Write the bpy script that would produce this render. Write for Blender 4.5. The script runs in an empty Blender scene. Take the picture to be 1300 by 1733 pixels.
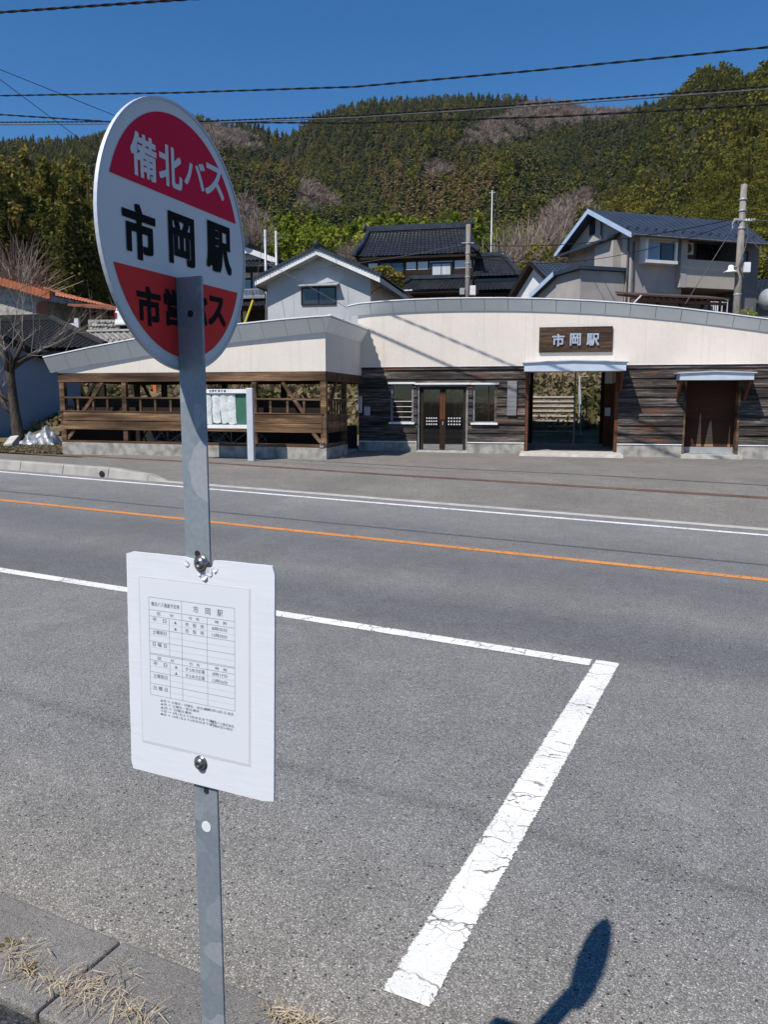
import bpy, bmesh, math, random
import numpy as np
from mathutils import Vector, Matrix
R = math.radians
random.seed(7); rng = np.random.default_rng(7)
sc = bpy.context.scene
col = sc.collection

# ------------------------------------------------------------------ camera
FOC, HZ, CAMH = 1350.0, 677.0, 1.72          # focal length in px of a 1300x1733 frame, horizon row, eye height
PIT = math.atan((866.5 - HZ) / FOC)
cam = bpy.data.cameras.new('camera'); camo = bpy.data.objects.new('camera', cam); col.objects.link(camo)
cam.sensor_fit = 'VERTICAL'; cam.sensor_height = 36.0; cam.lens = FOC / 1733 * 36.0
cam.clip_start = 0.05; cam.clip_end = 4000
camo.location = (0, 0, CAMH); camo.rotation_euler = (math.pi / 2 - PIT, 0, 0)
sc.camera = camo

# ------------------------------------------------------------------ sky, sun, exposure
SUN_AZ, SUN_EL = 41.5, 54.0                    # direction the sunlight travels towards (from +Y to +X), elevation
wd = bpy.data.worlds.new('World'); sc.world = wd; wd.use_nodes = True
wn = wd.node_tree; wn.nodes.clear()
sky = wn.nodes.new('ShaderNodeTexSky'); sky.sky_type = 'NISHITA'; sky.sun_disc = False
sky.sun_elevation = R(SUN_EL); sky.sun_rotation = R(SUN_AZ + 180)
sky.altitude = 800; sky.air_density = 1.0; sky.dust_density = 0.0; sky.ozone_density = 6.5
bg = wn.nodes.new('ShaderNodeBackground'); bg.inputs['Strength'].default_value = 0.092
wo = wn.nodes.new('ShaderNodeOutputWorld')
hs_ = wn.nodes.new('ShaderNodeHueSaturation'); hs_.inputs['Saturation'].default_value = 1.22
wn.links.new(sky.outputs[0], hs_.inputs['Color']); wn.links.new(hs_.outputs[0], bg.inputs['Color']); wn.links.new(bg.outputs[0], wo.inputs['Surface'])
sun = bpy.data.lights.new('sun', 'SUN'); sun.energy = 4.4; sun.angle = R(0.5); sun.color = (1.0, 0.95, 0.88)
suno = bpy.data.objects.new('sun', sun); col.objects.link(suno)
sd = Vector((math.sin(R(SUN_AZ)) * math.cos(R(SUN_EL)), math.cos(R(SUN_AZ)) * math.cos(R(SUN_EL)), -math.sin(R(SUN_EL))))
suno.rotation_euler = sd.to_track_quat('-Z', 'Y').to_euler(); suno.location = (-20, -20, 40)
vs = sc.view_settings
vs.view_transform = 'Standard'; vs.look = 'None'; vs.exposure = 0.36; vs.gamma = 1.0; vs.use_curve_mapping = False

# ------------------------------------------------------------------ geometry helpers
def ray(px, py):
    a = (px - 650.0) / FOC; b = -(py - 866.5) / FOC
    return Vector((a, math.cos(PIT) + b * math.sin(PIT), b * math.cos(PIT) - math.sin(PIT)))
def at(px, py, Y):
    r = ray(px, py); t = Y / r.y
    return Vector((r.x * t, Y, CAMH + r.z * t))
RD = Vector((0.90390822, -0.42772647)); PP = Vector((0.42772647, 0.90390822)); GRADE = 0.02006
def sp(x, y): return (x * RD.x + y * RD.y, x * PP.x + y * PP.y)
def xy(s, p): return (s * RD.x + p * PP.x, s * RD.y + p * PP.y)
def sstep(a, b, t):
    t = min(1, max(0, (t - a) / (b - a))); return t * t * (3 - 2 * t)
def zg(x, y):                                  # ground height: sloping road, levelled station forecourt
    s, p = sp(x, y)
    zr = -GRADE * s
    zf = 0.195 - 0.008 * max(-25, min(25, x))
    w = sstep(12.1, 17.0, p)
    return zr * (1 - w) + zf * w
def ground(px, py):
    r = ray(px, py); t = 1.0
    for _ in range(60):
        P = Vector((r.x * t, r.y * t)); t = (zg(P.x, P.y) - CAMH) / r.z * 0.7 + t * 0.3
    return Vector((r.x * t, r.y * t, CAMH + r.z * t))

class Frame:
    """a vertical facade plane: u to the right, n into the building, z up"""
    def __init__(s, px, Y, a):
        p = at(px, 700, Y); s.o = Vector((p.x, p.y, 0)); s.a = R(a)
        s.u = Vector((math.cos(s.a), -math.sin(s.a), 0)); s.n = Vector((math.sin(s.a), math.cos(s.a), 0))
    def hit(s, px, py, n=0.0):
        r = ray(px, py); c = Vector((0, 0, CAMH)); o = s.o + s.n * n
        t = (o - c).dot(s.n) / r.dot(s.n); P = c + r * t
        return (P - o).dot(s.u), P.z
    def side(s, px, py, u=0.0):
        r = ray(px, py); c = Vector((0, 0, CAMH)); o = s.o + s.u * u
        t = (o - c).dot(s.u) / r.dot(s.u); P = c + r * t
        return (P - o).dot(s.n), P.z
    def rect(s, x0, y0, x1, y1, n=0.0):
        mx, my = (x0 + x1) / 2, (y0 + y1) / 2
        return s.hit(x0, my, n)[0], s.hit(x1, my, n)[0], s.hit(mx, y1, n)[1], s.hit(mx, y0, n)[1]
    def pt(s, u, n, z): return s.o + s.u * u + s.n * n + Vector((0, 0, z))
    def root(s, name, label, cat, group=None):
        e = thing(name, label, cat, s.o, group); e.rotation_euler = (0, 0, -s.a); return e

def tag(o, label=None, cat=None, group=None, kind=None):
    if label: o['label'] = label
    if cat: o['category'] = cat
    if group: o['group'] = group
    if kind: o['kind'] = kind
    return o
def thing(name, label, cat, loc=(0, 0, 0), group=None):
    e = bpy.data.objects.new(name, None); e.empty_display_size = 0.2; col.objects.link(e); e.location = loc
    return tag(e, label, cat, group)

class MB:
    def __init__(s): s.v = []; s.f = []; s.uv = None
    def quad(s, *pts):
        i = len(s.v); s.v += [tuple(p) for p in pts]; s.f.append(tuple(range(i, i + len(pts))))
    poly = quad
    def box(s, x0, x1, y0, y1, z0, z1):
        x0, x1 = sorted((x0, x1)); y0, y1 = sorted((y0, y1)); z0, z1 = sorted((z0, z1))
        i = len(s.v)
        s.v += [(x0, y0, z0), (x1, y0, z0), (x1, y1, z0), (x0, y1, z0), (x0, y0, z1), (x1, y0, z1), (x1, y1, z1), (x0, y1, z1)]
        s.f += [(i, i + 3, i + 2, i + 1), (i + 4, i + 5, i + 6, i + 7), (i, i + 1, i + 5, i + 4), (i + 1, i + 2, i + 6, i + 5), (i + 2, i + 3, i + 7, i + 6), (i + 3, i, i + 4, i + 7)]
        return s
    def hexa(s, a, b):                          # two matching quads
        i = len(s.v); s.v += [tuple(p) for p in a] + [tuple(p) for p in b]
        s.f += [(i + 3, i + 2, i + 1, i), (i + 4, i + 5, i + 6, i + 7)] + [(i + k, i + (k + 1) % 4, i + 4 + (k + 1) % 4, i + 4 + k) for k in range(4)]
        return s
    def prism(s, pts, vec):                     # closed polygon swept along vec
        n = len(pts); i = len(s.v); vec = Vector(vec)
        s.v += [tuple(p) for p in pts] + [tuple(Vector(p) + vec) for p in pts]
        s.f += [tuple(range(i + n - 1, i - 1, -1)), tuple(range(i + n, i + 2 * n))]
        s.f += [(i + k, i + (k + 1) % n, i + n + (k + 1) % n, i + n + k) for k in range(n)]
        return s
    def bar(s, p, q, w, h, up=(0, 0, 1)):       # rectangular bar between two points
        p, q = Vector(p), Vector(q); d = (q - p).normalized(); up = Vector(up)
        if abs(d.dot(up)) > 0.99: up = Vector((0, 1, 0))
        x = d.cross(up).normalized(); y = x.cross(d).normalized()
        A = [p + x * (sx * w / 2) + y * (sy * h / 2) for sx, sy in ((-1, -1), (1, -1), (1, 1), (-1, 1))]
        B = [q + x * (sx * w / 2) + y * (sy * h / 2) for sx, sy in ((-1, -1), (1, -1), (1, 1), (-1, 1))]
        return s.hexa(A, B)
    def tube(s, pts, r, n=8, cap=True):
        pts = [Vector(p) for p in pts]; m = len(pts)
        rs = r if isinstance(r, (list, tuple)) else [r] * m
        d0 = (pts[1] - pts[0]).normalized(); up = Vector((0, 0, 1)) if abs(d0.z) < 0.9 else Vector((1, 0, 0))
        base = len(s.v)
        for k in range(m):
            d = (pts[min(k + 1, m - 1)] - pts[max(k - 1, 0)])
            if d.length < 1e-9: d = d0
            d.normalize(); x = d.cross(up)
            if x.length < 1e-4: x = d.cross(Vector((0, 1, 0)))
            x.normalize(); y = d.cross(x)
            for j in range(n):
                a = 2 * math.pi * j / n
                s.v.append(tuple(pts[k] + (x * math.cos(a) + y * math.sin(a)) * rs[k]))
        for k in range(m - 1):
            for j in range(n):
                a, b = base + k * n + j, base + k * n + (j + 1) % n
                s.f.append((a, b, b + n, a + n))
        if cap:
            s.f.append(tuple(base + j for j in range(n - 1, -1, -1))); s.f.append(tuple(base + (m - 1) * n + j for j in range(n)))
        return s
    def lathe(s, prof, c=(0, 0, 0), ax=(0, 0, 1), n=20):   # profile of (radius, height)
        ax = Vector(ax).normalized(); c = Vector(c)
        x = ax.orthogonal().normalized(); y = ax.cross(x); base = len(s.v); m = len(prof)
        for r, h in prof:
            for j in range(n):
                a = 2 * math.pi * j / n
                s.v.append(tuple(c + ax * h + (x * math.cos(a) + y * math.sin(a)) * r))
        for k in range(m - 1):
            for j in range(n):
                a, b = base + k * n + j, base + k * n + (j + 1) % n
                s.f.append((a, b, b + n, a + n))
        s.f.append(tuple(base + j for j in range(n - 1, -1, -1))); s.f.append(tuple(base + (m - 1) * n + j for j in range(n)))
        return s
    def grid(s, fn, nu, nv):
        b = len(s.v)
        for j in range(nv + 1):
            for i in range(nu + 1): s.v.append(tuple(fn(i / nu, j / nv)))
        for j in range(nv):
            for i in range(nu):
                a = b + j * (nu + 1) + i; s.f.append((a, a + 1, a + nu + 2, a + nu + 1))
        return s
    def build(s, name, mat, parent=None, smooth=False, bevel=0, fix=True):
        me = bpy.data.meshes.new(name); me.from_pydata(s.v, [], s.f)
        if fix:
            bm = bmesh.new(); bm.from_mesh(me); bmesh.ops.recalc_face_normals(bm, faces=bm.faces); bm.to_mesh(me); bm.free()
        if smooth: me.polygons.foreach_set('use_smooth', [True] * len(me.polygons))
        if mat is not None: me.materials.append(mat)
        o = bpy.data.objects.new(name, me); col.objects.link(o)
        if parent is not None: o.parent = parent
        if bevel:
            b = o.modifiers.new('bevel', 'BEVEL'); b.width = bevel; b.segments = 2; b.limit_method = 'ANGLE'
        return o
def sub(parent, child): child.parent = parent; return child

def np_mesh(name, V, F, mat, tint=None, parent=None, k=4):
    """mesh straight from arrays; F is (m,k)"""
    me = bpy.data.meshes.new(name); V = np.asarray(V, np.float32); F = np.asarray(F, np.int32)
    me.vertices.add(len(V)); me.vertices.foreach_set('co', V.ravel())
    me.loops.add(F.size); me.loops.foreach_set('vertex_index', F.ravel())
    me.polygons.add(len(F)); me.polygons.foreach_set('loop_start', np.arange(0, F.size, k, dtype=np.int32))
    me.polygons.foreach_set('loop_total', np.full(len(F), k, np.int32))
    if tint is not None:
        at_ = me.attributes.new('tint', 'FLOAT', 'FACE'); at_.data.foreach_set('value', np.asarray(tint, np.float32))
    me.update(); me.validate()
    if mat is not None: me.materials.append(mat)
    o = bpy.data.objects.new(name, me); col.objects.link(o)
    if parent is not None: o.parent = parent
    return o

# ------------------------------------------------------------------ materials
def new_mat(name):
    m = bpy.data.materials.new(name); m.use_nodes = True; m.node_tree.nodes.clear()
    o = m.node_tree.nodes.new('ShaderNodeOutputMaterial'); return m, m.node_tree, o
def nd(nt, typ, ins=None, **props):
    n = nt.nodes.new(typ)
    for k, v in props.items(): setattr(n, k, v)
    for k, v in (ins or {}).items():
        if isinstance(v, bpy.types.NodeSocket): nt.links.new(v, n.inputs[k])
        else: n.inputs[k].default_value = v
    return n
def C4(c): return (c[0], c[1], c[2], 1.0)
def mix(nt, f, a, b, mode='MIX'):
    n = nt.nodes.new('ShaderNodeMixRGB'); n.blend_type = mode
    for k, v in (('Fac', f), ('Color1', a), ('Color2', b)):
        if isinstance(v, bpy.types.NodeSocket): nt.links.new(v, n.inputs[k])
        else: n.inputs[k].default_value = v if k == 'Fac' else C4(v)
    return n.outputs[0]
def ramp(nt, f, stops, interp='LINEAR'):
    n = nt.nodes.new('ShaderNodeValToRGB'); n.color_ramp.interpolation = interp
    el = n.color_ramp.elements
    while len(el) < len(stops): el.new(0.5)
    for e, (p, c) in zip(el, stops):
        e.position = p; e.color = C4(c) if isinstance(c, (tuple, list)) else (c, c, c, 1)
    nt.links.new(f, n.inputs[0]); return n.outputs[0]
def coords(nt, scale=(1, 1, 1), kind='Object'):
    tc = nd(nt, 'ShaderNodeTexCoord'); mp = nd(nt, 'ShaderNodeMapping', {'Vector': tc.outputs[kind], 'Scale': scale})
    return mp.outputs[0]
def noise(nt, vec, scale, detail=4, rough=0.55, dist=0.0):
    return nd(nt, 'ShaderNodeTexNoise', {'Vector': vec, 'Scale': scale, 'Detail': detail, 'Roughness': rough, 'Distortion': dist}).outputs[0]
def bsdf(nt, out, color, rough=0.7, metal=0.0, spec=0.5, bump=None, bstr=0.3, bdist=0.01):
    p = nd(nt, 'ShaderNodeBsdfPrincipled', {'Roughness': rough, 'Metallic': metal, 'Specular IOR Level': spec})
    if isinstance(color, bpy.types.NodeSocket): nt.links.new(color, p.inputs['Base Color'])
    else: p.inputs['Base Color'].default_value = C4(color)
    if bump is not None:
        b = nd(nt, 'ShaderNodeBump', {'Height': bump, 'Strength': bstr, 'Distance': bdist}); nt.links.new(b.outputs[0], p.inputs['Normal'])
    if out is not None: nt.links.new(p.outputs[0], out.inputs['Surface'])
    return p
def mat(name, c1, c2=None, scale=4.0, rough=0.75, metal=0.0, spec=0.4, bump=0.0, bscale=None, stretch=(1, 1, 1), lo=0.35, hi=0.65, detail=5, bdist=0.01):
    m, nt, out = new_mat(name)
    v = coords(nt, stretch)
    if c2 is None: c2 = tuple(x * 0.85 for x in c1)
    f = noise(nt, v, scale, detail)
    c = ramp(nt, f, [(lo, c1), (hi, c2)])
    b = noise(nt, v, bscale or scale * 6, 3) if bump else None
    bsdf(nt, out, c, rough, metal, spec, b, bump, bdist); return m

def wood(name, dark, mid, light, rust=None, sx=0.6, sz=14, rough=0.85, patch=0.5, boards=0):
    m, nt, out = new_mat(name)
    v = coords(nt, (sx, sz, sz)); v2 = coords(nt, (0.35, 2.6, 2.6))
    g = noise(nt, v, 3.0, 6, 0.65, 0.6)
    c = ramp(nt, g, [(0.28, dark), (0.5, mid), (0.75, light)])
    p = noise(nt, v2, 1.4, 4)
    c = mix(nt, ramp(nt, p, [(0.38, 0.0), (0.68, 0.8)]), c, dark)
    if boards:                                    # every board has weathered differently
        bz = noise(nt, coords(nt, (0.45, 0.0, boards)), 1.0, 1)
        c = mix(nt, 1.0, c, ramp(nt, bz, [(0.32, 0.35), (0.5, 0.9), (0.68, 2.0)]), 'MULTIPLY')
    if rust: c = mix(nt, ramp(nt, noise(nt, v2, 2.3, 3), [(patch, 0.0), (patch + 0.14, 0.85)]), c, rust)
    bsdf(nt, out, c, rough, 0, 0.25, g, 0.5, 0.01); return m

def asphalt(name, lo, hi, patch, bands=True, warm=(1, 1, 1), scale=150):
    m, nt, out = new_mat(name)
    tc = nd(nt, 'ShaderNodeTexCoord'); v = tc.outputs['Object']
    vor = nd(nt, 'ShaderNodeTexVoronoi', {'Vector': v, 'Scale': scale}, feature='F1')
    sepc = nd(nt, 'ShaderNodeSeparateColor', {'Color': vor.outputs['Color']})
    c = ramp(nt, sepc.outputs[0], [(0.0, tuple(lo * w * 0.8 for w in warm)), (0.5, tuple((lo + hi) / 2 * w for w in warm)), (0.86, tuple(hi * w for w in warm)), (0.97, tuple(hi * 1.35 * w for w in warm)), (1.0, tuple(hi * 1.9 * w for w in warm))])
    dd = ramp(nt, vor.outputs['Distance'], [(0.28, 1.0), (0.62, 0.55)])
    c = mix(nt, 1.0, c, dd, 'MULTIPLY')
    v2 = nd(nt, 'ShaderNodeTexVoronoi', {'Vector': v, 'Scale': scale * 0.33, 'Randomness': 1.0}, feature='F1')
    s2 = nd(nt, 'ShaderNodeSeparateColor', {'Color': v2.outputs['Color']})
    st = nd(nt, 'ShaderNodeMath', {0: s2.outputs[1], 1: 0.90}, operation='GREATER_THAN')
    near_c = nd(nt, 'ShaderNodeMath', {0: v2.outputs['Distance'], 1: 0.34}, operation='LESS_THAN')
    both = nd(nt, 'ShaderNodeMath', {0: st.outputs[0], 1: near_c.outputs[0]}, operation='MULTIPLY')
    stone = ramp(nt, s2.outputs[2], [(0.0, (0.035, 0.035, 0.04)), (0.6, (0.06, 0.06, 0.062)), (0.8, (0.22, 0.21, 0.2)), (1.0, (0.4, 0.39, 0.36))])
    c = mix(nt, both.outputs[0], c, stone)
    big = noise(nt, v, 0.55, 5, 0.6); mid = noise(nt, v, 3.2, 5, 0.65); fine = noise(nt, v, 26, 3, 0.7)
    c = mix(nt, 1.0, c, ramp(nt, big, [(0.3, 1 - patch), (0.7, 1 + patch * 0.0)]), 'MULTIPLY')
    c = mix(nt, 1.0, c, ramp(nt, mid, [(0.3, 0.84), (0.7, 1.0)]), 'MULTIPLY')
    worn = ramp(nt, noise(nt, v, 1.05, 6, 0.72, 0.4), [(0.56, 0.0), (0.72, 0.20)])
    c = mix(nt, worn, c, tuple(hi * 1.12 * w for w in warm))
    oil = ramp(nt, noise(nt, v, 0.9, 7, 0.7, 1.2), [(0.66, 0.0), (0.76, 0.4)])
    c = mix(nt, oil, c, (lo * .35, lo * .35, lo * .36))
    c = mix(nt, 1.0, c, ramp(nt, fine, [(0.3, 0.82), (0.7, 1.0)]), 'MULTIPLY')
    if bands:
        dp = nd(nt, 'ShaderNodeVectorMath', {0: v, 1: (PP.x, PP.y, 0)}, operation='DOT_PRODUCT')
        wob = nd(nt, 'ShaderNodeMath', {0: noise(nt, v, 0.35, 3), 1: 0.9, 2: -0.45}, operation='MULTIPLY_ADD')
        q = nd(nt, 'ShaderNodeMath', {0: dp.outputs['Value'], 1: wob.outputs[0]}, operation='ADD')
        q = nd(nt, 'ShaderNodeMath', {0: q.outputs[0], 1: 1 / 14.0}, operation='MULTIPLY')
        k = 14.0                                    # wheel tracks polished darker, fresh patch by the kerb lighter and sandier
        c = mix(nt, 1.0, c, ramp(nt, q.outputs[0], [(1.9 / k, (1.18, 1.13, 1.05)), (2.7 / k, (1.0, 1.0, 1.0)), (5.0 / k, (0.98, 0.98, 0.98)), (5.35 / k, (0.70, 0.71, 0.735)), (5.9 / k, (0.66, 0.675, 0.705)), (6.6 / k, (0.97, 0.97, 0.97)), (7.35 / k, (0.76, 0.77, 0.79)), (7.9 / k, (0.72, 0.73, 0.755)), (8.45 / k, (0.92, 0.92, 0.93)), (9.4 / k, (0.86, 0.865, 0.88)), (10.2 / k, (1.0, 1.0, 1.0)), (11.2 / k, (1.06, 1.06, 1.06))]), 'MULTIPLY')
        # a long faint seam and a few dark stains
        seam = nd(nt, 'ShaderNodeMath', {0: q.outputs[0], 1: 2.95 / k}, operation='SUBTRACT')
        seam = nd(nt, 'ShaderNodeMath', {0: seam.outputs[0]}, operation='ABSOLUTE')
        c = mix(nt, 1.0, c, ramp(nt, seam.outputs[0], [(0.0, 0.8), (0.006, 1.0)]), 'MULTIPLY')
    h = nd(nt, 'ShaderNodeMath', {0: vor.outputs['Distance'], 1: -1.0}, operation='MULTIPLY')
    bsdf(nt, out, c, 0.82, 0, 0.35, h.outputs[0], 0.55, 0.004); return m

def paint(name, colr, crack=11.0, wear=0.5, edge=0.08):
    """thermoplastic road paint; UV.x runs across the stripe, UV.y along it in metres"""
    m, nt, out = new_mat(name)
    uv = nd(nt, 'ShaderNodeTexCoord').outputs['UV']; ob = nd(nt, 'ShaderNodeTexCoord').outputs['Object']
    sx = nd(nt, 'ShaderNodeSeparateXYZ', {'Vector': uv})
    wv = nd(nt, 'ShaderNodeTexNoise', {'Vector': ob, 'Scale': 9.0, 'Detail': 4.0})
    wob = nd(nt, 'ShaderNodeVectorMath', {0: wv.outputs[1], 1: (0.12, 0.12, 0.0)}, operation='MULTIPLY')
    ow = nd(nt, 'ShaderNodeVectorMath', {0: ob, 1: wob.outputs[0]}, operation='ADD')
    vo = nd(nt, 'ShaderNodeTexVoronoi', {'Vector': ow.outputs[0], 'Scale': crack}, feature='DISTANCE_TO_EDGE')
    patchy = ramp(nt, noise(nt, ob, 2.4, 4), [(0.42, 0.0), (0.62, 1.0)])
    cr = ramp(nt, vo.outputs['Distance'], [(0.005, 1.0), (0.016, 0.0)])
    cr = mix(nt, 1.0, cr, patchy, 'MULTIPLY')
    mp = nd(nt, 'ShaderNodeMapping', {'Vector': uv, 'Scale': (0.25, 7.0, 1.0)})
    mpw = nd(nt, 'ShaderNodeVectorMath', {0: mp.outputs[0], 1: wv.outputs[1]}, operation='ADD')
    v1 = nd(nt, 'ShaderNodeTexVoronoi', {'Vector': mpw.outputs[0], 'Scale': 1.0}, feature='DISTANCE_TO_EDGE', voronoi_dimensions='2D')
    ln = ramp(nt, v1.outputs['Distance'], [(0.010, 1.0), (0.032, 0.0)])
    ln = mix(nt, 1.0, ln, ramp(nt, noise(nt, ob, 5.5, 3), [(0.45, 0.0), (0.55, 1.0)]), 'MULTIPLY')
    chips = ramp(nt, noise(nt, ob, 55, 4, 0.7), [(0.62 + (0.5 - wear) * 0.2, 0.0), (0.66 + (0.5 - wear) * 0.2, 1.0)])
    chips = mix(nt, 1.0, chips, ramp(nt, noise(nt, ob, 4.0, 4), [(0.40, 0.0), (0.62, 1.0)]), 'MULTIPLY')
    e0 = nd(nt, 'ShaderNodeMath', {0: sx.outputs[0], 1: 0.5}, operation='SUBTRACT'); e0 = nd(nt, 'ShaderNodeMath', {0: e0.outputs[0]}, operation='ABSOLUTE')
    ew = nd(nt, 'ShaderNodeMath', {0: noise(nt, ob, 70, 4, 0.7), 1: edge * 2, 2: -edge}, operation='MULTIPLY_ADD')
    e1 = nd(nt, 'ShaderNodeMath', {0: e0.outputs[0], 1: ew.outputs[0]}, operation='ADD')
    ed = ramp(nt, e1.outputs[0], [(0.485 - edge * 0.4, 0.0), (0.50 - edge * 0.4, 1.0)])
    hole = mix(nt, 1.0, mix(nt, 1.0, cr, ln, 'LIGHTEN'), mix(nt, 1.0, chips, ed, 'LIGHTEN'), 'LIGHTEN')
    dirt = noise(nt, ob, 3.0, 5)
    c = mix(nt, ramp(nt, dirt, [(0.35, 0.0), (0.75, 0.55)]), colr, tuple(x * 0.62 for x in colr))
    c = mix(nt, 1.0, c, ramp(nt, noise(nt, ob, 160, 2), [(0.3, 0.86), (0.6, 1.0)]), 'MULTIPLY')
    p = bsdf(nt, None, c, 0.75, 0, 0.3)
    tr = nd(nt, 'ShaderNodeBsdfTransparent')
    mx = nd(nt, 'ShaderNodeMixShader', {0: hole, 1: p.outputs[0], 2: tr.outputs[0]})
    nt.links.new(mx.outputs[0], out.inputs['Surface']); return m

def leaf(name, stops, obj_rand=0.0, rough=0.7, trans=0.22, patch=None):
    m, nt, out = new_mat(name)
    a = nd(nt, 'ShaderNodeAttribute', attribute_name='tint', attribute_type='GEOMETRY')
    f = a.outputs['Fac']
    if obj_rand:
        oi = nd(nt, 'ShaderNodeObjectInfo')
        k = nd(nt, 'ShaderNodeMath', {0: oi.outputs['Random'], 1: obj_rand, 2: -obj_rand / 2}, operation='MULTIPLY_ADD')
        f = nd(nt, 'ShaderNodeMath', {0: f, 1: k.outputs[0]}, operation='ADD').outputs[0]
    c = ramp(nt, f, stops)
    d = nd(nt, 'ShaderNodeBsdfDiffuse', {'Color': c, 'Roughness': 0.5}); t = nd(nt, 'ShaderNodeBsdfTranslucent', {'Color': c})
    mx = nd(nt, 'ShaderNodeMixShader', {0: trans, 1: d.outputs[0], 2: t.outputs[0]})
    nt.links.new(mx.outputs[0], out.inputs['Surface']); return m

def glass_mat(name, tint=(0.55, 0.6, 0.62), refl=0.12, rough=0.03):
    m, nt, out = new_mat(name)
    t = nd(nt, 'ShaderNodeBsdfTransparent', {'Color': C4(tint)}); g = nd(nt, 'ShaderNodeBsdfGlossy', {'Roughness': rough})
    fr = nd(nt, 'ShaderNodeFresnel', {'IOR': 1.5}); k = nd(nt, 'ShaderNodeMath', {0: fr.outputs[0], 1: refl}, operation='ADD')
    mx = nd(nt, 'ShaderNodeMixShader', {0: k.outputs[0], 1: t.outputs[0], 2: g.outputs[0]})
    nt.links.new(mx.outputs[0], out.inputs['Surface']); return m

M = {}
M['road'] = asphalt('road_asphalt', 0.235, 0.40, 0.16, warm=(1.02, 1.0, 0.96), scale=200)
M['fore'] = asphalt('forecourt_asphalt', 0.225, 0.365, 0.26, bands=False, warm=(1.13, 1.04, 0.92), scale=110)
M['path'] = asphalt('footpath_asphalt', 0.03, 0.085, 0.25, bands=False, scale=120)
M['conc'] = mat('concrete', (0.38, 0.36, 0.325), (0.15, 0.14, 0.125), 4, lo=.4, hi=.72, rough=0.9, bump=0.35, bscale=60)
M['kerbnear'] = asphalt('near_kerb_concrete', 0.30, 0.42, 0.35, bands=False, warm=(1.05, 0.97, 0.875), scale=420)
M['conc_kerb'] = mat('kerb_stone', (0.37, 0.35, 0.315), (0.27, 0.255, 0.23), 3, 0.9, bump=0.25, bscale=60)
M['conc_light'] = mat('pale_concrete', (0.50, 0.48, 0.44), (0.36, 0.34, 0.31), 4, 0.9, bump=0.2, bscale=50)
M['white'] = paint('white_road_paint', (0.80, 0.79, 0.75), 11, 0.60, 0.11)
M['white_far'] = paint('white_edge_line_paint', (0.80, 0.80, 0.80), 5, 0.40, 0.04)
M['orange'] = paint('orange_road_paint', (0.64, 0.26, 0.07), 5, 0.42, 0.06)
M['rust'] = mat('rusty_steel', (0.09, 0.048, 0.034), (0.15, 0.09, 0.06), 3, 0.9, bump=0.3)
M['seam'] = mat('tar_seam', (0.05, 0.048, 0.045), (0.10, 0.095, 0.09), 2, 0.9)
M['earth'] = mat('dry_grass_earth', (0.17, 0.13, 0.085), (0.085, 0.072, 0.04), 2.6, 0.95, bump=0.8, bscale=8, bdist=0.05)
M['hill'] = mat('forest_floor', (0.05, 0.048, 0.022), (0.028, 0.03, 0.014), 0.05, 0.95)
def render_wall():
    m, nt, out = new_mat('cream_render'); v = coords(nt); vs_ = coords(nt, (5, 5, .28))
    c = ramp(nt, noise(nt, v, 1.1, 5), [(.35, (0.70, 0.635, 0.56)), (.65, (0.655, 0.592, 0.522))])
    c = mix(nt, ramp(nt, noise(nt, vs_, 1.6, 5, .7), [(.52, 0.0), (.78, .35)]), c, (.46, .40, .34))
    c = mix(nt, 1.0, c, ramp(nt, noise(nt, v, 9, 5, .7), [(.3, .95), (.6, 1.0)]), 'MULTIPLY')
    bsdf(nt, out, c, .88, 0, .25, noise(nt, v, 90, 3), .12, .006); return m
M['cream'] = render_wall()
M['siding'] = wood('charred_cedar_siding', (0.016, 0.013, 0.012), (0.06, 0.047, 0.040), (0.30, 0.265, 0.24), (0.16, 0.06, 0.027), patch=0.585, boards=9.0)
M['timber'] = wood('brown_timber', (0.045, 0.024, 0.013), (0.125, 0.070, 0.038), (0.25, 0.175, 0.115), None, boards=3.3)
M['timber2'] = wood('golden_timber', (0.06, 0.032, 0.017), (0.17, 0.098, 0.050), (0.30, 0.205, 0.125), None, boards=5.2)
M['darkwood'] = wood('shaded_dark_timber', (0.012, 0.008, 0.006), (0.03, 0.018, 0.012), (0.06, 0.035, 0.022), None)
M['redwood'] = wood('red_brown_panel', (0.07, 0.026, 0.013), (0.12, 0.043, 0.02), (0.17, 0.065, 0.03), None)
M['darkred'] = wood('dark_red_brown_panel', (0.030, 0.013, 0.008), (0.055, 0.023, 0.013), (0.08, 0.034, 0.019), None)
M['greywood'] = wood('weathered_grey_board', (0.12, 0.12, 0.125), (0.24, 0.24, 0.25), (0.36, 0.36, 0.37), None)
M['signwood'] = wood('name_board_wood', (0.016, 0.010, 0.007), (0.050, 0.029, 0.019), (0.17, 0.105, 0.062), (0.14, 0.085, 0.045), patch=0.60)
M['alu'] = mat('brushed_aluminium', (0.62, 0.64, 0.67), (0.55, 0.57, 0.60), 5, 0.42, metal=0.35)
M['flash'] = mat('white_metal_flashing', (0.78, 0.78, 0.78), (0.66, 0.66, 0.67), 5, 0.5)
M['canopy'] = mat('pale_blue_metal_canopy', (0.56, 0.62, 0.70), (0.50, 0.56, 0.64), 3, 0.45, metal=0.2)
M['soffit'] = mat('grey_metal_soffit', (0.82, 0.82, 0.78), (0.77, 0.77, 0.73), 1.5, 0.6)
M['roofmetal'] = mat('grey_metal_roof', (0.45, 0.46, 0.47), (0.36, 0.37, 0.38), 2, 0.5, metal=0.4)
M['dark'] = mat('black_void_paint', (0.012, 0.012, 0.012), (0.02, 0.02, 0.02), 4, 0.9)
M['glass'] = glass_mat('window_glass', (.30, .33, .34), .015)
M['glass_dark'] = glass_mat('dark_window_glass', (0.25, 0.26, 0.28), 0.02)
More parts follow.
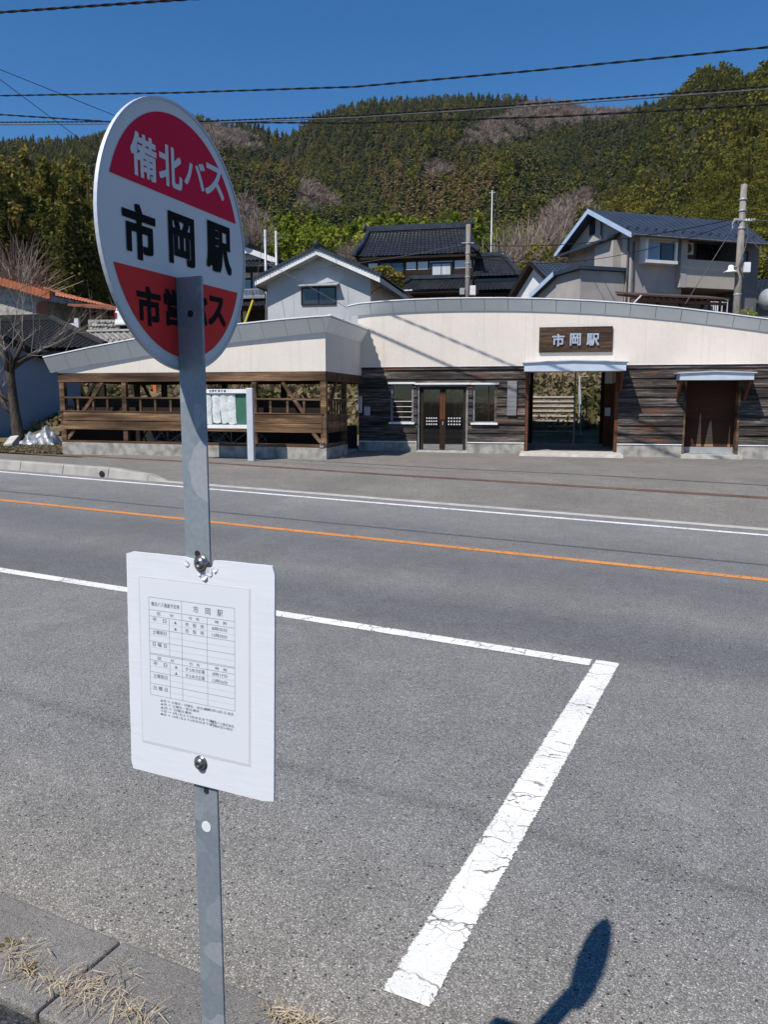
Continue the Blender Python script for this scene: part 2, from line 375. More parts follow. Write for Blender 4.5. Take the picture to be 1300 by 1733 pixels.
M['tile'] = mat('black_glazed_tile', (0.018, 0.020, 0.025), (0.036, 0.039, 0.046), 3, 0.30, spec=0.6)
M['tile_blue'] = mat('navy_metal_roof', (0.026, 0.036, 0.060), (0.036, 0.048, 0.074), 1.2, 0.5, spec=.35)
M['tile_orange'] = mat('orange_clay_tile', (0.40, 0.12, 0.045), (0.27, 0.08, 0.032), 3, 0.6)
M['tin_red'] = mat('red_brown_tin', (0.24, 0.075, 0.04), (0.17, 0.06, 0.038), 2, 0.7)
M['tin_maroon'] = mat('maroon_tin', (0.10, 0.062, 0.055), (0.075, 0.046, 0.042), 2, 0.7)
M['greyrender'] = mat('pale_grey_render', (0.47, 0.48, 0.50), (0.40, 0.41, 0.43), 0.8, 0.85, bump=0.06)
M['plaster'] = mat('white_plaster', (0.74, 0.74, 0.76), (0.64, 0.64, 0.66), 1.0, 0.85)
M['creamplaster'] = mat('cream_plaster', (0.62, 0.54, 0.42), (0.54, 0.47, 0.37), 1.0, 0.85)
M['barge'] = mat('white_barge_board', (0.72, 0.72, 0.72), (0.6, 0.6, 0.6), 2, 0.6)
M['barge_blue'] = mat('pale_blue_fascia', (0.42, 0.53, 0.68), (0.36, 0.47, 0.62), 2, 0.5)
M['bluewall'] = mat('slate_blue_wall', (0.22, 0.255, 0.315), (0.19, 0.22, 0.275), 0.5, 0.85)
M['steel'] = mat('grey_steel_pole', (0.40, 0.42, 0.43), (0.32, 0.34, 0.35), 4, 0.5, metal=0.3)
M['polec'] = mat('weathered_concrete_pole', (0.26, 0.235, 0.205), (0.145, 0.13, 0.112), 3, 0.9, stretch=(3, 3, 0.6), bump=0.2)
M['cable'] = mat('black_cable', (0.012, 0.012, 0.014), (0.018, 0.018, 0.020), 5, 0.8, spec=.12)
M['cable_grey'] = mat('grey_cable', (0.11, 0.11, 0.118), (0.07, 0.07, 0.078), 5, 0.8, spec=.15)
M['curtain'] = mat('pale_curtain', (0.60, 0.62, 0.64), (0.36, 0.38, 0.41), 4, 0.9, stretch=(8, 1, 0.05))
M['bark'] = mat('tree_bark', (0.085, 0.065, 0.05), (0.03, 0.024, 0.02), 6, 0.95, stretch=(2, 2, 0.5), bump=0.8, bscale=14, bdist=0.04)
M['twig'] = mat('bare_twig', (0.34, 0.29, 0.24), (0.16, 0.135, 0.11), 4, 0.9)
M['straw'] = mat('dry_straw', (0.52, 0.42, 0.29), (0.34, 0.26, 0.16), 30, 0.9)
M['moss'] = mat('moss', (0.085, 0.072, 0.018), (0.13, 0.10, 0.03), 60, 0.95, bump=0.5)
def nearest_grey(): pass
# ================================================================== GROUND, ROAD, MARKINGS
def sheet(name, s0, s1, p0, p1, ds, dp, off, m, pfun=None):
    ns = max(1, int(round((s1 - s0) / ds))); npp = max(1, int(round((p1 - p0) / dp))); mb = MB()
    def fn(a, b):
        s = s0 + (s1 - s0) * a; p = p0 + (p1 - p0) * b; x, y = xy(s, p); return (x, y, zg(x, y) + off)
    mb.grid(fn, ns, npp); return tag(mb.build(name, m, fix=False), kind='structure')
def stripe(name, s0, p0, s1, p1, w, off, m, n=40, label=None):
    """painted stripe between two ground points (s,p), with UVs"""
    a, b = Vector((s0, p0)), Vector((s1, p1)); d = (b - a); L = d.length; d.normalize(); q = Vector((-d.y, d.x)) * w / 2
    V = []; F = []; UV = []
    for i in range(n + 1):
        c = a + d * (L * i / n)
        for sg in (-1, 1):
            e = c + q * sg; x, y = xy(e.x, e.y); V.append((x, y, zg(x, y) + off)); UV.append(((sg + 1) / 2, L * i / n))
    for i in range(n): F.append((2 * i, 2 * i + 2, 2 * i + 3, 2 * i + 1))
    me = bpy.data.meshes.new(name); me.from_pydata(V, [], F); ul = me.uv_layers.new(name='UVMap')
    for l in me.loops: ul.data[l.index].uv = UV[l.vertex_index]
    me.materials.append(m); o = bpy.data.objects.new(name, me); col.objects.link(o)
    if me.polygons[0].normal.z < 0: me.flip_normals()
    return tag(o, kind='structure')
# one big sheet of earth to the horizon (fine near the site, coarse far away)
gs = sorted(set([-1500, -700, -350, -200, -120, -80] + list(range(-60, 61, 2)) + [80, 120, 200, 350, 700, 1500]))
gp = sorted(set([-1500, -700, -300, -150, -80, -40, -20, -10, -5] + [x * 0.5 for x in range(-4, 80)] + [45, 60, 100, 200, 400, 800, 1500]))
mb = MB(); nb = len(gs)
for p in gp:
    for s in gs:
        x, y = xy(s, p); mb.v.append((x, y, zg(x, y) - 0.03))
for j in range(len(gp) - 1):
    for i in range(nb - 1):
        a = j * nb + i; mb.f.append((a, a + 1, a + nb + 1, a + nb))
tag(mb.build('ground', M['earth'], fix=False), kind='structure')
sheet('road', -60, 40, 1.25, 12.0, 1.0, 0.75, 0.0, M['road'])
sheet('station_forecourt', -15.6, 30, 12.0, 31.0, 0.75, 0.5, 0.0, M['fore'])
sheet('far_pavement', -60, -15.6, 12.0, 14.85, 0.75, 0.475, 0.0, M['fore'])
sheet('near_pavement', -30, 30, -6.0, 1.305, 1.0, 0.8, 0.085, M['path'])
# markings
stripe('edge_line_marking', -50, 11.24, 40, 11.24, 0.13, 0.004, M['white_far'], 90)
stripe('centre_line_marking', -50, 8.40, 40, 8.40, 0.145, 0.004, M['orange'], 90)
stripe('bus_bay_line_marking', -30, 5.12, -0.925, 5.12, 0.145, 0.004, M['white'], 60)
stripe('bus_bay_end_marking', -0.83, 1.90, -0.83, 5.195, 0.165, 0.004, M['white'], 40)
stripe('gutter_strip', -10.2, 11.72, 40, 11.86, 0.22, 0.004, M['conc_light'], 60)
# rusty steel strip and tar seams across the forecourt
def ground_strip(name, pts, w, off, m):
    mb = MB(); P = [ground(*q) for q in pts]; s = [sp(p.x, p.y) for p in P]
    pr = None
    ext = [(s[0][0] - (s[1][0] - s[0][0]) * .4, s[0][1] - (s[1][1] - s[0][1]) * .4)] + s + [(s[-1][0] + (s[-1][0] - s[-2][0]) * .6, s[-1][1] + (s[-1][1] - s[-2][1]) * .6)]
    for k in range(len(ext) - 1):
        n = 14
        for i in range(n):
            q = []
            for t, sg in ((i / n, -1), ((i + 1) / n, -1), ((i + 1) / n, 1), (i / n, 1)):
                a = ext[k][0] + (ext[k + 1][0] - ext[k][0]) * t; b = ext[k][1] + (ext[k + 1][1] - ext[k][1]) * t + sg * w / 2
                x, y = xy(a, b); q.append((x, y, zg(x, y) + off))
            mb.quad(*q)
    return tag(mb.build(name, m, fix=False), kind='structure')
ground_strip('drain_strip', [(60, 768), (350, 783), (650, 803), (980, 823), (1300, 843)], 0.24, 0.006, M['rust'])
ground_strip('pavement_seam', [(560, 782), (760, 793), (980, 803), (1300, 822)], 0.07, 0.005, M['seam'])
# near kerb: flat concrete slabs with open joints
mb = MB(); k0 = -11.83
while k0 < 12:
    L = 0.60
    q = []
    for z in (-0.05, 0.10):
        for s, p in ((k0 + .004, 1.315), (k0 + L - .004, 1.315), (k0 + L - .004, 1.625), (k0 + .004, 1.625)):
            x, y = xy(s, p); q.append((x, y, zg(x, y) + z))
    mb.hexa(q[:4], q[4:]); k0 += L
# shift so that a joint falls where the photograph shows it
tag(mb.build('near_kerb', M['kerbnear'], bevel=0.008), kind='structure')
# far kerb: row of upright kerb stones with a drain hole, rounded nose
mb = MB(); k0 = -10.45; first = True
while k0 > -50:
    L = 0.98 if first else 1.2
    a, b = k0 - L + .006, k0 - .006
    pr = [(11.62, -0.03), (11.66, 0.17), (11.68, 0.185), (11.84, 0.185), (11.86, 0.17), (11.86, -0.03)]
    A = []; B = []
    for p, z in pr:
        x, y = xy(a, p); A.append((x, y, zg(x, y) + z)); x, y = xy(b, p); B.append((x, y, zg(x, y) + (z if not first else min(z, 0.11))))
    n = len(pr); i = len(mb.v); mb.v += A + B
    mb.f += [tuple(range(i + n - 1, i - 1, -1)), tuple(range(i + n, i + 2 * n))] + [(i + k, i + (k + 1) % n, i + n + (k + 1) % n, i + n + k) for k in range(n)]
    k0 -= L; first = False
mb2 = MB()
# tapered nose
a = -10.45; A = []; B = []
for p, z in pr:
    x, y = xy(a, p); A.append((x, y, zg(x, y) + min(z, 0.11))); x, y = xy(a + 0.42, 11.74 + (p - 11.74) * .5); B.append((x, y, zg(x, y) + min(z, 0.0)))
n = len(pr); i = len(mb.v); mb.v += A + B
mb.f += [tuple(range(i + n - 1, i - 1, -1)), tuple(range(i + n, i + 2 * n))] + [(i + k, i + (k + 1) % n, i + n + (k + 1) % n, i + n + k) for k in range(n)]
fk = tag(mb.build('far_kerb', M['conc_kerb'], bevel=0.012), kind='structure')
hs = ground(187, 806); s_, p_ = sp(hs.x, hs.y); x, y = xy(s_, 11.617)
x0, y0 = xy(s_, 11.628)
MB().lathe([(0.062, 0), (0.062, 0.016), (0.045, 0.017)], (x0, y0, zg(x, y) + 0.065), (-PP.x, -PP.y, 0), 16).build('drain_hole', M['dark'], fk)

# dry grass: tufts along the kerb (nobody could count the blades)
def straw(name, spots, m, L=(0.02, 0.075), zoff=0.1):
    V = []; F = []
    for (px, py, rad, n) in spots:
        r0 = ray(px, py); t = (zoff + 0.03 - CAMH) / r0.z; c = Vector((r0.x * t, r0.y * t))
        for _ in range(n):
            a = rng.uniform(0, 2 * math.pi); rr = rad * rng.normal(0, .5)
            bx, by = c.x + RD.x * rr * 1.5 + rng.normal(0, rad * .25), c.y + RD.y * rr * 1.5 + rng.normal(0, rad * .25)
            l = rng.uniform(*L); az = rng.uniform(0, 2 * math.pi); lift = rng.uniform(0.0, 1) ** 2 * .35
            d = np.array([math.cos(az) * math.cos(lift), math.sin(az) * math.cos(lift), math.sin(lift)])
            z0 = zg(bx, by) + zoff + rng.uniform(0.0, 0.02); p0 = np.array([bx, by, z0]); w = rng.uniform(0.0006, 0.0013)
            mid = p0 + d * l * .5 + np.array([0, 0, rng.uniform(0, .012)]); p1 = p0 + d * l + np.array([rng.normal(0, .012), rng.normal(0, .012), -rng.uniform(0, .012)])
            sidev = np.array([-math.sin(az), math.cos(az), 0.3]) * w
            i = len(V); V += [p0 - sidev, p0 + sidev, mid + sidev, mid - sidev, p1 + sidev * .5, p1 - sidev * .5]
            F += [(i, i + 1, i + 2, i + 3), (i + 3, i + 2, i + 4, i + 5)]
    return np_mesh(name, V, F, m)
o = straw('dry_grass', [(40, 1648, .06, 34), (135, 1690, .07, 46), (160, 1680, .06, 34), (205, 1708, .06, 30), (22, 1622, .035, 20), (240, 1722, .04, 26), (478, 1720, .04, 90), (520, 1727, .03, 26), (60, 1608, .03, 6), (100, 1672, .10, 30), (215, 1655, .04, 8)], M['straw'])
tag(o, 'dry straw-coloured grass lying in the joint behind the near kerb', 'dry grass', kind='stuff')
mb = MB()
for (px, py, r) in ((8, 1608, .035), (46, 1652, .028), (52, 1640, .02)):
    r0 = ray(px, py); t = (0.12 - CAMH) / r0.z; cx, cy = r0.x * t, r0.y * t
    for k in range(26):
        x, y = cx + rng.normal(0, r * .55), cy + rng.normal(0, r * .45)
        mb.lathe([(r * .24, -.01), (r * .22, .003), (r * .12, .007), (.001, .009)], (x, y, zg(x, y) + .095), (0, 0, 1), 8)
tag(mb.build('moss_patch', M['moss'], smooth=True), 'yellow-green moss growing along the back edge of the near kerb', 'moss', kind='stuff')
# grit and small stones gathered along the kerb and over the bay
V = []; F = []
for _ in range(900):
    s = rng.uniform(-4, 3.5); k_ = rng.uniform(); p = 1.66 + abs(rng.normal(0, .10)) if k_ < .55 else (rng.uniform(1.7, 7) if k_ < .8 else 1.25 + rng.uniform(0, .3))
    x, y = xy(s, p); z = zg(x, y) + (0.10 if p < 1.625 else 0.0); r = rng.uniform(.0015, .0045) * (1.4 if k_ > .78 else 1); i = len(V)
    a = rng.uniform(0, 6.28); c, s_ = math.cos(a) * r, math.sin(a) * r
    V += [(x + c, y + s_, z), (x - s_, y + c, z), (x - c, y - s_ * .8, z), (x + s_ * .9, y - c, z), (x + c * .3, y + s_ * .2, z + r * rng.uniform(.7, 1.2))]
    F += [(i, i + 1, i + 4), (i + 1, i + 2, i + 4), (i + 2, i + 3, i + 4), (i + 3, i, i + 4)]
tag(np_mesh('grit', V, F, M['conc_light'], k=3), 'small grit and pebbles scattered along the near kerb and the asphalt', 'grit', kind='stuff')
# loose dead weeds along the foot of the buildings
# ================================================================== TEXT
_tc = {}
def text_mesh(body, bold=0.0, depth=0.0):
    key = (body, bold, depth)
    if key in _tc: return _tc[key].copy()
    cu = bpy.data.curves.new('lettering', 'FONT'); cu.body = body; cu.size = 1.0; cu.offset = bold; cu.extrude = depth; cu.resolution_u = 3
    o = bpy.data.objects.new('lettering', cu); col.objects.link(o)
    dg = bpy.context.evaluated_depsgraph_get(); dg.update()
    me = bpy.data.meshes.new_from_object(o.evaluated_get(dg)); bpy.data.objects.remove(o); bpy.data.curves.remove(cu)
    _tc[key] = me; return me.copy()
class Text:
    """collects strings, each fitted into a box of the local x-z plane, as one mesh"""
    def __init__(s): s.V = []; s.F = []
    def put(s, body, x0, x1, z0, z1, y=0.0, bold=0.0, depth=0.0, keep=False, fat=0.0):
        if fat:                                  # heavier strokes: copies shifted a little, each on its own level
            w_ = fat * (z1 - z0)
            for k, (ox, oz) in enumerate(((1, 1), (-1, 1), (1, -1), (-1, -1), (1, 0), (-1, 0), (0, 1), (0, -1))):
                dx, dz = ox * w_ * .9, oz * w_ * .9
                s.put(body, x0 + w_ + dx, x1 - w_ + dx, z0 + w_ + dz, z1 - w_ + dz, y - (k + 1) * 1.2e-5, 0, depth)
            x0 += w_; x1 -= w_; z0 += w_; z1 -= w_; bold = 0
        me = text_mesh(body, bold, depth); n = len(me.vertices)
        if n == 0: return s
        co = np.empty(n * 3, np.float32); me.vertices.foreach_get('co', co); co = co.reshape(-1, 3).astype(float)
        lo, hi = co.min(0), co.max(0)
        kx, kz = (x1 - x0) / max(1e-6, hi[0] - lo[0]), (z1 - z0) / max(1e-6, hi[1] - lo[1])
        if keep: kx = kz = min(kx, kz)
        cx, cz = (x0 + x1) / 2, (z0 + z1) / 2; mx, mz = (lo[0] + hi[0]) / 2, (lo[1] + hi[1]) / 2
        i = len(s.V)
        for c in co: s.V.append((cx + (c[0] - mx) * kx, y - c[2] * kx, cz + (c[1] - mz) * kz))
        s.F += [tuple(i + v for v in p.vertices) for p in me.polygons]
        bpy.data.meshes.remove(me); return s
    def line(s, x0, z0, x1, z1, w, y=0.0):
        i = len(s.V); d = Vector((x1 - x0, z1 - z0)).normalized(); q = Vector((-d.y, d.x)) * w / 2
        s.V += [(x0 - q.x, y, z0 - q.y), (x1 - q.x, y, z1 - q.y), (x1 + q.x, y, z1 + q.y), (x0 + q.x, y, z0 + q.y)]; s.F.append((i, i + 1, i + 2, i + 3)); return s
    def tri(s, cx, cz, r, y=0.0):
        i = len(s.V); s.V += [(cx - r, y, cz - r * .8), (cx + r, y, cz - r * .8), (cx, y, cz + r)]; s.F.append((i, i + 1, i + 2)); return s
    def build(s, name, m, parent):
        me = bpy.data.meshes.new(name); me.from_pydata(s.V, [], s.F); me.materials.append(m)
        o = bpy.data.objects.new(name, me); col.objects.link(o); o.parent = parent; return o

# ================================================================== BUS STOP SIGN
def galv():
    m, nt, out = new_mat('galvanised_steel'); v = coords(nt, (1, 1, 1))
    vo = nd(nt, 'ShaderNodeTexVoronoi', {'Vector': nd(nt, 'ShaderNodeVectorMath', {0: v, 1: nd(nt, 'ShaderNodeVectorMath', {0: nd(nt, 'ShaderNodeTexNoise', {'Vector': v, 'Scale': 14.0}).outputs[1], 1: (0.05, 0.05, 0.05)}, operation='MULTIPLY').outputs[0]}, operation='ADD').outputs[0], 'Scale': 26.0})
    s = nd(nt, 'ShaderNodeSeparateColor', {'Color': vo.outputs['Color']})
    c = ramp(nt, s.outputs[0], [(0.0, (0.235, 0.27, 0.30)), (0.45, (0.265, 0.30, 0.33)), (0.8, (0.285, 0.32, 0.345)), (1.0, (0.37, 0.395, 0.41))])
    c = mix(nt, ramp(nt, noise(nt, v, 7, 5, 0.7), [(0.45, 0.0), (0.75, 0.6)]), c, (0.34, 0.35, 0.34))
    c = mix(nt, 1.0, c, ramp(nt, noise(nt, v, 120, 3), [(0.3, 0.85), (0.65, 1.0)]), 'MULTIPLY')
    bsdf(nt, out, c, 0.55, 0.35, 0.4, noise(nt, v, 40, 3), 0.08, 0.003); return m
M['galv'] = galv()
M['sign_white'] = mat('sign_white_film', (0.66, 0.67, 0.68), (0.63, 0.64, 0.65), 6, 0.6, spec=.2)
M['sign_red'] = mat('sign_crimson_film', (0.64, 0.012, 0.055), (0.61, 0.011, 0.052), 3, 0.65, spec=.15)
M['sign_red2'] = mat('sign_scarlet_film', (0.70, 0.040, 0.036), (0.67, 0.038, 0.034), 3, 0.65, spec=.15)
M['ink'] = mat('black_ink', (0.009, 0.009, 0.010), (0.012, 0.012, 0.013), 5, 0.8, spec=.1)
M['ink_grey'] = mat('faded_print', (0.13, 0.135, 0.15), (0.19, 0.195, 0.21), 40, 0.8)
M['ink_faint'] = mat('faint_rule', (0.50, 0.51, 0.54), (0.46, 0.47, 0.50), 40, 0.8)
M['paperw'] = mat('laminated_paper', (0.66, 0.68, 0.705), (0.64, 0.66, 0.685), 3, 0.35)
def boardw():
    m, nt, out = new_mat('white_painted_board'); v = coords(nt, (3, 3, 40))
    g = noise(nt, v, 5, 5, 0.7); v2 = coords(nt, (1, 1, 5))
    pk = ramp(nt, noise(nt, v2, 16, 6, 0.75), [(0.63, 0.0), (0.70, 1.0)])
    c = ramp(nt, g, [(0.3, (0.625, 0.64, 0.66)), (0.6, (0.67, 0.685, 0.705))])
    c = mix(nt, pk, c, (0.62, 0.62, 0.62))
    bsdf(nt, out, c, 0.6, 0, 0.3, g, 0.06, 0.001); return m
M['board'] = boardw()
M['plastic_edge'] = mat('laminate_edge', (0.60, 0.61, 0.62), (0.55, 0.56, 0.57), 30, 0.3)
M['bolt'] = mat('stainless_bolt', (0.34, 0.31, 0.29), (0.22, 0.20, 0.19), 40, 0.3, metal=0.9)

BF = Frame(297, 1.171, 25.3)
gz = zg(BF.o.x, BF.o.y) + 0.085
bs = BF.root('bus_stop_sign', 'round red and white bus stop sign with a white timetable board on a steel post', 'bus stop sign')
# L-section post: front leg along the road, side leg behind it
u0, u1 = 0.0085, 0.0535; zt = BF.hit(318, 468)[1]
post = MB(); post.box(u0, u1, 0, 0.0045, gz - 0.05, zt); post.box(u0, u0 + 0.0045, 0.0045, 0.045, gz - 0.05, zt)
po = post.build('post', M['galv'], bs, bevel=0.0012)
for (px, py) in ((322, 531), (334, 937), (349, 1338)):
    u, z = BF.hit(px, py); MB().lathe([(0.0048, 0), (0.0048, 0.0006)], (u, -0.0002, z), (0, -1, 0), 14).build('bolt_hole', M['dark'], po)
u, z = BF.hit(349, 1399); MB().lathe([(0.0088, 0), (0.0086, 0.0006)], (u, -0.0001, z), (0, -1, 0), 18).build('round_sticker', M['sign_white'], po)
# disc
DA = -71.0
DF = Frame(297, 1.171, DA); DF.o = BF.pt(u0 - 0.001, -0.001, 0)
ptsd = [(161,330),(163,380),(172,450),(190,520),(222,580),(260,612),(300,622),(350,612),(385,570),(405,510),(412,450),(409,380),(395,310),(370,250),(330,195),(290,170),(260,164),(225,178),(195,215),(172,270)]
Uq = np.array([DF.hit(*q) for q in ptsd]); sol = np.linalg.lstsq(np.c_[2 * Uq, np.ones(len(Uq))], (Uq ** 2).sum(1), rcond=None)[0]
du, dz = float(sol[0]), float(sol[1]); DR = float((sol[2] + du * du + dz * dz) ** .5) * .988; du += .002
print('disc', du, dz, DR)
disc = bpy.data.objects.new('sign_disc', None)
th = 0.003
dm = MB(); dm.lathe([(DR, 0), (DR, th), ], (0, 0, 0), (0, 1, 0), 96)
disc = dm.build('sign_disc', M['sign_white'], bs, bevel=0.0008)
disc.location = ((DF.o - BF.o).dot(BF.u) + du * DF.u.dot(BF.u), (DF.o - BF.o).dot(BF.n) + du * DF.u.dot(BF.n), dz)
disc.rotation_euler = (0, 0, BF.a - DF.a)
disc['label'] = 'round sign disc, white band between red segments'
rim = MB(); rim.lathe([(DR - 0.0022, -0.0012), (DR + 0.0016, -0.0012), (DR + 0.0016, th + 0.001), (DR - 0.0022, th + 0.001)], (0, 0, 0), (0, 1, 0), 96)
rim.f = rim.f[:-2]
rim.build('disc_rim', M['alu'], disc, smooth=False)
def seg(z0, upper, rr, y, m, nm):
    a0 = math.asin(max(-1, min(1, z0 / rr)))
    A = np.linspace(a0, math.pi - a0, 60) if upper else np.linspace(math.pi - a0, 2 * math.pi + a0, 60)
    mb = MB(); mb.v = [(rr * math.cos(t), y, rr * math.sin(t)) for t in A]; mb.f = [tuple(range(len(A)))]
    return mb.build(nm, m, disc)
def dh(px, py): u, z = DF.hit(px, py); return u - du, z - dz
zu = (dh(183, 305)[1] + dh(408, 372)[1]) / 2; zl = (dh(187, 455)[1] + dh(408, 487)[1]) / 2
print('chords', zu / DR, zl / DR)
seg(zu, True, DR * 0.905, -0.0007, M['sign_red'], 'red_segment')
seg(zl, False, DR * 0.905, -0.0007, M['sign_red2'], 'red_segment')
def disc_text(rows, m, bold, nm='lettering'):
    t = Text()
    for ch, (x0, yt, x1, yb) in rows:
        # px box of a glyph: left x, right x, and top / bottom measured at its middle
        ua = dh(x0, (yt + yb) / 2)[0]; ub = dh(x1, (yt + yb) / 2)[0]; xm = (x0 + x1) / 2
        t.put(ch, ua, ub, dh(xm, yb)[1], dh(xm, yt)[1], -0.0013, 0, fat=bold)
    return t.build(nm, m, disc)
disc_text([('備', (219, 228, 263, 302)), ('北', (267, 248, 306, 317)), ('バ', (310, 271, 345, 318)), ('ス', (345, 281, 377, 334))], M['sign_white'], 0.030)
disc_text([('市', (206, 346, 262, 440)), ('岡', (284, 364, 328, 450)), ('駅', (348, 379, 390, 462))], M['ink'], 0.042)
disc_text([('市', (230, 485, 271, 552)), ('営', (276, 490, 312, 553)), ('バ', (325, 502, 350, 550)), ('ス', (351, 502, 380, 552))], M['ink'], 0.042)
# board
bu0, bu1, bz0, bz1 = -0.1065, 0.1645, 1.134, 1.4895
bn = -0.0055
bb = MB(); out = []
def edge(a, b, n, amp):                                   # slightly chewed painted edge
    return [(a[0] + (b[0] - a[0]) * i / n + rng.normal(0, amp), a[1] + (b[1] - a[1]) * i / n + rng.normal(0, amp)) for i in range(n)]
cr = 0.004
loop = edge((bu0 + cr, bz0), (bu1 - cr, bz0), 18, .0001) + edge((bu1, bz0 + cr), (bu1, bz1 - cr), 40, .0001)
nk = (0.0085 + 0.0535) / 2
loop += edge((bu1 - cr, bz1), (nk + .030, bz1), 12, .0001) + [(nk + .028, bz1 - .001), (nk + .026, bz1 - .010), (nk + .018, bz1 - .013), (nk + .010, bz1 - .006), (nk + .004, bz1 - .004), (nk - .022, bz1 - .0005)]
loop += edge((nk - .026, bz1), (bu0 + cr, bz1), 12, .0001) + edge((bu0, bz1 - cr), (bu0, bz0 + cr), 40, .00012)
bb.prism([(x, bn + 0.0003, z) for x, z in loop], (0, 0.004, 0))
board = bb.build('timetable_board', M['board'], bs)
# peeled paint flakes round the upper bolt
fl = MB()
for (x, z, r) in ((nk + .022, bz1 - .019, .008), (nk + .012, bz1 - .026, .006), (nk + .003, bz1 - .022, .004), (nk - .018, bz1 - .009, .006), (nk + .031, bz1 - .013, .005)):
    k = 7; a0 = rng.uniform(0, 6)
    pts = [(x + math.cos(a0 + i * 6.283 / k) * r * rng.uniform(.5, 1.2), bn - rng.uniform(.0003, .003), z + math.sin(a0 + i * 6.283 / k) * r * rng.uniform(.5, 1.2)) for i in range(k)]
    c = (x, bn - .001, z)
    for i in range(k): fl.quad(c, pts[i], pts[(i + 1) % k])
fl.build('peeling_paint', M['board'], board, fix=False)
for (px, py, r) in ((336, 953, 0.0105), (343, 1292, 0.0098)):
    u, z = BF.hit(px, py, bn)
    bo = MB().lathe([(r * 1.22, 0), (r * 1.22, .0012), (r, .0014), (r * .97, .003), (r * .80, .0062), (r * .45, .0080), (r * .38, .0081), (r * .30, .0064), (.0002, .0064)], (u, bn, z), (0, -1, 0), 28)
    bo.build('bolt', M['bolt'], board, smooth=True)
# laminated timetable sheet
pu0, pu1, pz0, pz1 = -0.0802, 0.1212, 1.1862, 1.4502
MB().box(pu0 - .003, pu1 + .003, bn + .0004, bn + .0000, pz0 - .0035, pz1 + .003).build('laminate_sleeve', M['plastic_edge'], board, bevel=.0003)
MB().box(pu0, pu1, bn - .0001, bn - .0003, pz0, pz1).build('timetable_sheet', M['paperw'], board)
W, H = pu1 - pu0, pz1 - pz0
tu0, tu1, tz1, tz0 = pu0 + .085 * W, pu0 + .878 * W, pz1 - .108 * H, pz1 - .700 * H
TW, TH = tu1 - tu0, tz1 - tz0; ty = bn - .0005
X = lambda f: tu0 + f * TW
Z = lambda f: tz1 - f * TH
ink = Text(); fnt = Text(); lw = .00045
rows = [0, .126, .19, .318, .445, .568, .580, .638, .76, .88, 1.0]
for r in rows: ink.line(X(0), Z(r), X(1), Z(r), lw, ty)
for r in (.254, .382, .508, .70, .82, .94): fnt.line(X(0), Z(r), X(1), Z(r), lw * .8, ty)
for x_, a, b in ((0, 0, 1), (1, 0, 1), (.395, 0, 1), (.69, .126, 1), (.245, .19, .568), (.245, .638, 1)): ink.line(X(x_), Z(a), X(x_), Z(b), lw, ty)
def cell(t, x0, x1, r0, r1, hf=.5, bold=0):
    h = (r1 - r0) * TH * hf; zc = Z((r0 + r1) / 2); n = len(t)
    ink.put(t, X(x0), X(x1), zc - h / 2, zc + h / 2, ty - .0001, bold)
cell('備北バス通過予定表', .03, .37, 0, .126, .34); cell('市　岡　駅', .53, .87, 0, .126, .55, 0)
for o_ in (.126, .580):
    cell('区　　分', .10, .30, o_, o_ + .06, .55, 0); cell('行　先', .48, .60, o_, o_ + .06, .5, 0); cell('時　刻', .78, .91, o_, o_ + .06, .5, 0)
for o_, dest, t1, t2 in ((.19, '市　役　所', '8時50分', '13時30分'), (.638, 'きらめき広場', '8時17分', '12時36分')):
    for k, dayn in enumerate(('平　日', '土曜祝日', '日 曜 日')):
        r_ = o_ + k * .125; cell(dayn, .04, .21, r_, r_ + .064, .62)
    for k, tm in enumerate((t1, t2)):
        r_ = o_ + k * .064
        ink.tri(X(.32), Z(r_ + .032), .0026, ty - .0001)
        cell(dest, .435, .655, r_, r_ + .064, .62, 0); cell(tm, .745, .92, r_, r_ + .064, .58)
notes = [('▲印 ＝ 土曜日・日曜日・祝日運休', .61), ('▲印 ＝ 土曜日・祝日運休', .49), ('▲印 ＝ 日曜日運休', .40), ('㋐印 ＝ 4月1日より9月末日まで運行', .68), ('●印 ＝ 10月1日より3月末日まで運行', .68)]
z_ = tz0 - .016 * H
for t_, fw in notes:
    ink.put(t_, X(.12), X(.12 + fw - .02), z_ - .0042, z_, ty - .0001, 0); z_ -= .0056
ink.put('令和3年10月1日 改正', X(.66), X(.985), tz0 - .008, tz0 - .0035, ty - .0001, 0)
ink.put('備北バス株式会社', X(.73), X(.99), tz0 - .0265, tz0 - .0220, ty - .0001, 0)
ink.put('[0867]72-0625', X(.75), X(.97), tz0 - .0325, tz0 - .0278, ty - .0001, 0)
ink.build('timetable_lettering', M['ink_grey'], board); fnt.build('timetable_rules', M['ink_faint'], board)

# the plate hangs a little out of square, its top pushed to the right
for o in [board] + list(board.children):
    for v in o.data.vertices: v.co.x += (v.co.z - 1.31) * .027
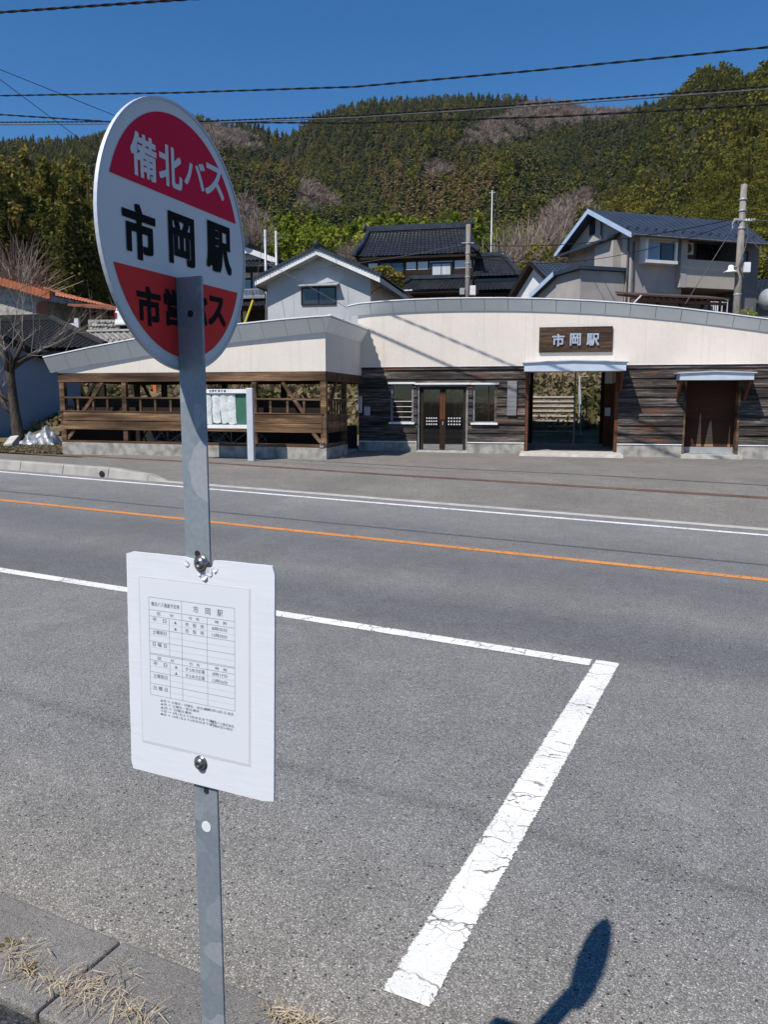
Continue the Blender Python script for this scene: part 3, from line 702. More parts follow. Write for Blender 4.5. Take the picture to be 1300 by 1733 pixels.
# ================================================================== STATION
S = Frame(690, 23.95, 12.0)
def cells(u0, u1, z0, z1, ops):
    """rectangles of a wall once its openings (u0,u1,z0,z1) are cut out"""
    us = sorted(set([u0, u1] + [min(max(o[k], u0), u1) for o in ops for k in (0, 1)])); res = []
    for a, b in zip(us, us[1:]):
        if b - a < 1e-4: continue
        cuts = sorted((max(o[2], z0), min(o[3], z1)) for o in ops if o[0] < (a + b) / 2 < o[1] and o[3] > z0 and o[2] < z1)
        z = z0
        for c0, c1 in cuts:
            if c0 > z + 1e-4: res.append((a, b, z, c0))
            z = max(z, c1)
        if z < z1 - 1e-4: res.append((a, b, z, z1))
    # merge neighbours of equal height
    out = []
    for r in res:
        for k, q in enumerate(out):
            if abs(q[1] - r[0]) < 1e-6 and abs(q[2] - r[2]) < 1e-6 and abs(q[3] - r[3]) < 1e-6:
                out[k] = (q[0], r[1], q[2], q[3]); break
        else: out.append(r)
    return out
def clapboards(u0, u1, z0, z1, ops, step, n, proud=0.022, back=0.03, jit=0.0):
    mb = MB(); z = z0
    while z < z1 - 0.02:
        zt = min(z + step, z1)
        # boards are butted at random lengths
        u = u0
        while u < u1 - 1e-3:
            L = random.uniform(2.2, 3.9); ue = min(u + L, u1)
            if u1 - ue < 0.6: ue = u1
            jj = random.uniform(-jit, jit)
            for a, b, c, d in cells(u + .002, ue - .002, z, zt, ops):
                f0, f1 = (c - z) / step, (d - z) / step
                y0 = n - proud * (1 - f0 * .8) + jj; y1 = n - proud * (1 - f1 * .8) + jj
                mb.hexa([(a, y0, c), (b, y0, c), (b, n + back, c), (a, n + back, c)], [(a, y1, d - .006), (b, y1, d - .006), (b, n + back, d - .006), (a, n + back, d - .006)])
            u = ue
        z = zt
    return mb
st = S.root('station_building', 'low station house with cream upper wall, charred board siding and a curved metal roof', 'station')
uL = S.hit(607, 700)[0]; uR = S.hit(1430, 700)[0]
zcb = (S.hit(650, 621.5)[1] + S.hit(860, 618.8)[1] + S.hit(1090, 616)[1] + S.hit(1280, 613.5)[1]) / 4
zpl = (S.hit(640, 748)[1] + S.hit(870, 749.5)[1] + S.hit(1100, 753.5)[1] + S.hit(1290, 755)[1]) / 4
z0 = 0.0
print('station', uL, uR, 'cream bottom', zcb, 'plinth top', zpl, [S.hit(x, y) for x, y in ((650, 621.5), (1280, 613.5), (690, 764), (1290, 776))])
opWL = S.rect(661, 650, 700, 715); opD = S.rect(706, 651, 792, 758); opWR = S.rect(800, 651, 841, 716)
opE = S.rect(889, 622, 1047, 766); opE = (opE[0], opE[1], 0.0, opE[3])
opB = S.rect(1157, 640, 1253, 766); opB = (opB[0], opB[1], 0.0, opB[3]); opD = (opD[0], opD[1], 0.0, opD[3])
OPS = [opWL, opD, opWR, opE, opB]
DEPTH = 4.6
# plinth
for a, b, c, d in cells(uL, uR, z0, zpl, OPS): MB().box(a, b, -0.035, 0.18, c, d).build('plinth', M['conc'], st, bevel=.006)
for a, b, c, d in cells(uL, uR, zpl + .001, zpl + .028, OPS): MB().box(a, b, -0.055, 0.0, c, d).build('plinth_flashing', M['flash'], st)
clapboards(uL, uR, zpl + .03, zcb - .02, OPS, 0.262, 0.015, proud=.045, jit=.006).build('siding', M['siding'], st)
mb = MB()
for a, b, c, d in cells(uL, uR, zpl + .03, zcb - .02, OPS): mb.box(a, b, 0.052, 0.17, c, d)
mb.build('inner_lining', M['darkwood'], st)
# cream wall with a curved head, and the flared soffit above it
top_px = [(585, 519), (605, 514), (650, 510), (700, 507), (760, 505), (815, 504.5), (870, 504.6), (930, 506), (1000, 509), (1060, 513), (1148, 521), (1220, 529.5), (1300, 540), (1390, 553), (1450, 563)]
in_px = [(585, 537), (605, 533.5), (650, 530.5), (700, 528), (760, 526.5), (815, 526), (870, 526.3), (930, 528), (1000, 531), (1060, 535), (1148, 543.5), (1220, 551.5), (1300, 562), (1390, 575), (1450, 585)]
OV = 0.27
tu, tz = np.array([S.hit(x, y, -OV) for x, y in top_px]).T; iu, iz = np.array([S.hit(x, y, -0.04) for x, y in in_px]).T
ztop = lambda u: float(np.interp(u, tu, tz)); zin = lambda u: float(np.interp(u, iu, iz))
joints = [S.hit(x, 560)[0] for x in (650, 731, 819, 890, 1094, 1190, 1275)]
us = np.linspace(uL, uR, 60)
mb = MB()
cuts = [uL] + [j for j in joints if uL < j < uR] + [uR]
for a, b in zip(cuts, cuts[1:]):
    n = max(2, int((b - a) / .4)); xs = np.linspace(a + .0012, b - .0012, n + 1)
    pf = [(x, -0.045, zcb) for x in (xs[0], xs[-1])] + [(x, -0.045, zin(x) + .05) for x in xs[::-1]]
    mb.prism(pf, (0, 0.08, 0))
# the wall behind, so that no light comes through the joints
pf = [(uL + .002, 0.037, zcb + .002), (uR, 0.037, zcb + .002)] + [(x, 0.037, zin(x) + .10) for x in us[::-1]]
mb2 = MB().prism(pf, (0, 0.13, 0))
mb.build('upper_wall', M['cream'], st); mb2.build('inner_wall', M['creamplaster'], st)
MB().box(uL, uR, -0.05, 0.02, zcb - .021, zcb - .001).build('drip_trim', M['flash'], st)
ua0 = S.hit(588, 516, -OV)[0]
pan = MB(); k = 0
pu = np.arange(ua0, uR + .6, 0.668)
for a, b in zip(pu, pu[1:]):
    xs = np.linspace(a + .006, b - .006, 4)
    for x0_, x1_ in zip(xs, xs[1:]):
        pan.hexa([(x0_, -OV + .005, ztop(x0_) - .035), (x1_, -OV + .005, ztop(x1_) - .035), (x1_, -.05, zin(x1_)), (x0_, -.05, zin(x0_))],
                 [(x0_, -OV + .02, ztop(x0_) - .02), (x1_, -OV + .02, ztop(x1_) - .02), (x1_, -.04, zin(x1_) + .02), (x0_, -.04, zin(x0_) + .02)])
rf = MB()
ux = np.linspace(ua0, uR + .5, 70)
for a, b in zip(ux, ux[1:]):       # roof skin and white drip edge are one sheet-metal roof
    rf.hexa([(a, -OV - .01, ztop(a) - .012), (b, -OV - .01, ztop(b) - .012), (b, DEPTH + .3, ztop(b) - .05), (a, DEPTH + .3, ztop(a) - .05)],
            [(a, -OV - .01, ztop(a) + .018), (b, -OV - .01, ztop(b) + .018), (b, DEPTH + .3, ztop(b) + .02), (a, DEPTH + .3, ztop(a) + .02)])
roof = rf.build('roof', M['roofmetal'], st)
pan.build('soffit_panel', M['soffit'], roof)
dk = MB()
for a, b in zip(ux, ux[1:]): dk.hexa([(a, -OV + .03, ztop(a) - .03), (b, -OV + .03, ztop(b) - .03), (b, -.03, zin(b) + .012), (a, -.03, zin(a) + .012)], [(a, -OV + .05, ztop(a) - .018), (b, -OV + .05, ztop(b) - .018), (b, -.02, zin(b) + .05), (a, -.02, zin(a) + .05)])
dk.build('soffit_backing', M['dark'], roof)
MB().box(ua0, uR + .5, -OV + .03, -OV + .04, 0, 0) if False else None
tr = MB()
for a, b in zip(ux, ux[1:]): tr.hexa([(a, -OV - .016, ztop(a) - .004), (b, -OV - .016, ztop(b) - .004), (b, -OV - .016, ztop(b) + .024), (a, -OV - .016, ztop(a) + .024)], [(a, -OV - .011, ztop(a) - .004), (b, -OV - .011, ztop(b) - .004), (b, -OV - .011, ztop(b) + .024), (a, -OV - .011, ztop(a) + .024)])
tr.build('drip_edge', M['flash'], roof)
# end walls, back wall with openings, floor, inner partitions
mb = MB(); zw = zcb + 0.4
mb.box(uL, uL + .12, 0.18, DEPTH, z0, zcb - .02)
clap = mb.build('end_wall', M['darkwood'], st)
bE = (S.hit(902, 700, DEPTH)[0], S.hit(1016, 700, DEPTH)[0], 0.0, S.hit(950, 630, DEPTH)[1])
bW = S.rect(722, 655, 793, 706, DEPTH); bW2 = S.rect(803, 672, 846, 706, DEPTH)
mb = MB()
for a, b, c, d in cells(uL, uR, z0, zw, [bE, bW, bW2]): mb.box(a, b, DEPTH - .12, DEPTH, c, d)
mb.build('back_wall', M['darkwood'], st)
flz = 0.245
MB().box(uL + .12, uR, 0.0, DEPTH - .12, -.05, flz).build('floor', M['conc'], st)
MB().box(uL, uR, 0.17, DEPTH + .1, zcb + .12, zcb + .2).build('ceiling', M['redwood'], st)
# entry passage
pl, pr_ = opE[0], opE[1]
zwhite = S.hit(1030, 648, 2.0)[1]
mb = MB(); mb.box(pl - .10, pl - .005, 0.17, DEPTH - .12, flz, zwhite); mb.box(pr_ + .005, pr_ + .10, 0.17, DEPTH - .12, flz, zwhite); mb.box(bE[1] + .03, pr_ + .005, DEPTH - 1.6, DEPTH - 1.5, flz, zwhite)
mb.build('partition_panel', M['redwood'], st)
mb = MB(); mb.box(pl - .10, pl - .005, 0.17, DEPTH - .12, zwhite, zcb + .12); mb.box(pr_ + .005, pr_ + .10, 0.17, DEPTH - .12, zwhite, zcb + .12); mb.box(bE[1] + .03, pr_ + .005, DEPTH - 1.6, DEPTH - 1.5, zwhite, zcb + .12)
mb.build('partition_top', M['plaster'], st)
for x in (pl + .04, pr_ - .04): MB().box(x - .05, x + .05, 0.0, 0.17, flz, zcb - .05).build('entry_post', M['redwood'], st)
for px, py0, py1, w, nn in ((1029, 690, 704, .17, DEPTH - 1.62), (1043, 672, 682, .12, DEPTH - 1.62), (1040, 695, 709, .15, DEPTH - 1.62)):
    a, zb_ = S.hit(px - 5, py1, nn); b, zt_ = S.hit(px + 5, py0, nn)
    MB().box(a, b, nn, nn + .012, zb_, zt_).build('notice_sheet', M['paperw'], st)
# metal gate pole in the passage
u, _ = S.hit(973, 690, DEPTH - .3); MB().tube([(u, DEPTH - .3, flz), (u, DEPTH - .3, zcb + .1)], .030, 10).build('pipe_post', M['alu'], st)
# entrance step
a, b = S.hit(880, 768)[0], S.hit(1053, 770)[0]
MB().hexa([(a, -.85, .05), (b, -.85, .05), (b, .2, .05), (a, .2, .05)], [(a + .03, -.80, .225), (b - .03, -.80, .225), (b - .03, .2, flz + .005), (a + .03, .2, flz + .005)]).build('entrance_step', M['conc_light'], st, bevel=.01)
# canopies
def canopy(x0, x1, yt, yb, D, nm, peak):
    a, zt_ = S.hit(x0, yt, -D); b, _ = S.hit(x1, yt, -D); zb_ = S.hit((x0 + x1) / 2, yb, -D)[1]; zt_ = S.hit((x0 + x1) / 2, yt + 3, -D)[1]
    mb = MB(); mid = a + (b - a) * .48
    prof = [(a, zb_), (b, zb_), (b, zt_), (mid, zt_ + peak), (a, zt_)]
    mb.prism([(u, -D, z) for u, z in prof], (0, D - .03, 0))
    c = mb.build(nm, M['canopy'], st, bevel=.004)
    lip = MB()
    for (q, w) in ((a, mid), (mid, b)):
        za = zt_ if q == a else zt_ + peak; zb2 = zt_ + peak if q == a else zt_
        e0, e1 = (q - .06 if q == a else q), (w + .06 if w == b else w)
        lip.hexa([(e0, -D - .05, za + .002), (e1, -D - .05, zb2 + .002), (e1, -.03, zb2 + .002), (e0, -.03, za + .002)], [(e0, -D - .05, za + .03), (e1, -D - .05, zb2 + .03), (e1, -.03, zb2 + .03), (e0, -.03, za + .03)])
    lip.build('canopy_edge', M['alu'], c)
    for x in (a + .06, b - .06):
        MB().prism([(x - .03, -.03, zb_ - .55), (x - .03, -.03, zb_ - .003), (x - .03, -D * .92, zb_ - .003), (x - .03, -D * .8, zb_ - .08)], (.06, 0, 0)).build('bracket', M['redwood'], c)
    return zb_
canopy(888, 1061, 611, 628, 0.85, 'canopy', .05); canopy(1152, 1278, 629, 643, 0.70, 'canopy', .04)
# windows and door
def framed(op, px_head, head_y, nm, sill=True):
    a, b, c, d = op
    f = MB()
    for x in (a + .03, b - .03): f.box(x - .03, x + .03, .03, .16, c, d)
    f.box(a, b, .03, .16, d - .05, d); f.box(a, b, .03, .16, c, c + .04)
    w = f.build(nm, M['greywood'], st)
    MB().box(a - .06, b + .06, -.075, .02, d + .002, d + .055).build('head_flashing', M['flash'], w)
    if sill: MB().box(a - .04, b + .04, -.085, .05, c - .045, c + .012).build('sill', M['flash'], w)
    return w
wl = framed(opWL, 0, 0, 'window'); a, b, c, d = opWL
MB().box(a + .06, b - .06, .10, .112, c + .04, d - .05).build('pane', M['glass_dark'], wl)
MB().box(a + .02, b + .4, .55, .60, c - .1, d).build('blind', M['redwood'], wl)
mb = MB()
for k in range(4): z = c + .16 + k * .155; mb.tube([(a + .05, .0, z), (b - .05, .0, z)], .009, 6)
mb.build('guard_rail', M['steel'], wl)
wr = framed(opWR, 0, 0, 'window'); a, b, c, d = opWR
MB().box(a + .06, b - .06, .10, .112, c + .04, d - .05).build('pane', M['glass'], wr)
MB().box(b - .05, b + .005, .0, .06, c, d).build('jamb', M['timber'], wr); MB().box((a + b) / 2 + .10, (a + b) / 2 + .13, .09, .10, c, d).build('mullion', M['darkwood'], wr)
dr = framed(opD, 0, 0, 'sliding_door', sill=False); a, b, c, d = opD
mid = (a + b) / 2; lo = flz - .02
MB().box(a, b, -.06, .18, .0, lo).build('threshold', M['conc_light'], dr)
for s_, x0_, x1_ in ((0, a + .10, mid), (1, mid, b - .06)):
    lf = MB(); w = .085
    lf.box(x0_, x0_ + w, .07, .11, lo, d - .06); lf.box(x1_ - w, x1_, .07, .11, lo, d - .06)
    lf.box(x0_ + w, x1_ - w, .07, .11, lo, lo + .22); lf.box(x0_ + w, x1_ - w, .07, .11, d - .14, d - .06)
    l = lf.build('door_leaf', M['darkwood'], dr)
    MB().box(x0_ + w, x1_ - w, .085, .095, lo + .22, d - .14).build('pane', M['glass'], l)
    pan_ = MB().box(x0_ + w, x1_ - w, .069, .075, lo + .03, lo + .19).build('kick_plate', M['greywood'], l)
    z_ = S.hit(750, 713)[1]
    for i in range(5):
        for j in range(3): u = x0_ + w + .10 + i * (x1_ - x0_ - 2 * w - .2) / 4; MB().lathe([(.022, 0), (.022, .002)], (u, .083, z_ + j * .09 - .09), (0, -1, 0), 8).build('marker_dot', M['flash'], l)
mb = MB(); zr0, zr1 = S.hit(748, 710)[1], S.hit(748, 667)[1]
mb.box(mid - .075, mid - .006, .055, .068, zr0, zr1); mb.box(mid + .006, mid + .075, .055, .068, zr0, zr1); mb.build('pull_plate', M['redwood'], dr)
MB().box(mid + .004, mid + .02, .04, .055, zr0 - .16, zr0 - .06).build('lock', M['alu'], dr)
# things inside the waiting room seen through the glass
MB().box(opD[0] + .1, opD[0] + .75, 2.6, 2.66, flz + .8, flz + 1.55).build('poster', M['conc_light'], st)
MB().box(opD[0] - .4, opWR[1] + .2, 3.4, 3.85, flz, flz + .42).build('bench', M['timber'], st)
M['painted_light'] = wood('painted_light_plywood', (.16, .085, .05), (.30, .18, .11), (.40, .27, .18), None)
# blocked doorway on the right: plywood with light reflections painted on as pale streaks, concrete below
a, b, c, d = opB
MB().box(a, b, .42, .47, flz + .02, d).build('blocking_panel', M['darkred'], st)
for px, h, w in ((1184, .95, .13), (1201, .75, .24), (1235, .62, .07)):
    u = S.hit(px, 740, .4)[0]; sk = MB(); sk.quad((u - w / 2, .4165, flz + .17), (u + w / 2, .4165, flz + .17), (u + w * .15, .4165, flz + .17 + h), (u - w * .05, .4165, flz + .17 + h * .9)); sk.build('painted_light_streak', M['painted_light'], st)
MB().box(a, b, .36, .415, flz - .02, flz + .16).build('base_board', M['steel'], st)
MB().box(a + .005, a + .06, -.02, .35, flz, d).build('door_jamb', M['timber'], st); MB().box(b - .06, b - .005, -.02, .35, flz, d).build('door_jamb', M['timber'], st)
MB().box(a - .05, b + .05, -.4, .36, .02, flz - .02).build('threshold', M['conc_light'], st)
# boards fixed to the front
a, b, c, d = S.rect(859, 645, 875, 703, -.03); MB().box(a, b, -.075, -.02, c, d).build('weathered_board', M['greywood'], st, bevel=.004)
a, b, c, d = S.rect(913, 553, 1037, 596, -.09)
nb = MB().box(a, b, -.11, -.052, c, d).build('name_board', M['signwood'], st, bevel=.004)
nb['label'] = 'dark timber station name board with three raised grey characters'
M['sign_grey'] = mat('raised_grey_letters', (0.33, 0.38, 0.45), (0.26, 0.30, 0.36), 9, 0.6)
t = Text()
for ch, (x0_, y0_, x1_, y1_) in (('市', (935, 565, 956, 586)), ('岡', (965, 564, 984, 585)), ('駅', (993, 564, 1015, 585))):
    q = S.rect(x0_, y0_, x1_, y1_, -.12); t.put(ch, q[0], q[1], q[2], q[3], -.135, 0, .05, fat=.035)
t.build('lettering', M['sign_grey'], nb)
a, b, c, d = S.rect(617, 688, 627, 703); MB().box(a, b, -.05, -.02, c, d).build('meter_plate', M['steel'], st)
a, b, c, d = S.rect(606.5, 671, 612.5, 698.5, -.06); vp = MB().box(a, b, -.08, -.05, c, d).build('plate', M['sign_white'], st)
t = Text(); hh = (d - c) / 7.4
for k, ch in enumerate('自転車等駐輪場'): z_ = d - hh * (k + .7); t.put(ch, a + .025, b - .025, z_ - hh * .36, z_ + hh * .36, -.081, .02)
t.build('lettering', M['ink'], vp)
# white cable along the boards and small box by the right door
# ================================================================== BICYCLE SHELTER
F = Frame(552, 20.47, 12.0)
sh = F.root('bicycle_shelter', 'open timber bicycle shelter with a curved metal roof beside the station', 'bicycle shelter')
ul = F.hit(102, 700)[0]; gl = zg(*F.pt(ul, 0, 0)[:2]); gr = zg(*F.pt(0, 0, 0)[:2])
fz = lambda xl, yl, xr, yr: (F.hit(xl, yl)[1], F.hit(xr, yr)[1])
cbz = sum(fz(100, 630, 545, 630)) / 2; bbz = sum(fz(100, 646, 545, 645)) / 2
SD = 4.25
tpx = [(60, 608), (72, 605), (150, 588.5), (226, 574), (310, 560), (400, 549), (480, 540.5), (530, 536.3), (560, 534.5)]
ipx = [(60, 636), (97, 629), (150, 617.5), (240, 603.5), (320, 590.5), (400, 579), (480, 569.5), (549, 562)]
tu2, tz2 = np.array([F.hit(x, y, -.30) for x, y in tpx]).T; iu2, iz2 = np.array([F.hit(x, y, -.02) for x, y in ipx]).T
zt2 = lambda u: float(np.interp(u, tu2, tz2)); zi2 = lambda u: float(np.interp(u, iu2, iz2))
ue = F.hit(559, 535, -.30)[0]; us0 = F.hit(72, 605, -.30)[0]
print('shelter', ul, 'beam', bbz, cbz, 'top', zt2(0), zi2(0), 'g', gl, gr, 'right eave', ue)
# upper cream walls: front with curved head, right side
mb = MB(); ji = [ul - .02, F.hit(235, 610)[0], F.hit(424, 600)[0], 0]
for a, b in zip(ji, ji[1:]):
    xs = np.linspace(a + .002, b - .002, 9); mb.prism([(xs[0], 0, cbz), (xs[-1], 0, cbz)] + [(x, 0, max(cbz + .005, zi2(x) + .04)) for x in xs[::-1]], (0, .10, 0))
uw = mb.build('upper_wall', M['cream'], sh)
sb = F.side(614, 579, 0)
mb = MB(); mb.prism([(-.10, .102, cbz), (-.10, SD, cbz), (-.10, SD, zi2(0) + .05), (-.10, .102, zi2(0) + .05)], (.10, 0, 0)); mb.build('upper_wall', M['cream'], sh)
# roof skin, soffit panels
xs = np.linspace(us0, ue, 50); rf = MB()
for a, b in zip(xs, xs[1:]):
    rf.hexa([(a, -.31, zt2(a) - .012), (b, -.31, zt2(b) - .012), (b, SD, zt2(b) - .03), (a, SD, zt2(a) - .03)], [(a, -.31, zt2(a) + .018), (b, -.31, zt2(b) + .018), (b, SD, zt2(b) + .012), (a, SD, zt2(a) + .012)])
roof2 = rf.build('roof', M['roofmetal'], sh)
tr = MB()
for a, b in zip(xs, xs[1:]): tr.box(0, 0, 0, 0, 0, 0) if False else tr.hexa([(a, -.318, zt2(a) - .004), (b, -.318, zt2(b) - .004), (b, -.318, zt2(b) + .024), (a, -.318, zt2(a) + .024)], [(a, -.312, zt2(a) - .004), (b, -.312, zt2(b) - .004), (b, -.312, zt2(b) + .024), (a, -.312, zt2(a) + .024)])
tr.box(ue + .001, ue + .009, -.318, SD, zt2(ue) - .004, zt2(ue) + .024)
for k in range(34): y = -.30 + k * (SD + .3) / 34; tr.box(ue - .06, ue + .03, y, y + .045, zt2(ue) + .019, zt2(ue) + .045)
tr.build('drip_edge', M['flash'], roof2)
pan = MB(); pu = np.arange(us0, -.02, 0.62); pu = np.append(pu, [-.001])
for a, b in zip(pu, pu[1:]):
    q = np.linspace(a + .005, b - .005, 4)
    for x0_, x1_ in zip(q, q[1:]):
        pan.hexa([(x0_, -.295, zt2(x0_) - .035), (x1_, -.295, zt2(x1_) - .035), (x1_, -.012, zi2(x1_)), (x0_, -.012, zi2(x0_))], [(x0_, -.28, zt2(x0_) - .02), (x1_, -.28, zt2(x1_) - .02), (x1_, 0, zi2(x1_) + .02), (x0_, 0, zi2(x0_) + .02)])
q = np.linspace(0.0, SD, 8); zo_, zi_ = zt2(ue) - .035, zi2(0)
for a, b in zip(q, q[1:]):
    pan.hexa([(.012, a + .005, zi_), (.012, b - .005, zi_), (ue - .005, b - .005, zo_), (ue - .005, a + .005 - (.28 if a == 0 else 0), zo_)], [(.0, a + .005, zi_ + .02), (.0, b - .005, zi_ + .02), (ue - .02, b - .005, zo_ + .015), (ue - .02, a + .005 - (.28 if a == 0 else 0), zo_ + .015)])
pan.hexa([(-.001, -.012, zi_), (.012, -.001, zi_), (ue - .006, -.29, zo_), (-.001, -.294, zo_)], [(-.001, 0, zi_ + .02), (0, 0, zi_ + .02), (ue - .02, -.28, zo_ + .015), (-.001, -.28, zo_ + .015)])
pan.build('soffit_panel', M['soffit'], roof2)
dk = MB()
for a, b in zip(xs, xs[1:]):
    if b <= 0: dk.hexa([(a, -.27, zt2(a) - .03), (b, -.27, zt2(b) - .03), (b, .01, zi2(b) + .025), (a, .01, zi2(a) + .025)], [(a, -.25, zt2(a) - .018), (b, -.25, zt2(b) - .018), (b, .03, zi2(b) + .04), (a, .03, zi2(a) + .04)])
dk.build('soffit_backing', M['dark'], roof2)
# timber frame
def hbeam(nm, xl, yl0, yl1, xr, yr0, yr1, n0, n1, m):
    (a, za1), (b, zb1) = F.hit(xl, yl0), F.hit(xr, yr0); za0, zb0 = F.hit(xl, yl1)[1], F.hit(xr, yr1)[1]
    return MB().hexa([(a, n0, za0), (b, n0, zb0), (b, n1, zb0), (a, n1, za0)], [(a, n0, za1), (b, n0, zb1), (b, n1, zb1), (a, n1, za1)]).build(nm, m, sh, bevel=.004)
MB().box(ul - .02, .004, -.015, .105, bbz, cbz - .002).build('beam', M['timber'], sh, bevel=.004)
MB().box(-.115, .008, .106, SD, bbz, cbz - .002).build('beam', M['timber'], sh, bevel=.004)
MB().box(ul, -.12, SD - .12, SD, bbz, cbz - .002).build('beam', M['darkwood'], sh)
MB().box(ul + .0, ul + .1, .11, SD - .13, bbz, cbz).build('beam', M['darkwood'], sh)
zpt = lambda u: float(np.interp(u, [ul, 0], [F.hit(105, 748)[1], F.hit(548, 758.5)[1]]))   # plinth top falls a little with the ground
mb = MB(); mb.hexa([(ul, -.01, gl - .1), (.004, -.01, gr - .1), (.004, .14, gr - .1), (ul, .14, gl - .1)], [(ul, -.01, zpt(ul)), (.004, -.01, zpt(0)), (.004, .14, zpt(0)), (ul, .14, zpt(ul))])
mb.box(-.14, .004, .141, 2.15, gr - .1, zpt(0) - .002); mb.build('plinth', M['conc'], sh, bevel=.008)
mb = MB(); mb.hexa([(ul + .01, .0, zpt(ul) + .001), (0, .0, zpt(0) + .001), (0, .11, zpt(0) + .001), (ul + .01, .11, zpt(ul) + .001)], [(ul + .01, .0, zpt(ul) + .05), (0, .0, zpt(0) + .09), (0, .11, zpt(0) + .09), (ul + .01, .11, zpt(ul) + .05)])
mb.build('sill', M['timber'], sh); MB().box(-.11, .0, .112, 2.1, zpt(0) + .0, zpt(0) + .085).build('sill', M['timber'], sh)
def fpost(px, n0, w, m, y=690, side=False):
    u = F.hit(px, y, n0)[0]; return MB().box(u - w / 2, u + w / 2, n0, n0 + w, zpt(min(0, u)) + .05, bbz).build('post', m, sh, bevel=.004)
fpost(105, .0, .15, M['timber']); fpost(210, .005, .13, M['timber']); fpost(322, .005, .13, M['timber']); fpost(430, .005, .13, M['timber'])
MB().box(-.15, .002, .0, .14, zpt(0) + .09, bbz).build('post', M['timber2'], sh, bevel=.004)
MB().box(-.13, .0, 1.95, 2.08, zpt(0) + .08, bbz).build('post', M['timber'], sh, bevel=.004); MB().box(-.13, .0, SD - .14, SD - .01, 0, bbz).build('post', M['darkwood'], sh)
for px in (175, 232, 278, 380, 480): 
    u = F.hit(px, 690, 3.4)[0]; MB().box(u - .07, u + .07, 3.36, 3.5, .1, bbz).build('post', M['darkwood'], sh)
# rails, dividers, planks
hbeam('rail', 100, 671, 674, 328, 672.5, 675.5, .0, .07, M['timber']); hbeam('rail', 430, 673.5, 676.5, 545, 674.5, 678, .0, .07, M['timber'])
hbeam('plank', 107, 696, 711, 545, 701.5, 716.5, -.012, .03, M['timber2']); hbeam('plank', 107, 712.5, 726, 545, 717.5, 733, -.016, .026, M['timber2'])
hbeam('ledge', 100, 694.5, 696, 548, 700, 701.5, -.03, .07, M['timber'])
for px in (131, 157, 181, 237, 262, 288, 345, 372, 402, 457, 486, 514):
    u, zb_ = F.hit(px, 699); zt_ = F.hit(px, 673)[1]; MB().box(u - .028, u + .028, .02, .07, zb_, zt_).build('divider', M['timber'], sh)
def brace(x0_, y0_, x1_, y1_, m, n0=.05, w=.085):
    a, za = F.hit(x0_, y0_, n0); b, zb_ = F.hit(x1_, y1_, n0); MB().bar((a, n0, za), (b, n0, zb_), .06, w, (0, 0, 1)).build('brace', m, sh)
brace(141, 697, 173, 647, M['timber'], .03); brace(113, 745, 126, 727, M['timber'], .06); brace(478, 647, 515, 701, M['timber'], .03); brace(530, 733, 546, 752, M['timber2'], -.02)
brace(146, 672, 160, 647, M['darkwood'], 3.3); brace(240, 647, 254, 674, M['darkwood'], 3.3)
# right side infill
z1_, z2_, z3_ = F.hit(548, 701.5)[1], F.hit(548, 733)[1], F.hit(548, 716.8)[1]; zrr = F.hit(548, 675)[1]
MB().box(-.03, .012, .15, 2.08, z3_ + .01, z1_).build('plank', M['timber'], sh); MB().box(-.034, .016, .15, 2.08, z2_, z3_).build('plank', M['timber'], sh); MB().box(-.07, .0, .14, 1.95, zrr - .05, zrr).build('rail', M['timber'], sh)
for k in range(6): y = .4 + k * .27; MB().box(-.06, -.02, y, y + .05, z1_, zrr - .05).build('divider', M['timber'], sh)
MB().bar((-.04, .3, z1_), (-.04, 1.1, bbz), .06, .085).build('brace', M['timber'], sh)
MB().box(ul + .12, -.2, .42, .45, zpt(-4) + .52, zrr + .03).build('inner_planking', M['darkwood'], sh); MB().box(ul + .12, -.2, SD - .2, SD - .16, .05, .95).build('back_planking', M['dark'], sh); MB().hexa([(ul + .12, .15, 0), (-.15, .15, 0), (-.15, SD - .2, 0), (ul + .12, SD - .2, 0)], [(ul + .12, .15, gl + .05), (-.15, .15, gr + .05), (-.15, SD - .2, gr + .05), (ul + .12, SD - .2, gl + .05)]).build('floor', M['conc'], sh); MB().box(ul + .03, ul + .06, .2, SD - .2, gl, gl + .95).build('side_shade_panel', M['dark'], sh)  # low black panel added at the open left end, standing in for shade
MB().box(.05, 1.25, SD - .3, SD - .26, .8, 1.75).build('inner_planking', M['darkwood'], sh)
# metal bracket on the corner brace
u, z_ = F.hit(545, 752); MB().box(u - .05, u + .05, -.03, -.017, z_ - .08, z_ + .08).build('bracket', M['steel'], sh)
# ================================================================== NOTICE BOARD
NBF = Frame(424, 19.9, 12.0)
no = NBF.root('notice_board', 'aluminium framed green notice board with curling white papers in front of the bicycle shelter', 'notice board')
H = NBF.hit
u1_, u0_ = H(418, 690)[0], H(322, 690)[0]; zt_, zh, zb_, zb2 = H(400, 658.5)[1], H(400, 665.5)[1], H(400, 719)[1], H(400, 725)[1]
gN = zg(*NBF.pt(0, 0, 0)[:2])
MB().box(u1_, u1_ + .16, -.05, .08, gN - .05, zt_ + .02).build('post', M['alu'], no, bevel=.006); MB().box(u0_ - .16, u0_, -.05, .08, gN - .05, zt_ + .02).build('post', M['alu'], no, bevel=.006)
hd = MB().box(u0_, u1_, -.04, .06, zh, zt_).build('header', M['flash'], no)
t = Text()
for k, ch in enumerate('吉岡町掲示場'):
    q = NBF.rect(353.5 + k * 4.9, 659.8, 357.3 + k * 4.9, 664.2, -.04); t.put(ch, q[0], q[1], q[2], q[3], -.042, .02)
t.build('lettering', M['ink'], hd)
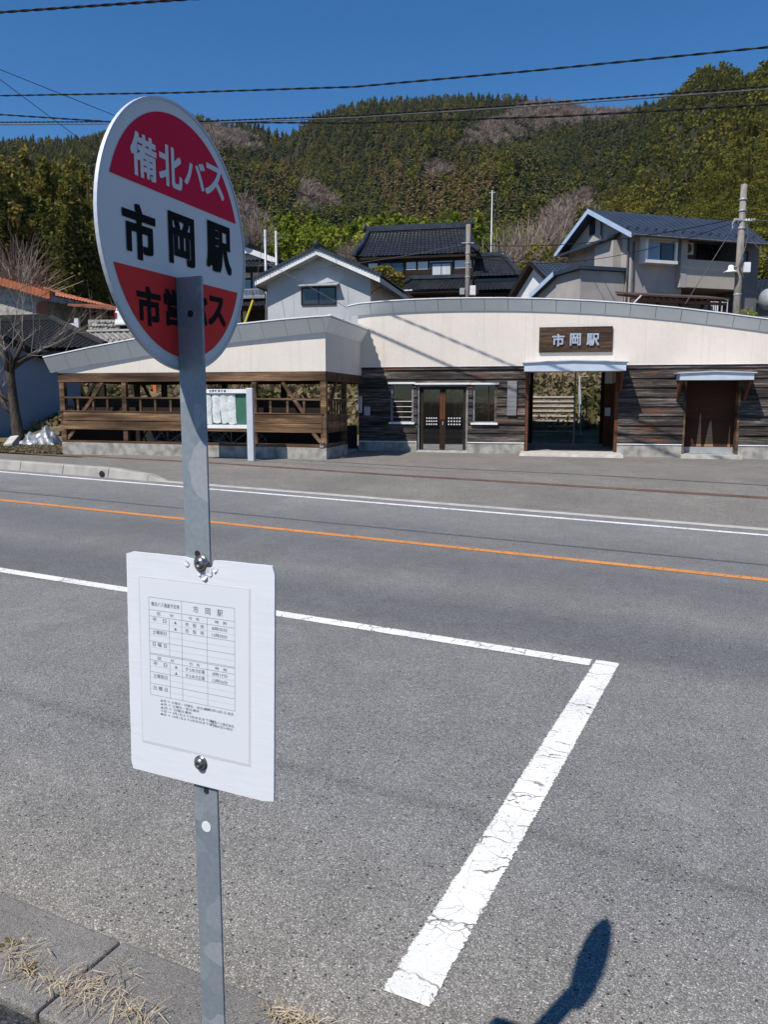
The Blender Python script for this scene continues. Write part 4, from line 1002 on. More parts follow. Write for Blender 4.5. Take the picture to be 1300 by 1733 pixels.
MB().box(u0_, u1_, -.04, .06, zb2, zb_).build('bottom_rail', M['flash'], no); MB().box(u0_, u1_, .03, .05, zb_, zh).build('green_panel', mat('green_felt_panel', (0.03, 0.115, 0.075), (0.04, 0.135, 0.09), 6, 0.8), no)
M['notice'] = mat('notice_paper', (0.66, 0.68, 0.66), (0.48, 0.52, 0.50), 14, 0.8)
for x0_, x1_, y0_, y1_, sk_ in ((347, 356.5, 667, 717.5, 0), (359, 371, 666.5, 715.5, .02), (372, 385, 667, 716, .09), (385.5, 397.5, 667, 717.5, .03)):
    a, zb0 = H(x0_, y1_); b, zt0 = H(x1_, y0_); ph = rng.uniform(0, 6)
    mb = MB(); mb.grid(lambda s, t: (a + (b - a) * s + sk_ * max(0, .5 - t) * 1.4 + .006 * math.sin(9 * t + ph), .02 - .03 * abs(math.sin(3.14 * s)) * (.3 + t * .5) - .008 * math.sin(7 * t + ph) ** 2, zb0 + (zt0 - zb0) * t + .015 * math.sin(5 * s + ph) * (1 - t)), 6, 16)
    mb.build('paper_notice', M['notice'], no, smooth=True)
pins = MB()
# ================================================================== BICYCLES in the shelter
def bicycle(loc, rz, label):
    r = thing('bicycle', label, 'bicycle', loc, 'bicycles parked in the shelter'); r.rotation_euler = (0, R(5), rz)
    bl = M['cable']; q = lambda x, z: (x, 0, z)
    fr = MB()
    for a, b in (((.15, .85), (-.12, .28)), ((.38, .72), (-.12, .28)), ((.38, .72), (-.02, .62)), ((-.12, .28), (-.5, .33)), ((-.5, .33), (-.17, .72)), ((.38, .82), (.56, .33))): fr.tube([q(*a), q(*b)] if a != (.15, .85) else [q(-.2, .82), q(-.12, .28)], .014, 6)
    f = fr.build('frame', M['bluewall'], r)
    for x in (-.5, .56):
        w = MB(); w.tube([(x + .32 * math.cos(a), 0, .33 + .32 * math.sin(a)) for a in np.linspace(0, 2 * math.pi, 29)], .018, 6)
        wo_ = w.build('wheel', M['cable'], r); s_ = MB()
        for a in np.linspace(0, 2 * math.pi, 12, endpoint=False): s_.tube([(x, 0, .33), (x + .30 * math.cos(a), 0, .33 + .30 * math.sin(a))], .003, 4)
        s_.tube([(x + .295 * math.cos(a), 0, .33 + .295 * math.sin(a)) for a in np.linspace(0, 2 * math.pi, 29)], .007, 4)
        s_.build('spokes', M['steel'], wo_)
    MB().tube([(.36, -.26, .98), (.33, -.1, 1.0), (.38, 0, .95), (.33, .1, 1.0), (.36, .26, .98)], .011, 6).build('handlebar', M['steel'], r)
    MB().lathe([(.01, 0), (.09, .01), (.07, .05), (.01, .06)], (-.22, 0, .84), (0, 0, 1), 12).build('saddle', M['cable'], r)
    return r
for px, n_, az, lb in ((262, .75, 12, 'dark bicycle parked side-on behind the shelter planks, leftmost wheel showing'), (300, 1.1, 25, 'dark bicycle in the shelter right of the visible wheel, partly behind the sign post'), (370, 1.0, 8, 'dark bicycle in the shelter behind the notice board')):
    u = F.hit(px, 735, n_)[0]; p = F.pt(u, n_, 0); bicycle((p.x + .45, p.y, zg(p.x, p.y)), -F.a + R(az), lb)
# ================================================================== TERRAIN
RN = np.array([28, 31, 34, 45, 60, 100, 150, 200, 250, 300, 400, 500, 600, 700, 900], float)
B4 = [752, 722, 674, 563, 557]
BL = [748, 742, 736, 640, 560]
TC = {-500: BL + [470, 410, 380, 365, 350, 320, 290, 265, 262, 300], 0: BL + [472, 412, 385, 365, 350, 320, 290, 262, 248, 300],
      170: [752, 722, 682, 596, 560] + [478, 430, 400, 375, 355, 322, 290, 258, 246, 285], 330: B4 + [487, 440, 412, 390, 370, 322, 272, 224, 198, 255],
      430: B4 + [492, 445, 420, 398, 375, 330, 286, 240, 213, 262], 490: B4 + [492, 445, 420, 400, 378, 340, 298, 256, 234, 285],
      560: B4 + [492, 440, 415, 395, 370, 318, 266, 218, 195, 250], 650: B4 + [492, 440, 415, 393, 368, 312, 256, 206, 181, 240],
      760: B4 + [492, 440, 415, 393, 366, 306, 246, 190, 162, 230], 850: B4 + [492, 440, 418, 396, 368, 308, 248, 194, 166, 230],
      920: B4 + [492, 442, 422, 400, 372, 312, 252, 204, 179, 240], 1000: B4 + [490, 445, 426, 402, 374, 318, 262, 220, 200, 250],
      1100: B4 + [486, 440, 398, 362, 328, 262, 212, 194, 205, 250], 1200: B4 + [480, 425, 370, 312, 258, 184, 153, 190, 228, 262],
      1300: B4 + [478, 412, 350, 288, 232, 154, 138, 182, 218, 252], 1750: B4 + [474, 405, 338, 268, 208, 132, 112, 152, 180, 220]}
TX = np.array(sorted(TC)); TAZ = np.arctan((TX - 650) / FOC); TT = np.array([TC[k] for k in TX], float)
def ypx(az, r):
    i = np.clip(np.searchsorted(TAZ, az) - 1, 0, len(TAZ) - 2); t = np.clip((az - TAZ[i]) / (TAZ[i + 1] - TAZ[i]), 0, 1); t = t * t * (3 - 2 * t)
    return float(np.interp(r, RN, TT[i] * (1 - t) + TT[i + 1] * t))
def tz(x, y):
    az = math.atan2(x, max(1e-3, y)); r = math.hypot(x, y); s, p = sp(x, y); re = min(r, max(0, p) * 1.6)
    if re < 28: return -1.5
    b = ypx(az, re); e = PIT * 0 + math.atan2((HZ - b), FOC)
    # image rows -> elevation: rows are measured on a pitched camera
    yy = (866.5 - b) / FOC; el = math.atan2(yy * math.cos(PIT) - math.sin(PIT), (math.cos(PIT) + yy * math.sin(PIT)) * 1.0)
    return CAMH + re * math.cos(az) * math.tan(el) + 0.25 * math.sin(x * .31) * math.sin(y * .23) * min(1, max(0, (re - 60) / 40)) + sstep(170, 330, re) * (3.0 + 9.0 * (1 - sstep(520, 660, re))) * (math.sin(az * 21 + re * .011 + 1) + .45 * math.sin(az * 45 - re * .016)) * .8
azs = np.linspace(R(-58), R(58), 150); rr = np.concatenate([np.linspace(28, 62, 26), np.geomspace(65, 1100, 52)])
mb = MB()
for r in rr:
    for a in azs:
        x, y = r * math.sin(a), r * math.cos(a); mb.v.append((x, y, tz(x, y)))
na = len(azs)
for j in range(len(rr) - 1):
    for i in range(na - 1): k = j * na + i; mb.f.append((k, k + 1, k + na + 1, k + na))
def hillmat():
    m, nt, out = new_mat('hillside_ground'); v = coords(nt)
    d = nd(nt, 'ShaderNodeVectorMath', {0: nd(nt, 'ShaderNodeTexCoord').outputs['Object']}, operation='LENGTH')
    f = nd(nt, 'ShaderNodeMapRange', {0: d.outputs['Value'], 1: 62.0, 2: 95.0})
    g = ramp(nt, noise(nt, v, 1.1, 6, 0.65), [(0.35, (0.20, 0.155, 0.09)), (0.52, (0.125, 0.10, 0.055)), (0.70, (0.075, 0.078, 0.03))])
    fl_ = ramp(nt, noise(nt, v, .05, 4), [(0.35, (0.022, 0.024, 0.011)), (0.7, (0.034, 0.031, 0.018))])
    c = mix(nt, f.outputs[0], g, fl_); bsdf(nt, out, c, .95, 0, .1, noise(nt, v, 5, 4), .8, .08); return m
tag(mb.build('hillside', hillmat(), smooth=True, fix=False), kind='structure')

# ================================================================== HOUSES
def tiled(mb, A, Bv, Cv, D, rib=.27, course=.30, amp=.055):
    A, Bv, Cv, D = map(Vector, (A, Bv, Cv, D)); n = (Bv - A).cross(D - A).normalized()
    if n.z < 0: n = -n
    nr = max(2, int(max((Bv - A).length, (Cv - D).length) / rib)); nc = max(2, int((D - A).length / course))
    nu = nr * 4
    for j in range(nc):
        for k in (0, 1):
            pass
    base = len(mb.v); rows = []
    for j in range(nc):
        for t, lift in ((j / nc, .035), ((j + 1) / nc, 0.0)):
            for i in range(nu + 1):
                s = i / nu; p = A.lerp(Bv, s).lerp(D.lerp(Cv, s), t); w = amp * (max(0, math.cos(2 * math.pi * s * nr)) ** 1.5)
                mb.v.append(tuple(p + n * (w + lift)))
    for j in range(2 * nc - 1):
        for i in range(nu):
            a = base + j * (nu + 1) + i; mb.f.append((a, a + 1, a + nu + 2, a + nu + 1))
    return mb
def slab(mb, A, Bv, Cv, D, t):
    A, Bv, Cv, D = map(Vector, (A, Bv, Cv, D)); dn = Vector((0, 0, -t)); return mb.hexa([A + dn, Bv + dn, Cv + dn, D + dn], [A, Bv, Cv, D])
def window(root, a, b, c, d, n, frame, pane, prot=.05, mull=1, fw=.06):
    f = MB(); f.box(a, b, n - prot, n + .04, d - fw, d); f.box(a, b, n - prot, n + .04, c, c + fw); f.box(a, a + fw, n - prot, n + .04, c + fw, d - fw); f.box(b - fw, b, n - prot, n + .04, c + fw, d - fw)
    for k in range(mull): m_ = a + (b - a) * (k + 1) / (mull + 1); f.box(m_ - fw / 3, m_ + fw / 3, n - prot * .7, n + .04, c + fw, d - fw)
    w = f.build('window', frame, root); MB().box(a + fw * .5, b - fw * .5, n - .004, n + .01, c + fw * .5, d - fw * .5).build('pane', pane, w); return w
M['frame_w'] = mat('white_window_frame', (.70, .70, .70), (.6, .6, .6), 3, .5); M['frame_d'] = M['darkwood']
M['pane_dark'] = mat('dark_reflective_pane', (.012, .015, .02), (.03, .035, .045), .8, .08, spec=.8)
M['pane_blue'] = mat('curtained_pane', (.20, .27, .36), (.13, .18, .26), 1.5, .15, spec=.7)

# ---- grey gabled house
G = Frame(540, 46, 12); gh = G.root('grey_gable_house', 'pale grey rendered gable house with white barge boards behind the shelter roof', 'house')
gb = -1.0
(la, lz), (ra, rz_) = G.hit(452, 470), G.hit(627, 462); zb = 3.5; ax, az_ = G.hit(536, 420)
(e0, ez0), (pk, pz), (e1, ez1) = G.hit(431, 473, -.7), G.hit(535.5, 420, -.7), G.hit(643, 467, -.7)
GD = 8.5
slope = lambda u: ez0 + (pz - ez0) * (u - e0) / (pk - e0) if u < pk else pz + (ez1 - pz) * (u - pk) / (e1 - pk)
wl_ = MB().prism([(la, 0, zb), (ra, 0, zb), (ra, 0, slope(ra) - .33), (pk, 0, pz - .33), (la, 0, slope(la) - .33)], (0, GD, 0)).build('wall', M['greyrender'], gh)
jn = MB()
for px in (497, 536, 583): u = G.hit(px, 500)[0]; jn.box(u - .012, u + .012, -.004, .01, zb, slope(u) - .36)
jn.build('wall_joint', M['steel'], gh)
bg_ = MB()
for s_ in (0, 1):
    a_, b_ = ((e0, ez0), (pk, pz)) if s_ == 0 else ((pk, pz), (e1, ez1))
    bg_.hexa([(a_[0], -.72, a_[1] - .34), (b_[0], -.72, b_[1] - .34), (b_[0], -.60, b_[1] - .34), (a_[0], -.60, a_[1] - .34)], [(a_[0], -.72, a_[1] - .01), (b_[0], -.72, b_[1] - .01), (b_[0], -.60, b_[1] - .01), (a_[0], -.60, a_[1] - .01)])
bg_.build('barge_board', M['barge'], gh)
sf = MB()
for a_, b_ in (((e0, ez0), (pk, pz)), ((pk, pz), (e1, ez1))):
    sf.hexa([(a_[0], -.6, a_[1] - .33), (b_[0], -.6, b_[1] - .33), (b_[0], GD + .6, b_[1] - .33), (a_[0], GD + .6, a_[1] - .33)], [(a_[0], -.6, a_[1] - .05), (b_[0], -.6, b_[1] - .05), (b_[0], GD + .6, b_[1] - .05), (a_[0], GD + .6, a_[1] - .05)])
sf.build('eaves', M['greyrender'], gh)
rm = MB(); tiled(rm, (e0 - .1, -.75, ez0), (e0 - .1, GD + .6, ez0), (pk, GD + .6, pz + .03), (pk, -.75, pz + .03)); tiled(rm, (e1 + .1, -.75, ez1), (e1 + .1, GD + .6, ez1), (pk, GD + .6, pz + .03), (pk, -.75, pz + .03))
for a_, b_ in (((e0 - .1, ez0), (pk, pz)), ((pk, pz), (e1 + .1, ez1))):
    for k in range(22): t_ = (k + .5) / 22; x_, z_ = a_[0] + (b_[0] - a_[0]) * t_, a_[1] + (b_[1] - a_[1]) * t_; rm.box(x_ - .09, x_ + .09, -.80, -.5, z_ - .03, z_ + .12)
gr_ = rm.build('roof', M['tile'], gh)
MB().box(pk - .14, pk + .14, -.85, GD + .6, pz + .06, pz + .30).build('ridge', M['tile'], gr_); MB().lathe([(.02, 0), (.14, .02), (.11, .10), (.02, .12)], (pk, -.84, pz + .22), (0, -1, 0), 12).build('ridge_end_tile', M['tile'], gr_)
a, b, c, d = G.rect(510, 486, 569, 516); w_ = window(gh, a, b, c, d, -.02, M['frame_d'], M['pane_dark'], .06)
a, b, c, d = G.rect(505, 479.5, 571, 483.5, -.45); MB().hexa([(a, -.48, c), (b, -.48, c), (b, 0, d), (a, 0, d)], [(a, -.48, c + .05), (b, -.48, c + .05), (b, 0, d + .06), (a, 0, d + .06)]).build('window_awning', M['steel'], gh)
a, b, c, d = G.rect(531, 430, 545, 440); MB().lathe([(.28, 0), (.28, .02), (.22, .03), (.2, .01)], ((a + b) / 2, -.002, (c + d) / 2), (0, -1, 0), 16).build('gable_vent', M['steel'], gh)
MB().tube([(e1 - .12, -.6, ez1 - .42), (e1 - .12, 2, ez1 - .42), (e1 - .12, GD, ez1 - .42)], .06, 6).build('gutter', M['cable_grey'], gh)
MB().tube([(e1 - .12, .3, ez1 - .45), (ra + .1, -.08, ez1 - .75), (ra + .06, -.08, zb)], .035, 6).build('downpipe', M['tin_red'], gh)
MB().tube([(e0 + .12, -.6, ez0 - .42), (e0 + .12, 2, ez0 - .42), (e0 + .12, GD, ez0 - .42)], .06, 6).build('gutter', M['cable_grey'], gh)
MB().tube([(e0 + .12, .3, ez0 - .45), (la - .1, -.08, ez0 - .75), (la - .06, -.08, zb)], .035, 6).build('downpipe', M['cable_grey'], gh)

# ---- traditional tiled house
T = Frame(700, 60, 12); th_ = T.root('tiled_farmhouse', 'two storey traditional house with black glazed tile roofs and white plaster between dark posts', 'house')
ea = T.hit(600, 431, -.5); eb = T.hit(812, 431, -.5); ra_ = T.hit(622, 390, 3.4); rb_ = T.hit(796, 388, 3.4)
ez = (ea[1] + eb[1]) / 2; rz2 = (ra_[1] + rb_[1]) / 2; TD = 6.8
rm = MB(); hip = T.hit(622, 424, -.3)
tiled(rm, (ea[0], -.5, ez), (eb[0], -.5, ez), (rb_[0], 3.4, rz2), (ra_[0], 3.4, rz2), .30, .32); tiled(rm, (eb[0], TD + 1.1, ez), (ea[0], TD + 1.1, ez), (ra_[0], 3.4, rz2), (rb_[0], 3.4, rz2), .30, .32)
up = rm.build('upper_roof', M['tile'], th_)
sk_ = MB(); sk_.poly((ea[0], -1.1, ez - .01), (ra_[0], 3.4, rz2 - .01), (ea[0], TD + 1.1, ez - .01)); sk_.poly((eb[0], -1.1, ez - .01), (eb[0], TD + 1.1, ez - .01), (rb_[0], 3.4, rz2 - .01)); sk_.build('hip', M['tile'], up)
slb = MB(); slb.hexa([(ea[0] + .1, -.45, ez - .22), (eb[0] - .1, -.45, ez - .22), (eb[0] - .1, TD + 1, ez - .22), (ea[0] + .1, TD + 1, ez - .22)], [(ea[0] + .1, -.45, ez - .03), (eb[0] - .1, -.45, ez - .03), (eb[0] - .1, TD + 1, ez - .03), (ea[0] + .1, TD + 1, ez - .03)]); slb.build('eaves', M['darkwood'], up)
rg = MB(); rg.box(ra_[0] - .1, rb_[0] + .1, 3.22, 3.58, rz2, rz2 + .22); rg.box(ra_[0] - .2, rb_[0] + .2, 3.26, 3.54, rz2 + .225, rz2 + .42)
for s_ in (ra_[0] - .1, rb_[0] + .1): rg.lathe([(.05, 0), (.34, .02), (.30, .20), (.05, .22)], (s_, 3.4, rz2 + .28), (-1 if s_ < 0 else 1, 0, 0), 12)
# descending ridges near both gable ends
for s_, t_ in ((ra_[0] + .15, ea[0] + .1), (rb_[0] - .15, eb[0] - .1)):
    rg.tube([(s_, 3.1, rz2 - .05), (s_ * .5 + t_ * .5 if False else s_, .9, (rz2 + ez) / 2 - .15), (t_, -.9, ez + .18)], [.17, .17, .15], 8); rg.lathe([(.05, 0), (.22, .02), (.20, .18), (.05, .2)], (t_, -.9, ez + .22), (0, -1, 0), 10)
rg.build('ridge', M['tile'], up)
wz0, wz1 = T.hit(700, 476)[1], ez - .2; wa, wb = T.hit(622, 450)[0], T.hit(800, 450)[0]
MB().box(wa, wb, 0, TD, 4.0, wz1).build('wall', M['plaster'], th_)
fr = MB()
for px in (622, 641, 662, 686, 706, 726, 768, 790, 800):
    u = T.hit(px, 450)[0]; fr.box(u - .07, u + .07, -.03, .05, wz0, wz1 - .01)
for y_ in (441,): z_ = T.hit(700, y_)[1]; fr.box(T.hit(641, 450)[0], T.hit(686, 450)[0], -.028, .05, z_ - .06, z_ + .06); fr.box(T.hit(726, 450)[0], T.hit(768, 450)[0], -.028, .05, z_ - .06, z_ + .06)
fr.box(wa, wb, -.034, .05, wz1 - .22, wz1 - .008)
fr.build('timber_post', M['darkwood'], th_)
a, b, c, d = T.rect(622, 456, 800, 476); MB().box(a, b, -.02, .05, c, d).build('dark_panel', M['darkwood'], th_)
a, b, c, d = T.rect(643, 444, 684, 470); window(th_, a, b, c, d, -.06, M['frame_d'], M['pane_dark'], .06)
a, b, c, d = T.rect(729, 444, 766, 470); w_ = window(th_, a, b, c, d, -.06, M['frame_d'], M['pane_dark'], .06); MB().box(a + .15, b - .15, -.075, -.066, c + .1, d - .12).build('curtain', M['curtain'], w_)
# lower roof
l0, l1 = T.hit(668, 490, -2.3), T.hit(792, 490, -2.3); lt = T.hit(730, 472.5, -.05)[1]; lz_ = (l0[1] + l1[1]) / 2
rm = MB(); tiled(rm, (l0[0], -2.3, lz_), (l1[0], -2.3, lz_), (l1[0], -.06, lt), (l0[0] + .8, -.06, lt), .28, .28); lr = rm.build('lower_roof', M['tile'], th_)
rg = MB(); rg.box(l0[0] + .7, l1[0], -.36, -.06, lt, lt + .25); rg.tube([(l0[0] + .85, -.2, lt + .1), (l0[0], -2.3, lz_ + .16)], .13, 8); rg.build('ridge', M['tile'], lr)
MB().box(l0[0] + .2, l1[0], -2.2, -.05, lz_ - .20, lz_ - .03).build('eaves', M['darkwood'], lr)
MB().box(l0[0] + .9, l1[0], -1.2, -.05, 4.0, lz_ - .2).build('wall', M['creamplaster'], th_)
fr = MB()
for px in (696, 724, 752, 780): u = T.hit(px, 498, -1.2)[0]; fr.box(u - .07, u + .07, -1.23, -1.1, 4.0, lz_ - .21)
fr.box(l0[0] + .9, l1[0], -1.225, -1.1, lz_ - .40, lz_ - .21); fr.build('timber_post', M['darkwood'], th_)
# right wing
p0, p1, p2, p3 = T.hit(800, 467, -.6), T.hit(878, 467, -.6), T.hit(851, 434, 2.6), T.hit(803, 434, 2.6)
rm = MB(); zz = (p0[1] + p1[1]) / 2; zy = (p2[1] + p3[1]) / 2; tiled(rm, (p0[0], -.6, zz), (p1[0], -.6, zz), (p2[0], 2.6, zy), (p3[0], 2.6, zy)); wr_ = rm.build('wing_roof', M['tile'], th_)
rg = MB(); rg.box(p3[0], p2[0] + .2, 2.45, 2.75, zy, zy + .28); rg.tube([(p2[0], 2.6, zy + .1), (p1[0], -.6, zz + .15)], .15, 8); rg.lathe([(.05, 0), (.24, .02), (.2, .18), (.05, .2)], (p1[0], -.62, zz + .18), (0, -1, 0), 10); rg.build('ridge', M['tile'], wr_)
MB().box(p0[0], p1[0] - .6, 0.1, 5.5, 4.0, zz - .12).build('wing_wall', M['darkwood'], th_); sk_ = MB(); sk_.poly((p1[0], -.6, zz - .02), (p1[0], 5.8, zz - .02), (p2[0], 2.6, zy - .02)); sk_.poly((p0[0], 5.8, zz - .02), (p1[0], 5.8, zz - .02), (p2[0], 2.6, zy - .02), (p3[0], 2.6, zy - .02)); sk_.build('hip', M['tile'], wr_)
p0, p1, p3 = T.hit(800, 491.5, -2.2), T.hit(905, 491.5, -2.2), T.hit(808, 478, -.2)
rm = MB(); tiled(rm, (p0[0], -2.2, p0[1]), (p1[0], -2.2, p0[1]), (p1[0] - 1.2, -.2, p3[1]), (p0[0], -.2, p3[1])); lr = rm.build('wing_lower_roof', M['tile'], th_)
rg = MB(); rg.box(p0[0], p1[0] - 1.2, -.34, -.06, p3[1], p3[1] + .22); rg.tube([(p1[0] - 1.2, -.2, p3[1] + .1), (p1[0] + .1, -2.3, p0[1] + .14)], .13, 8); rg.lathe([(.05, 0), (.2, .02), (.18, .16), (.05, .18)], (p1[0] + .08, -2.3, p0[1] + .2), (0, -1, 0), 10); rg.build('ridge', M['tile'], lr)
MB().box(p0[0], p1[0] - .8, -1.3, -.1, 4.0, p0[1] - .12).build('wall', M['creamplaster'], th_)
fr = MB()
for px in (815, 836, 858, 878): u = T.hit(px, 498, -1.3)[0]; fr.box(u - .07, u + .07, -1.33, -1.2, 4.0, p0[1] - .13)
fr.box(p0[0], p1[0] - .8, -1.325, -1.2, p0[1] - .34, p0[1] - .13); fr.build('timber_post', M['darkwood'], th_)

# ---- house behind the sign (left of the grey gable)
L = Frame(425, 53, 12); lh = L.root('balcony_house', 'white plastered tiled house with an upstairs railing between the round sign and grey gable', 'house')
(a0, z0_), (pk2, pz2), (a1, z1_) = L.hit(380, 442), L.hit(424, 425), L.hit(468, 444)
MB().prism([(a0 + .3, 0, 3.5), (a1 - .3, 0, 3.5), (a1 - .3, 0, z1_), (pk2, 0, pz2 - .1), (a0 + .3, 0, z0_)], (0, 7, 0)).build('wall', M['plaster'], lh)
mb = MB()
for p_, q_ in (((a0 - .4, z0_), (pk2, pz2)), ((pk2, pz2), (a1 + .3, z1_))): mb.hexa([(p_[0], -.65, p_[1] - .22), (q_[0], -.65, q_[1] - .22), (q_[0], -.55, q_[1] - .22), (p_[0], -.55, p_[1] - .22)], [(p_[0], -.65, p_[1] + .12), (q_[0], -.65, q_[1] + .12), (q_[0], -.55, q_[1] + .12), (p_[0], -.55, p_[1] + .12)])
mb.build('barge_board', M['barge'], lh)
rm = MB(); tiled(rm, (a0 - .4, -.7, z0_ + .1), (a0 - .4, 7.5, z0_ + .1), (pk2, 7.5, pz2 + .13), (pk2, -.7, pz2 + .13)); tiled(rm, (a1 + .3, -.7, z1_ + .1), (a1 + .3, 7.5, z1_ + .1), (pk2, 7.5, pz2 + .13), (pk2, -.7, pz2 + .13)); r_ = rm.build('roof', M['tile'], lh)
rg = MB().box(pk2 - .18, pk2 + .18, -.75, 7.5, pz2 + .15, pz2 + .42); rg.lathe([(.05, 0), (.34, .02), (.28, .16), (.05, .18)], (pk2, -.76, pz2 + .45), (0, -1, 0), 12); rg.build('ridge', M['tile'], r_)
for y0_, y1_, nn in ((452, 440, -1.3), (518, 505, -1.6)):
    za, zb_ = L.hit(425, y0_, nn)[1], L.hit(425, y1_, -.05)[1]; rm = MB(); tiled(rm, (a0 - .3, nn, za), (a1 + .2, nn, za), (a1 + .2, -.05, zb_), (a0 - .3, -.05, zb_)); rm.build('pent_roof', M['tile'], lh); MB().box(a0, a1, nn + .1, -.02, za - .12, za - .03).build('eaves', M['darkwood'], lh)
mb = MB()
for px in (408, 426, 442, 460): u = L.hit(px, 480)[0]; mb.box(u - .06, u + .06, -.04, .03, 4, z1_ - .3)
for y_ in (456, 472): z_ = L.hit(425, y_)[1]; mb.box(a0 + .3, a1 - .3, -.035, .03, z_ - .06, z_ + .06)
mb.build('timber_post', M['darkwood'], lh)
a, b, c, d = L.rect(386, 475, 452, 498); MB().box(a, b, -.025, .03, c, d).build('window', M['pane_blue'], lh)
a, b, c, d = L.rect(384, 489, 454, 502, -.9); mb = MB(); mb.box(a, b, -.92, -.88, d - .05, d); mb.box(a, b, -.92, -.88, c, c + .05)
for k in range(30): u = a + (b - a) * k / 29; mb.box(u - .012, u + .012, -.91, -.89, c, d)
mb.build('railing', M['steel'], lh); MB().box(a, b, -.93, -.02, c - .12, c - .02).build('balcony_floor', M['greywood'], lh)
a, b, c, d = L.rect(418, 520, 452, 545); MB().box(a, b, -.03, .02, c - 1, d).build('doorway', M['dark'], lh)

# ---- small white house with blue roof
Wf = Frame(897, 52, -16); wh = Wf.root('white_outbuilding', 'small white gabled outbuilding with blue tile roof left of the modern house', 'house')
# gable plane is u=0, ridge along u
na_, za_ = Wf.side(878, 474, 0); nb_, zb_ = Wf.side(897, 445, 0); nn = -3.2; nf = -nb_ if False else nn
rn, rz4 = Wf.side(897, 443, -.4); fn_, fz_ = rn - 3.4, rz4 - 2.0; bn_, bz_ = rn + 3.4, rz4 - 2.0; wlen = 5.5
MB().prism([(0, fn_ + .4, 4), (0, bn_ - .4, 4), (0, bn_ - .4, bz_ + .05), (0, rn, rz4 - .25), (0, fn_ + .4, fz_ + .05)], (wlen, 0, 0)).build('wall', M['plaster'], wh)
rm = MB(); tiled(rm, (-.45, fn_, fz_), (wlen + .4, fn_, fz_), (wlen + .4, rn, rz4), (-.45, rn, rz4)); tiled(rm, (-.45, bn_, bz_), (wlen + .4, bn_, bz_), (wlen + .4, rn, rz4), (-.45, rn, rz4)); r_ = rm.build('roof', M['tile_blue'], wh)
mb = MB(); slab(mb, (-.44, fn_, fz_ - .02), (wlen + .4, fn_, fz_ - .02), (wlen + .4, rn, rz4 - .02), (-.44, rn, rz4 - .02), .16); slab(mb, (-.44, bn_, bz_ - .02), (wlen + .4, bn_, bz_ - .02), (wlen + .4, rn, rz4 - .02), (-.44, rn, rz4 - .02), .16); mb.build('eaves', M['darkwood'], r_)

# ---- modern house on the right
Q = Frame(1058, 38, -18); mh = Q.root('modern_house', 'grey two storey house with a navy metal roof, bay window and brown porch roof', 'house')
rn, rz5 = Q.side(996, 354.5, -.55); efz = Q.hit(1150, 400, -.75)[1]; efz = (Q.hit(1056, 391, -.75)[1] + Q.hit(1249, 410, -.75)[1]) / 2
ub = Q.hit(1299, 410, -.75)[0]; ur = Q.hit(1256, 370, rn)[0]; bn_, bz_ = Q.side(939, 431, -.55)
print('modern', rn, rz5, efz, ub, ur, bn_, bz_)
WD = 6.0
A_, B_, C_, D_ = (-.55, -.75, efz), (ub, -.75, efz), (ur, rn, rz5), (-.55, rn, rz5)
rm = MB(); slab(rm, A_, B_, C_, D_, .10); slab(rm, (-.55, bn_, bz_), (ub, bn_, bz_), (ur, rn, rz5), (-.55, rn, rz5), .10); rm.hexa([(ub, -.75, efz - .1), (ub + .01, -.75, efz - .1), (ub + .01, bn_, bz_ - .1), (ub, bn_, bz_ - .1)], [(ur, rn, rz5 - .08), (ur + .01, rn, rz5 - .08), (ur + .011, rn + .01, rz5 - .08), (ur, rn + .01, rz5 - .08)]) if False else None
rm.poly((ub, -.75, efz), (ub, bn_, bz_), (ur, rn, rz5))
ro = rm.build('roof', M['tile_blue'], mh)
mb = MB(); P_ = [Vector(p) for p in (A_, B_, C_, D_)]
for k in range(24):
    s_ = k / 23; p, q = P_[0].lerp(P_[1], s_), P_[3].lerp(P_[2], s_); mb.bar(p + Vector((0, 0, .015)), q + Vector((0, 0, .015)), .035, .03)
mb.build('roof_seam', M['tile_blue'], ro)
mb = MB()
for row, t_ in ((0, .16), (1, .24)):
    for k in range(15): s_ = (k + .5 * row + .3) / 15.5; p = P_[0].lerp(P_[1], s_).lerp(P_[3].lerp(P_[2], s_), t_); mb.box(p.x - .06, p.x + .06, p.y - .03, p.y + .03, p.z, p.z + .06)
mb.build('snow_guard', M['tile'], ro)
mb = MB(); v0 = Vector((-.58, -.75, efz)); v1 = Vector((-.58, rn, rz5)); v2 = Vector((-.58, bn_, bz_))
for p, q in ((v0, v1), (v1, v2)): mb.hexa([p + Vector((0, 0, -.20)), q + Vector((0, 0, -.20)), q + Vector((.04, 0, -.20)), p + Vector((.04, 0, -.20))], [p + Vector((0, 0, .03)), q + Vector((0, 0, .03)), q + Vector((.04, 0, .03)), p + Vector((.04, 0, .03))])
mb.build('barge_board', M['barge_blue'], ro)
sfz = lambda n: (efz + (rz5 - efz) * (n + .75) / (rn + .75)) if n < rn else rz5 + (bz_ - rz5) * (n - rn) / (bn_ - rn)
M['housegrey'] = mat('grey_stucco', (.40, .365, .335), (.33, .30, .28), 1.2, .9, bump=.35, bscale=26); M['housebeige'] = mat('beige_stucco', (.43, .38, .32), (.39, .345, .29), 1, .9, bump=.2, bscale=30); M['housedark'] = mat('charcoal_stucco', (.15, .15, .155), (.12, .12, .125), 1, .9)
gp_ = [(0, .0, 3.5), (0, bn_ - .5, 3.5), (0, bn_ - .5, sfz(bn_ - .5) - .12), (0, rn, rz5 - .12), (0, 0, sfz(0) - .12)]
MB().prism(gp_, (2.6, 0, 0)).build('wall', M['housegrey'], mh)
u1b = Q.hit(1156, 440)[0]; uend = Q.hit(1285, 440)[0]; u2b = Q.hit(1250, 440)[0]
